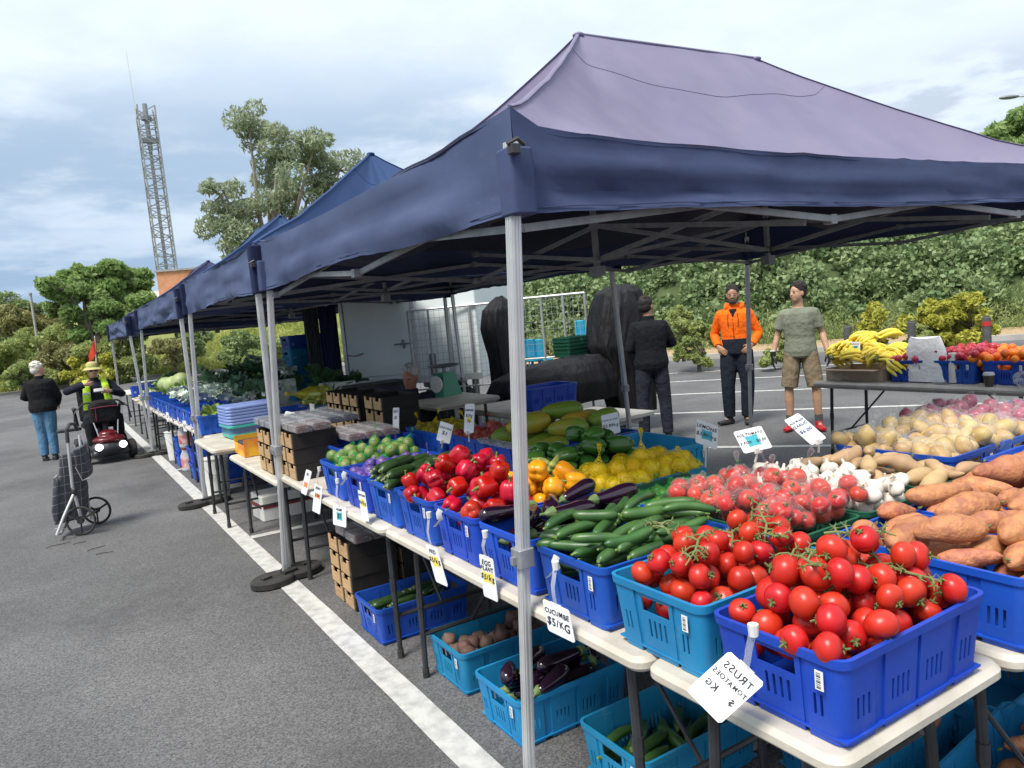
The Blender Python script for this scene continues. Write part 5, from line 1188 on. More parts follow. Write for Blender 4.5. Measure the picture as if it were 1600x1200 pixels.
for k,(x,y,s) in enumerate(((6.62,2.95,.14),(6.70,4.75,.08),(6.6,2.6,.15))):
    mb=MB().ell((0,0,s*.45),(s,s*1.2,s*.55),20,14,fn=lambda d:1+.35*nz(d.x*4+k*3,d.y*4,d.z*4)+.15*nz(d.x*11,d.y*11,d.z*11+k))
    thing('plastic_bag',('crumpled clear plastic bags at the right end of the fruit table','crumpled clear film beside the banana carton','loose clear plastic bag beyond the coffee cup')[k],'plastic bag',(x,y,.742),0,None,mb.mesh('plastic_bag',bagmat('poly_loose',(.85,.85,.85),.12),angle=None))

# ---------- left part of the stall: tubs, yellow crate, greens ----------
def tub(m): 
    mb=MB().bbox(-.25,.25,-.19,.19,0,.13,.05,seg=5); mb.bbox(-.27,.27,-.21,.21,.107,.135,.06,seg=5); return ('storage_tub',mb.mesh('storage_tub',m),[('rim_edge',MB().tube([(-.268,-.15,.127),(-.268,.15,.127)],.005,6).mesh('rim_edge',m))])
M_pur=mat('tub_lilac',(.22,.31,.62),(.19,.27,.55),.4,5,rand=.05); M_teal=mat('tub_teal',(.05,.42,.38),(.04,.35,.33),.4,5)
tl=at_(322,700,'z',.745)
tx,ty=1.60,7.75
for k in range(7): spawn(tub(M_teal if k<1 else M_pur) if k<2 else PTUB,('teal storage tub at the bottom of the nested tub stack' if k==0 else 'lilac storage tub nested in the stack, level %s above the teal one'%['one','two','three','four','five','six'][k-1]),'tub',(tx,ty,.763+k*.030),(0,0,.05),'nested storage tubs') if (k<2 or True) and (globals().__setitem__('PTUB',tub(M_pur)) or True) else None
crate('blue',1.95,8.05,TZ,'blue crate right behind the stack of lilac tubs'); crate('blue',1.50,8.62,TZ,'blue crate of bunched greens left of the lilac tubs')
yb=thing('yellow_box','small open yellow carton with dark fruit at the table edge','box',(1.30,6.70,.705)); mb=MB().box(0,.30,0,.006,0,.15).box(0,.30,.394,.4,0,.15).box(0,.006,.006,.394,0,.10).box(.294,.30,.006,.394,0,.15).box(.006,.294,.006,.394,0,.006); part('carton',mb,mat('yellow_print',(.80,.42,.02),(.65,.20,.03),.6,5,lo=.5,hi=.6),yb,False); part('contents',MB().bbox(.02,.28,.02,.38,.01,.11,.02),M_blueb,yb)
# big leafy vegetables
M_cab=mat('cabbage_leaf',(.34,.46,.16),(.48,.56,.28),.5,9,trans=.15,rand=.1); M_sil=mat('silverbeet_leaf',(.05,.12,.06),(.11,.20,.11),.4,14,rand=.2,trans=.12); M_wg=mat('pale_leaf_film',(.36,.46,.38),(.55,.62,.55),.3,16,rand=.12,trans=.1); M_ll=mat('lettuce_leaf',(.22,.38,.07),(.36,.50,.13),.45,12,rand=.2,trans=.15); M_rad=mat('radish_red',(.45,.05,.08),(.55,.3,.3),.4,20,rand=.2); M_kale=mat('kale_leaf',(.03,.085,.03),(.06,.14,.05),.5,14,rand=.2,trans=.1)
def leafy(nm,m,n_,r,h_,curl,seed,stalk=None,flat=.6):
    q=random.Random(seed); mb=MB()
    for k in range(n_):
        a_=q.uniform(0,6.28); el=q.uniform(.15,1.25); L_=r*q.uniform(.7,1.15); w=L_*q.uniform(.3,.5); d=Vector((math.cos(a_)*math.cos(el),math.sin(a_)*math.cos(el),math.sin(el)*h_)); s_=Vector((-math.sin(a_),math.cos(a_),0)); o=len(mb.v); st=6
        for i in range(st+1):
            u=i/st; c_=d*L_*u+Vector((0,0,-curl*L_*u*u)); ww=w*math.sin(PI*min(1,.12+u*.86))**.7
            for j,e in enumerate((-1,-.45,0,.45,1)): mb.v.append(tuple(c_+s_*ww*e*.6+Vector((0,0,.10*L_*abs(e)*(1+q.uniform(-.5,.5))+.05*L_*q.uniform(-1,1)*abs(e)))))
        for i in range(st):
            for j in range(4): mb.f.append((o+i*5+j,o+i*5+j+1,o+i*5+6+j,o+i*5+5+j))
    ch=[('stalks',MB().tube([(0,0,-.02),(0,0,.03)],[.03,.035],8).mesh('stalks',stalk or M_cab))]
    return (nm,mb.mesh(nm,m,True,None),ch)
PCAB=('cabbage',MB().ell((0,0,0),(.115,.115,.095),22,14,fn=lambda d:1+.05*nz(d.x*3,d.y*3,d.z*3)+.03*abs(nz(d.x*6,d.y*6,d.z))).mesh('cabbage',M_cab,True,None),[('outer_leaf',leafy('x',M_ll,7,.15,.35,.25,4)[1])])
PSB=[leafy('silverbeet_bunch',M_sil,16,.20,1.1,.25,s,M_white) for s in (1,2)]; PWG=[leafy('wrapped_greens',M_wg,15,.17,.6,.3,s,M_white) for s in (3,5)]; PLT=[leafy('lettuce',M_ll,22,.13,1.0,.15,s) for s in (6,7)]; PKL=[leafy('kale_bunch',M_kale,20,.19,1.3,.35,s,M_stem) for s in (8,9)]; PRD=[leafy('beet_bunch',M_kale,12,.17,1.0,.4,s,M_rad) for s in (10,11)]
def greens(pr,n_,x0,x1,y0,y1,z0,z1,label,cat,**k):
    for i in range(n_): spawn(rnd.choice(pr),label,cat,(rnd.uniform(x0,x1),y0+(y1-y0)*(i+.5)/n_+rnd.uniform(-.05,.05),rnd.uniform(z0,z1)),(rnd.uniform(-.5,.5),rnd.uniform(-.6,.4),rnd.uniform(0,6.28)),label,rnd.uniform(.9,1.25),**k)
for i in range(14): crate('blue',1.56,9.1+.41*i,TZ-.02,'blue crate of leafy greens along the front beyond the lilac tubs',group='blue crates of leafy greens beyond the tubs',lbl=False)
greens(PWG,34,1.32,1.95,8.8,11.6,.96,1.12,'grey-green leafy bunch in clear wrap beyond the lilac tubs','wrapped greens')
greens(PSB,12,1.75,2.1,8.6,11.2,1.0,1.2,'dark silverbeet bunch behind the wrapped greens','silverbeet')
greens([PCAB],8,1.4,1.9,11.5,12.8,1.05,1.2,'round pale green cabbage on the leafy greens table','cabbage')
greens(PLT,30,1.35,2.0,11.4,15.0,.95,1.08,'light green lettuce on the leafy greens table','lettuce')
greens(PRD,8,1.6,2.0,12.0,13.6,1.05,1.15,'leafy red-stemmed beet bunch behind the cabbages','beet bunch')
greens(PKL,22,2.3,3.2,8.6,14.0,.95,1.25,'dark green kale bunch heaped on the inner tables','kale')
greens(PWG,8,2.2,2.8,9.0,12.0,1.2,1.4,'silvery leafy bunch standing high among the kale','wrapped greens')
greens(PLT,4,1.4,1.5,8.5,8.8,.9,.95,'bright leafy bunch in the crate left of the lilac tubs','lettuce')
# cartons among the greens
M_pw=mat('print_carton',(.62,.62,.60),(.25,.40,.30),.6,14,lo=.5,hi=.62)
for i,(x,y,z,a_) in enumerate(((2.45,12.9,1.12,.1),(2.5,12.3,1.12,-.1),(2.9,11.4,1.15,.2),(2.0,8.9,1.0,.3),(2.2,9.5,1.05,-.2),(2.7,8.6,1.0,.2))):
    t=thing('vegetable_carton',['printed white carton farthest among the greens','printed white carton beside the farthest one','pale carton in the middle of the kale heap','open pale carton tilted above the lilac tubs','carton with papery stalks behind the wrapped greens','carton nearest the tent leg among the kale'][i],'box',(x,y,z-.1),(0,0,a_)); part('carton',MB().box(0,.35,0,.006,0,.2).box(0,.35,.244,.25,0,.2).box(0,.006,.006,.244,0,.2).box(.344,.35,.006,.244,0,.2).box(.006,.344,.006,.244,0,.006),M_pw,t,False); part('stalk_pack',leafy('stalk_pack',M_sil,9,.18,1.4,.1,20+i)[1],None,t)
for k in range(9):
    y=8.75+.52*k; t=thing('price_card','small white price card hanging along the blue crates of leafy greens','price card',(1.255,y,.80),(0,0,-PI/2+rnd.uniform(-.3,.3)),'price cards beyond the lilac tubs'); part('card',MB().box(-.045,.045,-.001,.001,-.13,0),M_card,t,False)
    q=part('writing',text_mesh('$'+'23425'[k%5],.05,M_ink),None,t); q.matrix_local=Matrix.Translation((0,-.0018,-.06))@Matrix.Rotation(PI/2,4,'X')
    part('strap',MB().tube([(0,0,-.005),(0,-.004,.05),(0,.006,.10)],[(.006,.001)]*3,6),M_clear,t)
# yellow netted squash behind the berries + grey tub
yt=thing('grey_tub','grey tub of yellow fruit behind the blueberries','tub',(2.45,8.0,.742)); part('tub_wall',MB().bbox(-.25,.25,-.2,.2,0,.2,.04),mat('grey_tub',(.12,.14,.20),rough=.5),yt)
ys=[spawn(rnd.choice(PLC),'long yellow-green vegetable draped over the grey tub','squash',(2.25+rnd.random()*.4,7.85+rnd.random()*.35,.96+rnd.random()*.10),(rnd.uniform(-.4,.4),rnd.uniform(-.5,.5),rnd.uniform(0,6.28)),'yellow vegetables in the grey tub',1.25) for _ in range(14)]
bagit(ys[:7],'net_bag','yellow net bag draped over the grey tub','net bag',NM['yellow'],tuft=.16,vox=.016,infl=.55,dirn=(-1,-.3,.2))
bb=thing('printed_box','upright white and blue printed carton left of the wooden trays','box',(2.05,7.05,.742)); part('carton',MB().box(0,.28,0,.14,0,.26),mat('blue_print',(.62,.66,.70),(.05,.18,.45),.5,9,lo=.48,hi=.56),bb,False); part('flap',MB().box(-.01,.0,.0,.13,.2,.3),M_white,bb,False)
# things under the left tables
def stackc(x,y,n_,col,lb):
    for k in range(n_): crate(col,x,y,.002+.2*k,lb+([', lowest',', middle',', top'][min(k,2)]),lbl=False)
stackc(1.6,9.6,3,'blue','empty blue crate stacked on the ground below the leafy greens'); stackc(1.6,10.3,2,'blue','empty blue crate on the ground next to the water jars'); stackc(1.6,11.6,2,'blue','blue crate on the ground in the far crate stack')
stackc(2.2,8.7,2,'cyan','large teal crate on the ground under the bare table')
def bucket(x,y,lb,r=.14,h_=.36,m=M_white):
    t=thing('bucket',lb,'bucket',(x,y,.002)); part('pail',MB().lathe([(r*.85,0),(r,h_),(r*1.05,h_),(r*1.05,h_+.01),(r*.9,h_+.012),(.001,h_+.012)],18),m,t); part('handle',MB().tube([(-r*1.05,0,h_*.9),(-r*.6,-r*.95,h_*.6),(r*.6,-r*.95,h_*.6),(r*1.05,0,h_*.9)],.004,5),M_alud,t)
bucket(1.40,8.9,'white plastic bucket on the ground below the tent leg beside the tubs',h_=.42); bucket(1.42,12.3,'white bucket on the ground at the far tent leg',h_=.42)
for k,(x,y,z) in enumerate(((1.42,11.0,0),(1.42,10.95,.33))):
    t=thing('jar',('clear jar with red label standing on the ground under the greens','clear jar with red lid stacked on the other jar')[k],'jar',(x,y,z+.002),0,'jars below the leafy greens'); part('glass',MB().lathe([(.10,0),(.115,.02),(.115,.22),(.09,.27),(.09,.3),(.001,.3)],16),bagmat('jar_glass',(.7,.72,.72),.45),t); part('label_band',MB().lathe([(.117,.06),(.117,.18)],16),mat('label_red',(.45,.05,.04),(.6,.5,.45),.6,12),t); part('lid',MB().lathe([(.095,.3),(.095,.325),(.001,.325)],14),mat('lid_red',(.35,.04,.03)),t)
ec=thing('polystyrene_box','white box with dark red stripe on the ground under the bare table','box',(1.75,7.35,.002),(0,0,.05)); part('foam_body',MB().bbox(-.28,.28,-.18,.18,0,.24,.02),M_white,ec); part('stripe',MB().box(-.283,-.2801,-.16,.16,.12,.16).box(-.27,.27,-.183,-.1801,.12,.16),mat('stripe_red',(.20,.03,.03)),ec,False)
et=thing('storage_bin','deep teal storage bin under the bare table','tub',(2.35,8.0,.002)); part('bin_body',MB().bbox(-.32,.32,-.22,.22,0,.42,.04),mat('bin_teal',(.01,.12,.20),(.01,.10,.16),.4,4),et); part('lid',MB().bbox(-.34,.34,-.24,.24,.422,.46,.05),mat('lid_white',(.55,.58,.6)),et)
fb=thing('storage_tub','blue and white tub on the far end table','tub',(1.7,17.6,.742)); part('tub_wall',MB().bbox(-.22,.22,-.2,.2,0,.24,.04),M_pur,fb); part('rim_edge',MB().bbox(-.24,.24,-.22,.22,.241,.26,.05),M_white,fb)
crate('blue',1.55,17.0,.742,'blue crate at the far end of the row, left of the leafy greens',lbl=False)
spawn(('storage_tub',CM['blue'],[]),'small blue crate standing alone at the far edge of the car park','crate',(-.75,43.2,.0),(0,0,.2),scale=2.2)
for k in range(16): thing('timber_stick','pale wooden stick leaning in the far produce pile','stick',(1.4+rnd.random()*.5,15.2+rnd.random()*1.6,.78),(rnd.uniform(-.3,.3),rnd.uniform(-.3,.3),rnd.uniform(0,3)),'pale leek bundles on the far table',MB().tube([(-.25,0,0),(0,.004,.0),(.25,0,.01)],[.012,.014,.02],6).mesh('timber_stick',mat('leek_pale',(.55,.50,.38),(.42,.45,.25),.6,6))) if False else spawn(('leek',MB().tube([(-.25,0,0),(0,.004,.0),(.25,0,.01)],[.014,.014,.022],6).mesh('leek',mat('leek_pale',(.60,.55,.42),(.42,.45,.25),.6,6)),[('leek_top',MB().tube([(.25,0,.01),(.42,0,.03)],[(.022,.006),(.04,.004)],6).mesh('leek_top',M_sil))]),'pale leek lying in the far produce pile','leek',(1.4+rnd.random()*.5,15.0+rnd.random()*1.6,.78+rnd.random()*.08),(rnd.uniform(-.3,.3),rnd.uniform(-.3,.3),rnd.uniform(0,3)),'leeks on the far table')
table('narrow far table carrying pale leeks',1.25,2.01,15.0,16.8,z=.74)
# ---------- inside the stall ----------
def scale_():
    c_=at_(697,612,'y',6.9); t=thing('weighing_scale','green mechanical market scale with metal pan behind the onions','scale',(c_.x,6.9,.95),(0,0,.3)); g=mat('scale_green',(.015,.24,.13),rough=.4)
    mb=MB(); vs=[(-.13,-.1,0),(.13,-.1,0),(.13,.1,0),(-.13,.1,0),(-.08,-.07,.24),(.08,-.07,.24),(.08,.07,.24),(-.08,.07,.24)]; mb.add(vs,[(3,2,1,0),(4,5,6,7),(0,1,5,4),(1,2,6,5),(2,3,7,6),(3,0,4,7)]); part('housing',mb,g,t,False)
    part('dial',MB().lathe([(.085,0),(.085,.015),(.001,.018)],24,Matrix.Translation((-.115,0,.13))@Matrix.Rotation(-PI/2,4,'Y')),M_white,t); part('pan',MB().lathe([(.001,.29),(.12,.295),(.17,.315),(.172,.313),(.12,.29),(.001,.285)],26),M_alud,t); part('pan_post',MB().tube([(0,0,.24),(0,0,.29)],.02,8),M_alud,t)
scale_()
table('dark inner table with the weighing scale',2.9,3.6,6.2,7.4,z=.95); table('trader table behind the papayas with a dark cover',3.5,4.2,5.8,6.9,z=.80)
crate('blue',3.95,6.0,.802,'blue crate standing on the table behind the near tent pole',lbl=False)
bn=thing('dark_bin','dark plastic seed bin beside the seated man','bin',(2.55,7.3,.70)); part('bin_body',MB().bbox(0,.6,0,.4,.0,.42,.05),mat('bin_dark',(.035,.04,.055),rough=.5),bn); part('rim_edge',MB().bbox(-.02,.62,-.02,.42,.40,.425,.06),M_blk,bn)
# trailer / truck
def truck():
    # white box body side runs between image x 533 and 660 about 10.5 m ahead
    A_=at_(536,540,'y',10.8); B_=at_(648,540,'y',10.0); yaw=math.atan2(B_.y-A_.y,B_.x-A_.x); L_=(B_-A_).length
    t=thing('refrigerated_truck','white box truck body with latched side door behind the seated man','truck',(A_.x,A_.y,0),(0,0,yaw)); w=mat('truck_white',(.80,.86,.85),(.72,.79,.79),.4,2)
    part('box_body',MB().bbox(0,L_*1.85,.02,2.3,.85,3.0,.03),w,t); part('door',MB().bbox(.06,L_,-.015,.015,.98,2.85,.02),w,t)
    for x in (.03,L_+.03): part('door_frame',MB().box(x-.025,x+.025,-.03,.018,.88,2.95),M_alu,t,False)
    part('sill_rail',MB().box(-.02,L_*1.85,-.04,.018,.84,.93),M_alu,t,False)
    part('latch',MB().tube([(L_-.3,-.035,1.42),(L_-.02,-.035,1.42)],.012,6).tube([(L_-.16,-.03,1.36),(L_-.16,-.05,1.48)],.02,6),M_alud,t); part('handle',MB().tube([(.06,-.02,1.32),(.2,-.06,1.30),(.32,-.02,1.33)],.01,6),M_alud,t)
    part('tail_light',MB().bbox(.1,.45,-.03,-.005,.70,.80,.02),mat('lamp_red',(.45,.01,.02),rough=.25),t)
    for x in (.5,1.5): part('wheel',MB().tube([(x,.05,.42),(x,.3,.42)],.42,20),M_rub,t)
truck()
# stacked blue crates on a pallet and hanging strip curtain left of the truck
for i in range(2):
    for k in range(7):
        c_=at_(452+i*26,585,'y',11.4); crate('blue' if (k in (0,1,6)) else 'cyan',c_.x+.25,11.4+.4*i,.25+k*.205,'%s crate in tall stack by dark curtain, level %s'%('blue' if (k in (0,1,6)) else 'light blue',['one','two','three','four','five','six','seven'][k])+(', front' if i==0 else ', rear'),lbl=False,rot=.1)
for i,(a,b_,lb) in enumerate(((481,505,'dark grey pleated curtain hanging beside the crate stack'),(505,534,'dark navy curtain hanging in front of the truck edge'))):
    A_=at_(a,560,'y',10.9); B_=at_(b_,560,'y',10.9); L_=B_.x-A_.x; mb=MB(); n_=30
    for k in range(n_+1):
        for j in range(6): mb.v.append((L_*k/n_,.03*math.sin(k*1.3)*(1-.3*j/5)+.02*nz(k*.3,j*.5),.72+j*.28))
    for k in range(n_):
        for j in range(5): q=k*6+j; mb.f.append((q,q+6,q+7,q+1))
    t=thing('curtain',lb,'curtain',(A_.x,A_.y,0)); part('cloth',mb,mat('curtain_'+'ab'[i],((.06,.075,.085),(.012,.025,.10))[i],rough=.7),t,angle=None); part('rail',MB().tube([(-.02,0,2.13),(L_+.02,0,2.13)],.012,6),M_alud,t)
# wire cage panels
M_alud2=mat('galvanised_dull',(.38,.39,.40),(.30,.31,.32),.6,8,metal=.3)
def cage(px0,px1,y,lb,top,bot,posts):
    A_=at_(px0,520,'y',y[0]); B_=at_(px1,520,'y',y[1]); L_=math.hypot(B_.x-A_.x,B_.y-A_.y); t=thing('wire_fence_panel',lb,'fence panel',(A_.x,A_.y,0),(0,0,math.atan2(B_.y-A_.y,B_.x-A_.x)),'galvanised cage panels')
    part('frame',MB().tube([(0,0,top),(L_,0,top)],.017,8).tube([(0,0,bot),(L_,0,bot)],.012,8),M_alu,t)
    for k in range(posts+1): part('post',MB().tube([(L_*k/posts,0,.0),(L_*k/posts,0,top)],.017,8),M_alud2,t)
    mb=MB(); k=0
    while k*.075<L_: mb.box(k*.075-.002,k*.075+.002,-.004,0,bot,top); k+=1
    z=bot
    while z<top: mb.box(0,L_,0,.004,z-.002,z+.002); z+=.10
    part('wire_mesh',mb,M_alud2,t,False)
cage(640,768,(9.9,9.2),'wire mesh cage panel in front of the truck body',1.88,.75,4); cage(815,918,(9.0,8.4),'wire mesh cage panel beside the black covered rack',1.90,1.05,3)
bt=at_(720,600,'y',9.6)
t=thing('forklift_seat','white steel frame and grey case behind the cage panel','equipment',(4.6,9.8,0)); part('case',MB().bbox(0,.55,0,.4,.75,1.25,.04),mat('case_grey',(.18,.22,.23),rough=.5),t); part('bench',MB().bbox(.6,1.6,0,.4,.85,1.05,.03),M_white,t); part('legs',MB().box(.7,.76,.1,.16,0,.85).box(1.4,1.46,.1,.16,0,.85),M_alud,t,False)
# blue canopy bag and chairs behind
vb=at_(752,495,'y',10.6); t=thing('blue_banner','blue and white fabric banner behind the cage','banner',(vb.x-.15,10.6,0)); mb=MB()
for k in range(12):
    for j in range(8): mb.v.append((k*.035+.02*nz(k,j),.03*math.sin(k*1.1),.9+j*.16))
for k in range(11):
    for j in range(7): q=k*8+j; mb.f.append((q,q+8,q+9,q+1))
part('cloth',mb,mat('banner_cloth',(.03,.06,.35),(.6,.62,.66),.7,3,lo=.52,hi=.56),t,angle=None); part('pole',MB().tube([(0,.03,0),(0,.03,2.15)],.015,6),M_alu,t)
for k,(px,lb) in enumerate(((828,'light blue plastic chair behind the cage, left one'),(843,'light blue plastic chair behind the cage, right one'),(907,'bright blue crate-like chair near the black cover'))):
    c_=at_(px,545 if k<2 else 515,'y',9.8); t=thing('plastic_chair',lb,'chair',(c_.x,9.8,c_.z-.85),0,'blue plastic chairs behind the cage'); mm=mat('chair_blue',(.03,.42,.60),(.02,.35,.55),.4,4)
    part('backrest',MB().bbox(-.09,.09,-.012,.012,.72,1.0,.03),mm,t); part('seat',MB().bbox(-.12,.12,-.2,.12,.66,.70,.04),mm,t)
    for sx in (-1,1):
        for sy in (-1,1): part('leg',MB().tube([(sx*.1,sy*.1,.66),(sx*.12,sy*.13,.2)],.012,6),mm,t)
for k in range(4):
    c_=at_(900,553,'y',8.3); spawn(('produce_basket',BM,[]),'green basket in the nested pile beside the black cover, %s'%['lowest','second','third','topmost'][k],'basket',(c_.x,8.3,1.06+.045*k),(0,0,.1),'nested green baskets')
# black covers
M_cov=mat('black_cover',(.006,.006,.008),(.013,.013,.017),.65,3,spec=.3,bump=.6,bscale=7,bdist=.05,detail=3,stretch=(2.2,2.2,.6))
def cover(lb,loc,prof,yaw=0,sq=.75,fold=.085,vox=None):
    """draped cover: stacked superellipse rings (z, rx, ry, dx)"""
    mb=MB(); n_=72; K=[]
    for i in range(len(prof)-1):
        for s_ in range(5): u=s_/5; K.append([prof[i][q]*(1-u)+prof[i+1][q]*u for q in range(4)])
    K.append(prof[-1])
    for (z,rx,ry,dx) in K:
        for k in range(n_):
            a_=2*PI*k/n_; c_,s_=math.cos(a_),math.sin(a_); f=1+fold*(math.sin(a_*9+z*2)+.6*math.sin(a_*17-z*3))*min(1,(prof[-1][0]-z)*2+.1)+.12*nz(c_*1.6,s_*1.6,z*1.4+loc[0])+.05*nz(c_*7,s_*7,z*2)
            mb.v.append((dx+rx*math.copysign(abs(c_)**sq,c_)*f,ry*math.copysign(abs(s_)**sq,s_)*f,z+.03*nz(c_*3,s_*3,z*2)))
    for i in range(len(K)-1):
        for k in range(n_): mb.f.append((i*n_+k,i*n_+(k+1)%n_,(i+1)*n_+(k+1)%n_,(i+1)*n_+k))
    mb.f.append(tuple((len(K)-1)*n_+k for k in range(n_)))
    t=thing('covered_rack',lb,'covered rack',loc,(0,0,yaw)); part('cover',mb,M_cov,t,angle=None); part('rack_foot',MB().box(-.2,.2,-.2,.2,.0,.05),M_alud,t,False)
c1=at_(970,560,'y',7.9); cover('tall rack under a bulging black cover beside the man in black',(c1.x,7.9,0),[(.25,.26,.30,.10),(.8,.30,.33,.06),(1.15,.36,.36,-.05),(1.35,.34,.36,-.03),(1.7,.31,.34,.02),(1.86,.27,.30,.04),(1.93,.15,.2,.06),(1.95,.05,.06,.06)])
c1=at_(782,540,'y',8.6); cover('narrow black covered rack just left of the near tent pole',(c1.x,8.6,0),[(.75,.15,.2,.02),(1.2,.15,.18,0),(1.55,.185,.2,-.01),(1.78,.17,.2,.01),(1.88,.10,.13,.04),(1.94,.04,.05,.05)],fold=.07)
c1=at_(880,590,'y',8.0); cover('low trolley under a black cover behind the papayas',(c1.x-.05,8.0,0),[(.50,.92,.33,.05),(.75,.98,.38,0),(.90,.90,.36,0),(1.00,.70,.30,.12),(1.06,.35,.18,.3),(1.08,.1,.06,.3)],fold=.05)
t=thing('loading_ramp','flat grey steel plate behind the papayas','platform',(5.0,6.9,.0),(0,0,.1)); part('deck',MB().bbox(-.9,.7,-.5,.5,.42,.47,.02),M_conc,t); part('frame',MB().box(-.8,.6,-.4,.4,.36,.42),M_alud,t,False); part('support',MB().box(-.7,-.62,-.3,.3,0,.36).box(.42,.5,-.3,.3,0,.36),M_alud,t,False)
# ---------- people ----------
M_skin1=mat('skin_light',(.56,.33,.24),(.50,.27,.19),.5,20); M_skin2=mat('skin_tan',(.40,.22,.14),(.34,.18,.11),.5,20); M_skin3=mat('skin_warm',(.50,.31,.20),(.44,.25,.16),.5,20)
def cloth(name,c,c2=None,**k): return mat(name,c,c2 or tuple(v*.8 for v in c),.9,9,bump=.7,bscale=16,bdist=.03,spec=.2,**k)
def limb(mb,pts,rs,seg=12): 
    P=[Vector(p) for p in pts]; Q=[];RR=[]
    for i in range(len(P)-1):
        for k in range(4): u=k/4; Q.append(P[i].lerp(P[i+1],u)); a_,b_=rs[i],rs[i+1]; a_=a_ if isinstance(a_,tuple) else (a_,a_); b_=b_ if isinstance(b_,tuple) else (b_,b_); RR.append((a_[0]*(1-u)+b_[0]*u,a_[1]*(1-u)+b_[1]*u))
    Q.append(P[-1]); e=rs[-1]; RR.append(e if isinstance(e,tuple) else (e,e))
    mb.tube(Q,RR,seg,up=(1,0,0)); return mb
def hand(mb,w,d,nrm,side,curl=.5,L_=.18):
    """palm and five fingers from wrist w along d; nrm = palm normal, side = direction of the thumb"""
    d=Vector(d).normalized(); nrm=Vector(nrm); nrm=(nrm-d*nrm.dot(d)).normalized(); s=d.cross(nrm).normalized(); s=s if s.dot(Vector(side))>0 else -s; w=Vector(w)
    mb.tube([w-d*.02,w+d*.02,w+d*.05,w+d*.085],[(.026,.018),(.034,.017),(.040,.015),(.037,.012)],10,up=tuple(s))
    for k,(o,l) in enumerate(((.030,.070),(.011,.078),(-.009,.073),(-.028,.058))):
        p=w+d*.083+s*o; a_=curl*(.8+.15*k); pts=[p]; dd=d.copy()
        for q,fr in enumerate((.42,.32,.26)):
            dd=(dd*math.cos(a_*.75)+nrm*math.sin(a_*.75)).normalized(); p=p+dd*l*fr; pts.append(p)
        mb.tube(pts,[.0095,.0088,.008,.006],8)
    p=w+d*.025+s*.030; mb.tube([p,p+s*.022+d*.022+nrm*.01,p+s*.030+d*.052+nrm*.022,p+s*.028+d*.072+nrm*.032],[.014,.011,.010,.007],8)
def head(mb,c,M,face=True):
    """c: head centre; M: rotation (x right, y face forward)"""
    P=lambda x,y,z: Vector(c)+M@Vector((x,y,z))
    def E(x,y,z,rx,ry,rz): mb.ell(P(x,y,z),(rx,ry,rz),16,12,M=M)
    E(0,-.012,.028,.074,.092,.082); E(0,.012,-.02,.066,.078,.088); E(0,.03,-.068,.046,.052,.040); E(0,.076,-.008,.013,.022,.024); E(0,.088,-.020,.014,.014,.012)
    E(.032,.050,-.022,.022,.02,.02); E(-.032,.050,-.022,.022,.02,.02); E(0,.058,.026,.05,.020,.012); E(0,.075,-.056,.022,.014,.012)
    for s in (-1,1): E(s*.074,-.008,-.005,.010,.020,.032)
def face_bits(par,c,M,browc,glasses=False,beard=None,smile=False):
    P=lambda x,y,z: Vector(c)+M@Vector((x,y,z)); 
    for s in (-1,1):
        if not glasses: part('eye',MB().ell(P(s*.030,.080,.004),(.010,.006,.005),10,7,M=M),mat('eye_dark',(.03,.02,.015),rough=.2),par)
        part('eyebrow',MB().tube([P(s*.014,.088,.020),P(s*.030,.088,.026),P(s*.046,.078,.021)],[.003,.005,.003],6),browc,par)
    part('mouth',MB().tube([P(-.024,.076,-.046),P(-.010,.089,-.052),P(.010,.089,-.052),P(.024,.076,-.046)],[.002,.0045,.0045,.002],6),mat('lips',(.32,.10,.09),rough=.5),par)
    if smile: part('teeth',MB().tube([P(-.014,.0905,-.0475),P(0,.0935,-.049),P(.014,.0905,-.0475)],[.002,.0035,.002],6),M_white,par)
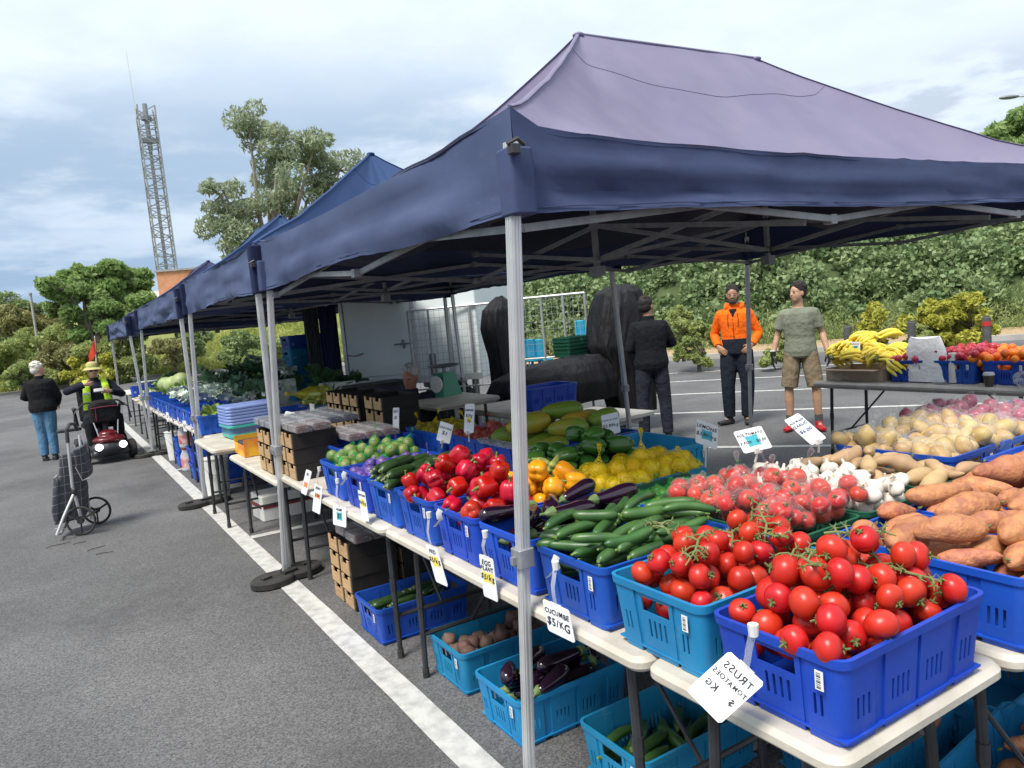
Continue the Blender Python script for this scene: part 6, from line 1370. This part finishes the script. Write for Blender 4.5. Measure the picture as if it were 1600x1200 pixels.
def human(label,loc,yaw,J,cfg):
    """J: joints in metres, person faces +y. Body is one continuous skin; clothes are its children"""
    t=thing('person',label,'person',loc,(0,0,yaw)); g=lambda k: Vector(J[k]); HR=Euler(J.get('head_rot',(0,0,0))).to_matrix(); sk=cfg['skin']; b=MB()
    hc=g('head'); head(b,hc,HR); nk=g('neck'); limb(b,[nk-Vector((0,0,.03)),nk.lerp(hc,.35),hc+HR@Vector((0,-.015,-.04))],[(.064,.058),.055,.056])
    ch=g('chest'); pv=g('pelvis'); wst=ch.lerp(pv,.55); bd=cfg.get('bulk',1.)
    tor=[(nk-Vector((0,.0,.01)),(.07,.065)),(nk+(ch-nk)*.20,(.115,.08)),(nk+(ch-nk)*.42,(.160,.10)),(ch,(.165,.112)),(wst,(.148,.10)),(pv,(.165,.115)),(pv-Vector((0,0,.07)),(.150,.11))]
    def torso(mb,k,lo=6,hi=0,belly=0):
        q=tor[hi:lo+1]; limb(mb,[p for p,_ in q],[(r[0]*bd*k+.0,(r[1]*bd*k+ (belly if i+hi in (4,5) else 0))) for i,(_,r) in enumerate(q)],20)
    torso(b,.94)
    arms=[];legs=[]
    for s in 'LR':
        sh,el,wr=g('sh'+s),g('el'+s),g('wr'+s); limb(b,[sh,sh.lerp(el,.3),el,el.lerp(wr,.35),wr],[.046,.044,.036,.037,.025]); 
        hd=Vector(J.get('hand'+s,(0,0,-1))); hand(b,wr,hd,J.get('palm'+s,((1 if s=='L' else -1),0,0)),J.get('thumb'+s,(0,1,0)),J.get('curl'+s,.45))
        hp,kn,an=g('hip'+s),g('kn'+s),g('an'+s); limb(b,[hp,hp.lerp(kn,.35),kn,kn.lerp(an,.3),an],[.078,.078,.052,.054,.034]); limb(b,[an,an+Vector(J.get('toe'+s,(0,1,0))).normalized()*.11-Vector((0,0,.06))],[.030,.016])
        arms.append((sh,el,wr)); legs.append((hp,kn,an))
    body=remesh(b,'body',sk,.0065,3,t)
    face_bits(t,hc,HR,cfg['hairm'],cfg.get('glasses'),smile=cfg.get('smile'))
    # shirt
    top=cfg['top']; m_=MB(); k=top.get('k',1.10); torso(m_,k,5 if not top.get('long') else 6,0,top.get('belly',0))
    for (sh,el,wr) in arms:
        if top.get('sleeve','long')=='long': limb(m_,[sh.lerp(nk,.5)-Vector((0,0,.02)),sh,sh.lerp(el,.4),el,el.lerp(wr,.5),el.lerp(wr,.93)],[.050,.056*k,.055*k,.049*k,.047*k,.040*k])
        else: limb(m_,[sh.lerp(nk,.5)-Vector((0,0,.02)),sh,sh.lerp(el,.35),sh.lerp(el,.70)],[.050,.054*k,.057*k,.060*k])
    if top.get('collar'): limb(m_,[nk-Vector((0,0,.02)),nk+Vector((0,0,.05))],[.078,.072])
    tp=remesh(m_,top['name'],top['mat'],.008,2,t)
    for ex in top.get('extra',[]): ex(tp)
    # trousers
    tr=cfg['pants']; m_=MB(); limb(m_,[wst.lerp(pv,.75),pv,pv-Vector((0,0,.08))],[(.152*bd,.112*bd),(.172*bd,.125*bd),(.155*bd,.12*bd)],20)
    for (hp,kn,an) in legs:
        en=kn.lerp(an,tr.get('to',.97)) if tr.get('to',.97)>-.5 else hp.lerp(kn,.8); kk=tr.get('k',1.1)
        if tr.get('short'): limb(m_,[hp+Vector((0,0,.03)),hp.lerp(kn,.4),hp.lerp(kn,.92)],[.095*kk,.098*kk,.092*kk])
        else: limb(m_,[hp+Vector((0,0,.03)),hp.lerp(kn,.4),kn,kn.lerp(an,.45),en],[.092*kk,.090*kk,.070*kk,.066*kk,.058*kk])
    remesh(m_,tr['name'],tr['mat'],.008,2,t)
    # shoes
    for s,(hp,kn,an) in zip('LR',legs):
        d=Vector(J.get('toe'+s,(0,1,0))).normalized(); m_=MB(); z0=an-Vector((0,0,.055)); limb(m_,[z0-d*.055,z0+d*.02,z0+d*.12,z0+d*.185],[(.036,.036),(.042,.044),(.046,.032),(.036,.022)]); limb(m_,[an+Vector((0,0,.02)),an-Vector((0,0,.04))],[.046,.044])
        sh_=remesh(m_,'shoe',cfg['shoe'],.007,2,t)
        if cfg.get('sock'): part('sock',MB().tube([an+Vector((0,0,.10)),an],[.046,.042],12),cfg['sock'],t)
    hr=cfg.get('hair')
    if hr:
        m_=MB(); Pm=lambda x,y,z: hc+HR@Vector((x,y,z))
        m_.ell(Pm(0,-.026,.046),(.084,.094,.080),16,12,M=HR); m_.ell(Pm(0,-.045,.0),(.080,.070,.080),14,10,M=HR)
        rr=random.Random(3)
        for _ in range(hr.get('n',40)):
            a_=rr.uniform(0,6.28); e_=rr.uniform(.1,1.5) if True else 0; x=.08*math.cos(a_)*math.cos(e_); y=.088*math.sin(a_)*math.cos(e_)-.028; z=.05+.080*math.sin(e_)
            if y>.045 and z<.085: continue
            m_.ell(Pm(x,y,z),rr.uniform(.010,.022)*hr.get('s',1),8,6)
        remesh(m_,'hair',cfg['hairm'],.006,1,t)
    return t
M_hblk=mat('hair_black',(.010,.008,.008),(.022,.018,.016),.8,30,bump=.7,bscale=90,bdist=.01); M_hgry=mat('hair_grey',(.50,.48,.45),(.38,.36,.34),.6,30,bump=.7,bscale=90,bdist=.01)
def stand(h_=1.75,lean=0,dx=.0,hipw=.09,feet=.12,arms='down',fwd_=0):
    k=h_/1.75; s=lambda x,y,z:(x*k+lean*z,y*k,z*k)
    J=dict(head=s(0,.02,1.635),neck=s(0,-.005,1.475),chest=s(0,0,1.30),pelvis=s(0,0,.96),shL=s(-.17,-.005,1.400),shR=s(.17,-.005,1.400),elL=s(-.235,-.02,1.14),elR=s(.235,-.02,1.14),wrL=s(-.26,.04,.90),wrR=s(.26,.04,.90),
        hipL=s(-hipw,0,.91),hipR=s(hipw,0,.91),knL=s(-feet*.95,.01,.50),knR=s(feet*.95,.01,.50),anL=s(-feet,-.01,.09),anR=s(feet,-.01,.09),toeL=(-.2,1,0),toeR=(.2,1,0))
    J['_s']=s; return J
# orange hoodie man, facing the camera, hands in pockets
pos=at_(1158,662,'z',0); 
LEAN=-.0
def toward(p,ang=0): return math.atan2(-p.y,-p.x)-PI/2+ang
J=stand(1.80); s=J['_s']; J.update(elL=s(-.275,-.07,1.14),elR=s(.275,-.07,1.14),wrL=s(-.20,.10,1.00),wrR=s(.20,.10,1.00),handL=(.7,.3,-.6),handR=(-.7,.3,-.6),palmL=(0,-1,0),palmR=(0,-1,0),head_rot=(-.12,0,.1),anL=s(-.08,-.01,.09),anR=s(.13,.02,.09),knR=s(.12,.05,.5),toeR=(.9,1,0))
M_org=cloth('hi_vis_orange',(.95,.17,.01),(.85,.13,.01)); M_nvy=cloth('work_navy',(.015,.02,.032)); 
def orange_bits(par):
    m_=MB(); sc_=1.80/1.75; limb(m_,[(0,0,1.09*sc_),(0,0,1.0*sc_),(0,0,.90*sc_)],[(.176,.132),(.184,.137),(.180,.135)],20); remesh(m_,'lower_panel',M_nvy,.008,1,par)
    part('zip',MB().tube([(0,.124,1.34*sc_),(0,.132,1.2*sc_),(0,.137,1.1*sc_)],.004,6),M_blk,par)
    for x in (-.055,.055): part('drawstring',MB().tube([(x,.115,1.42*sc_),(x*1.2,.128,1.33*sc_),(x*1.1,.133,1.24*sc_)],.0035,6),M_blk,par)
    m_=MB(); m_.tube([(-.09,.03,1.47*sc_),(-.10,-.05,1.50*sc_),(0,-.12,1.49*sc_),(.10,-.05,1.50*sc_),(.09,.03,1.47*sc_)],[.025,.04,.05,.04,.025],10); remesh(m_,'hood',M_org,.008,1,par)
    part('undershirt',MB().tube([(0,.086,1.46*sc_),(0,.112,1.36*sc_)],[(.05,.02),(.018,.01)],10),M_nvy,par)
pm=human('man in orange hooded jacket and dark cargo trousers, hands in pockets behind the tent pole',(pos.x,pos.y,0),toward(pos,-.15),J,dict(skin=M_skin2,hairm=M_hblk,hair=dict(n=46,s=.8),top=dict(name='jacket',mat=M_org,k=1.16,collar=True,extra=[orange_bits],long=False),pants=dict(name='trousers',mat=M_nvy,k=1.25),shoe=M_blk,smile=True))
# beard
hc=Vector(J['head']); HR=Euler(J['head_rot']).to_matrix(); mb=MB(); Pm=lambda x,y,z: hc+HR@Vector((x,y,z))
mb.tube([Pm(-.064,.02,-.02),Pm(-.055,.055,-.065),Pm(-.025,.083,-.085),Pm(.025,.083,-.085),Pm(.055,.055,-.065),Pm(.064,.02,-.02)],[.008,.014,.016,.016,.014,.008],8); mb.tube([Pm(-.028,.082,-.042),Pm(0,.096,-.036),Pm(.028,.082,-.042)],[.004,.006,.004],6); part('beard',mb,M_hblk,pm)
# man in khaki tee
pos=at_(1258,672,'z',0); J=stand(1.75,feet=.16); s=J['_s']; J.update(elL=s(-.245,-.04,1.15),elR=s(.25,-.03,1.15),wrL=s(-.30,.05,.92),wrR=s(.31,.03,.92),handL=(-.15,.05,-1),handR=(.1,.1,-1),curlL=.5,curlR=.4,head_rot=(.06,.0,-.75),toeL=(-.3,1,0),toeR=(.25,1,0))
J['palmL']=(1,-.3,0);J['palmR']=(-1,-.3,0)
pm=human('man in grey-green t-shirt, khaki shorts, black gloves and red shoes looking sideways',(pos.x,pos.y,0),toward(pos,-.05),J,dict(skin=M_skin3,hairm=M_hblk,hair=dict(n=70,s=1.25),top=dict(name='t_shirt',mat=cloth('tee_khaki',(.21,.23,.175)),k=1.14,sleeve='short',long=True),pants=dict(name='shorts',mat=cloth('shorts_tan',(.25,.20,.13)),short=True,k=1.05),shoe=mat('shoe_red',(.45,.012,.02),rough=.5),sock=mat('sock_grey',(.08,.08,.08),rough=.9)))
M_glv=mat('glove_black',(.012,.012,.014),rough=.45)
for q in 'LR':
    m_=MB(); w=Vector(J['wr'+q]); d=Vector(J['hand'+q]).normalized(); limb(m_,[w-d*.03,w+d*.01],[.031,.030]); hand(m_,w,d,J['palm'+q],(0,1,0),J['curl'+q]); 
    c_=w+d*.06; m_.v=[tuple(c_+(Vector(v)-c_)*1.12) for v in m_.v]; remesh(m_,'glove',M_glv,.005,1,pm)
part('wrist_watch',MB().tube([Vector(J['wrR'])+Vector((0,0,.05)),Vector(J['wrR'])+Vector((0,0,.065))],.036,12),M_white,pm)
# man in black from behind, turned right
pos=at_(1027,690,'z',0); J=stand(1.76,feet=.14); s=J['_s']; J.update(elL=s(-.25,-.03,1.15),elR=s(.28,.06,1.17),wrL=s(-.10,.20,1.10),wrR=s(.10,.24,1.16),handL=(1,.2,.2),handR=(-1,.2,.2),palmL=(0,-1,0),palmR=(0,-1,0),head_rot=(.0,0,-.75))
human('man dressed in black seen from behind, standing beside the black covered rack',(pos.x,pos.y,0),toward(pos,PI+.15),J,dict(skin=M_skin2,hairm=M_hblk,hair=dict(n=40,s=.7),bulk=1.12,top=dict(name='jumper',mat=cloth('jumper_black',(.012,.013,.017)),k=1.16,collar=True,long=True,belly=.01),pants=dict(name='jeans',mat=cloth('jeans_dark',(.025,.028,.042)),k=1.12),shoe=M_blk))
# white haired woman at left, seen from behind
pos=at_(80,719,'z',0); J=stand(1.62,feet=.085); s=J['_s']; J.update(elL=s(-.29,.02,1.16),elR=s(.25,.06,1.14),wrL=s(-.14,.20,1.12),wrR=s(.16,.22,.98),handL=(1,.3,0),handR=(.0,.8,-.5),palmL=(0,-1,0),palmR=(-1,0,0),head_rot=(-.1,0,-.95))
human('white-haired woman in black jacket and blue jeans seen from behind beside the scooter',(pos.x,pos.y,0),toward(pos,PI-.35),J,dict(skin=M_skin1,hairm=mat('hair_white',(.72,.69,.60),(.60,.57,.48),.6,30,bump=.7,bscale=90,bdist=.01),hair=dict(n=80,s=1.15),bulk=1.08,top=dict(name='jacket',mat=cloth('jacket_black',(.012,.012,.014)),k=1.22,collar=True,long=True),pants=dict(name='jeans',mat=cloth('jeans_blue',(.10,.22,.36)),k=1.1),shoe=M_blk))
# seated man behind the trays
hp_=at_(640,590,'y',7.0); J=dict(head=(0,.03,1.30),neck=(0,0,1.14),chest=(0,0,.97),pelvis=(0,0,.60),shL=(-.18,0,1.08),shR=(.18,0,1.08),elL=(-.26,.05,.83),elR=(.26,.05,.83),wrL=(-.15,.25,.80),wrR=(.15,.25,.80),handL=(.5,1,0),handR=(-.5,1,0),palmL=(0,0,-1),palmR=(0,0,-1),hipL=(-.1,.05,.56),hipR=(.1,.05,.56),knL=(-.14,.45,.54),knR=(.14,.45,.54),anL=(-.14,.47,.09),anR=(.14,.47,.09),head_rot=(-.15,0,-.6))
dz=hp_.z-1.30
human('grey-haired man in dark jacket sitting low behind the stacked trays',(hp_.x,7.0,dz if abs(dz)<.01 else dz),toward(hp_,.1),J,dict(skin=mat('skin_ruddy',(.42,.19,.13),(.36,.15,.10),.5,20),hairm=M_hgry,hair=dict(n=50),top=dict(name='jacket',mat=cloth('jacket_navy',(.03,.034,.05)),k=1.2,collar=True),pants=dict(name='trousers',mat=M_nvy),shoe=M_blk))
ch=thing('folding_chair','dark folding chair under the seated man','chair',(hp_.x,7.0,0),(0,0,toward(hp_,.1))); part('seat',MB().bbox(-.22,.22,-.2,.25,.43+dz,.47+dz,.03),M_blk,ch); part('backrest',MB().bbox(-.22,.22,-.25,-.22,.6,.85,.012),M_blk,ch)
for sx in (-1,1):
    for sy in (-1,1): part('leg',MB().tube([(sx*.2,sy*.2,.43+dz),(sx*.22,sy*.22,0)],.012,6),M_blk,ch)

# ---------- mobility scooter with rider ----------
sp_=at_(172,722,'z',0); SY=toward(sp_,.12)
sc=thing('mobility_scooter','dark red mobility scooter with lit headlights and a black front bag','scooter',(sp_.x,sp_.y+.35,0),(0,0,SY))
M_sred=mat('scooter_red',(.13,.008,.014),(.09,.006,.01),.25,6); M_seat=cloth('seat_black',(.015,.015,.017))
part('chassis',MB().bbox(-.24,.24,-.75,.25,.14,.26,.06),M_blk,sc)
m_=MB().ell((0,.34,.36),(.23,.20,.075),18,12).ell((0,.34,.44),(.14,.13,.07),16,10); remesh(m_,'front_cowl',M_sred,.012,2,sc)
m_=MB().ell((0,.36,.23),(.27,.20,.14),18,12).bbox(-.26,.26,.30,.50,.12,.2,.05); remesh(m_,'bumper',M_blk,.012,1,sc)
for sx in (-1,1):
    hl=part('headlight',MB().ell((sx*.165,.53,.27),(.055,.03,.05),14,10),mat('headlight_lit',(1,1,.95),rough=.2,emit=5),sc)
    part('bezel',MB().lathe([(.062,0),(.062,.02),(.055,.025)],16,Matrix.Translation((sx*.165,.51,.27))@Matrix.Rotation(-PI/2,4,'X')),M_alud,hl)
for sx in (-1,1):
    for y,r in ((.22,.15),(-.62,.17)):
        wh=part('wheel',MB().tube([(sx*.27,y,r),(sx*.29,y,r),(sx*.36,y,r),(sx*.38,y,r)],[r*.85,r,r,r*.85],22),M_rub,sc); part('rim',MB().tube([(sx*.375,y,r),(sx*.39,y,r)],r*.5,14),M_alud,wh)
    part('armrest',MB().tube([(sx*.30,-.55,.55),(sx*.33,-.50,.80),(sx*.34,-.42,.84),(sx*.34,-.15,.84)],[.02,.022,.03,.028],8),M_blk,sc)
part('seat',MB().bbox(-.26,.26,-.60,-.12,.50,.60,.08),M_seat,sc); part('backrest',MB().bbox(-.25,.25,-.70,-.58,.60,1.12,.06),M_seat,sc); part('seat_post',MB().tube([(0,-.4,.2),(0,-.4,.5)],.05,10),M_blk,sc)
part('tiller',MB().tube([(0,.22,.3),(0,.12,.70),(0,.06,.92)],[.05,.035,.03],10),M_blk,sc); part('handlebar',MB().tube([(-.32,.0,.86),(-.24,.05,.93),(0,.07,.95),(.24,.05,.93),(.32,.0,.86)],.015,8),M_blk,sc)
m_=MB().bbox(-.20,.20,.10,.33,.62,.92,.06).ell((0,.215,.92),(.19,.12,.05),14,8); bg_=remesh(m_,'front_bag',M_seat,.012,2,sc); part('bag_trim',MB().tube([(-.19,.335,.86),(0,.34,.87),(.19,.335,.86)],.006,6).tube([(.12,.34,.86),(.13,.345,.66)],.004,6),mat('trim_red',(.25,.03,.06),rough=.6),bg_)
part('bag_frame',MB().tube([(-.17,.32,.64),(-.12,.40,.36)],.008,6).tube([(.17,.32,.64),(.12,.40,.36)],.008,6),M_alu,sc)
for sx in (-1,1): part('mirror_arm',MB().tube([(sx*.3,.02,.88),(sx*.38,.05,.80),(sx*.40,.04,.62)],[.008,.01,.016],8),M_blk,sc)
part('side_step',MB().bbox(.28,.62,-.42,-.25,.50,.55,.03),M_blk,sc)
part('flag_pole',MB().tube([(-.05,-.72,.4),(-.09,-.74,1.2),(-.15,-.76,1.98)],.008,6),M_white,sc)
mb=MB()
for k in range(7):
    for j in range(4): mb.v.append((-.15+.0+k*.022,-.76+.02*math.sin(k*.9),1.97-j*.085-(k*.030 if j<2 else k*.012)-.02*k+(.0)))
for k in range(6):
    for j in range(3): q=k*4+j; mb.f.append((q,q+4,q+5,q+1))
part('flag',mb,mat('flag_orange',(.85,.09,.04),(.7,.06,.03),.7,3,trans=.3),sc,angle=None)
J=dict(head=(0,-.34,1.40),neck=(0,-.38,1.24),chest=(0,-.40,1.06),pelvis=(0,-.42,.68),shL=(-.19,-.38,1.18),shR=(.19,-.38,1.18),elL=(-.36,-.24,.98),elR=(.42,-.16,1.12),wrL=(-.16,-.02,1.06),wrR=(.16,-.10,1.20),handL=(1,.3,.1),handR=(-1,-.1,.05),palmL=(0,-1,0),palmR=(0,-1,0),thumbL=(0,0,1),thumbR=(0,0,1),curlL=.8,curlR=.8,
  hipL=(-.1,-.36,.66),hipR=(.1,-.36,.66),knL=(-.20,.10,.64),knR=(.20,.10,.64),anL=(-.19,.10,.24),anR=(.19,.10,.24),head_rot=(-.05,0,.05))
M_vest=mat('hi_vis_yellow',(.55,.85,.05),(.45,.75,.03),.7,8,bump=.4,bscale=20,bdist=.02)
rd=human('rider in straw hat, sunglasses and yellow hi-vis vest seated on the mobility scooter',(sc.location.x,sc.location.y,.02),SY,J,dict(skin=M_skin1,hairm=M_hgry,glasses=True,bulk=1.25,top=dict(name='jacket',mat=cloth('jacket_dark',(.018,.022,.035)),k=1.2,collar=True),pants=dict(name='trousers',mat=cloth('trousers_dark',(.014,.015,.02)),k=1.25),shoe=M_blk))
for sx in (-1,1):
    m_=MB(); limb(m_,[(sx*.13,-.34,1.25),(sx*.135,-.235,1.15),(sx*.15,-.215,1.0),(sx*.16,-.22,.78)],[(.045,.02),(.055,.028),(.06,.03),(.065,.03)]); limb(m_,[(sx*.13,-.34,1.25),(sx*.14,-.46,1.2),(sx*.15,-.52,.8)],[(.045,.02),(.055,.028),(.06,.03)]); v_=remesh(m_,'vest_panel',M_vest,.01,1,rd)
    part('reflective_stripe',MB().tube([(sx*.10,-.176,1.05),(sx*.20,-.18,1.05)],[(.006,.02)]*2,6),M_alu,v_)
hc=Vector(J['head']); ht=part('hat',MB().lathe([(.001,.115),(.05,.112),(.082,.085),(.095,.03),(.10,.015),(.15,-.012),(.152,-.016),(.10,.005),(.09,.0)],26,Matrix.Translation(hc+Vector((0,-.01,.035)))),mat('straw',(.55,.45,.20),(.42,.36,.14),.8,30,bump=.4,bscale=80),rd); part('hat_band',MB().lathe([(.097,.02),(.094,.045)],24,Matrix.Translation(hc+Vector((0,-.01,.037)))),mat('band_green',(.25,.35,.06)),ht)
part('sunglasses',MB().ell(hc+Vector((-.032,.084,.006)),(.028,.009,.020),12,8).ell(hc+Vector((.032,.084,.006)),(.028,.009,.020),12,8).tube([hc+Vector((-.07,.03,.010)),hc+Vector((-.055,.075,.008)),hc+Vector((.055,.075,.008)),hc+Vector((.07,.03,.010))],.004,6),mat('lens_dark',(.01,.01,.012),rough=.12),rd)
Mr=Matrix.Rotation(SY,4,'Z'); ph=thing('paper_packet','white paper packet held by the scooter rider','packet',Mr@Vector((.0,.03,1.09))+Vector((sc.location.x,sc.location.y,.02)),(0.3,0,SY)); part('wrapper',MB().bbox(-.07,.07,-.02,.02,-.02,.03,.01),M_white,ph); part('fold',MB().bbox(-.05,.05,-.022,-.02,-.01,.02,.005),M_card,ph,False)

# ---------- shopping trolley ----------
tp_=at_(118,832,'z',0); tr=thing('shopping_trolley','checked grey fabric shopping trolley with aluminium frame standing on the asphalt','shopping trolley',(tp_.x,tp_.y,0),(0,0,0))
M_chk=mat('check_fabric',(.075,.08,.095),(.055,.06,.07),.85,20,bump=.3,bscale=300,bdist=.001)
def check():
    t=M_chk.node_tree; N=t.nodes; L=t.links; p=N['Principled BSDF']; src=p.inputs['Base Color'].links[0].from_socket; tc=N.new('ShaderNodeTexCoord'); sp=N.new('ShaderNodeSeparateXYZ'); L.new(tc.outputs['Object'],sp.inputs[0])
    def line(sock,per,w,off):
        a=N.new('ShaderNodeMath'); a.operation='MULTIPLY_ADD'; a.inputs[1].default_value=1/per; a.inputs[2].default_value=off; L.new(sock,a.inputs[0]); b=N.new('ShaderNodeMath'); b.operation='FRACT'; L.new(a.outputs[0],b.inputs[0]); c=N.new('ShaderNodeMath'); c.operation='LESS_THAN'; c.inputs[1].default_value=w; L.new(b.outputs[0],c.inputs[0]); return c.outputs[0]
    m1=N.new('ShaderNodeMath'); m1.operation='MAXIMUM'; L.new(line(sp.outputs[2],.085,.05,.2),m1.inputs[0])
    ad=N.new('ShaderNodeMath'); ad.operation='ADD'; L.new(sp.outputs[0],ad.inputs[0]); L.new(sp.outputs[1],ad.inputs[1]); L.new(line(ad.outputs[0],.085,.05,.6),m1.inputs[1])
    mx=N.new('ShaderNodeMix'); mx.data_type='RGBA'; mx.inputs[7].default_value=(.34,.34,.34,1); L.new(m1.outputs[0],mx.inputs[0]); L.new(src,mx.inputs[6]); L.new(mx.outputs[2],p.inputs['Base Color'])
check()
def W3(px,py,y): v=at_(px,py,'y',y); return v-Vector((tp_.x,tp_.y,0))
y0=tp_.y
# frame: handle top, two rails down to the axle, kick stand
H1=W3(106,664,y0); rails=MB(); 
rails.tube([W3(106,690,y0-.20),W3(113,760,y0-.17),W3(126,806,y0-.14)],.014,8); rails.tube([W3(124,680,y0+.22),W3(133,760,y0+.2),W3(143,812,y0+.18)],.013,8)
part('frame',rails,M_alu,tr); part('handle_grip',MB().tube([W3(106,692,y0-.20),W3(104,672,y0-.18),W3(108,663,y0-.08),W3(116,662,y0+.04),W3(121,672,y0+.10)],.017,8),M_blk,tr)
part('kick_stand',MB().tube([W3(115,772,y0-.19),W3(100,806,y0-.24),W3(89,835,y0-.26),W3(96,833,y0-.08),W3(108,812,y0+.1)],.013,8),M_alu,tr)
part('hinge_block',MB().ell(W3(116,768,y0-.18),(.03,.03,.045),10,8),M_blk,tr)
def bagbody():
    mb=MB(); a_=[W3(92,712,y0-.12),W3(118,706,y0-.1),W3(132,770,y0-.02),W3(134,808,y0-.03),W3(84,822,y0-.1),W3(90,760,y0-.12)]
    q=[p+Vector((.05,.26,.02)) for p in a_]; n_=6; mb.add(a_+q,[tuple(range(n_)),tuple(reversed(range(n_,2*n_)))]+[(i,n_+i,n_+(i+1)%n_,(i+1)%n_) for i in range(n_)]); return mb
remesh(bagbody(),'fabric_bag',M_chk,.012,3,tr)
m_=MB(); a_=[W3(83,746,y0-.13),W3(91,750,y0-.14),W3(92,812,y0-.13),W3(86,822,y0-.13),W3(80,800,y0-.14)]; q=[p+Vector((.03,.2,0)) for p in a_]; m_.add(a_+q,[tuple(range(5)),tuple(reversed(range(5,10)))]+[(i,5+i,5+(i+1)%5,(i+1)%5) for i in range(5)]); remesh(m_,'front_pocket',M_chk,.010,2,tr)
m_=MB(); a_=[W3(112,704,y0-.12),W3(126,699,y0-.1),W3(139,738,y0-.06),W3(138,746,y0-.06),W3(129,750,y0-.08),W3(118,728,y0-.12)]; q=[p+Vector((.05,.26,.0)) for p in a_]; m_.add(a_+q,[tuple(range(6)),tuple(reversed(range(6,12)))]+[(i,6+i,6+(i+1)%6,(i+1)%6) for i in range(6)]); remesh(m_,'bag_flap',M_chk,.010,2,tr)
part('piping',MB().tube([W3(86,826,y0-.11),W3(110,827,y0-.08),W3(137,819,y0-.04)],.005,6).tube([W3(118,730,y0-.13),W3(129,751,y0-.09),W3(139,746,y0-.07)],.004,6),M_white,tr)
def wheel(c_,r,yaw):
    Mx=Matrix.Translation(c_)@Matrix.Rotation(yaw,4,'Z')@Matrix.Rotation(PI/2,4,'X'); n_=32; mb=MB(); mb.tube([Mx@Vector((r*.93*math.cos(2*PI*k/n_),r*.93*math.sin(2*PI*k/n_),0)) for k in range(n_)],r*.085,8,closed=True); wh=part('wheel',mb,M_rub,tr)
    mb=MB()
    for k in range(3): a=2*PI*k/3+.5; mb.bar(Mx@Vector((0,0,0)),Mx@Vector((r*.9*math.cos(a),r*.9*math.sin(a),0)),.016,.02)
    mb.tube([Mx@Vector((0,0,-.02)),Mx@Vector((0,0,.02))],.028,12); part('spokes',mb,M_blk,wh)
wc=W3(127,818,y0-.20); wc.z=.142; wheel(wc,.14,-.45); wc2=W3(152,804,y0+.18); wc2.z=.142; wheel(wc2,.14,-.45)
part('axle',MB().tube([wc,wc2],.008,6),M_alud,tr)
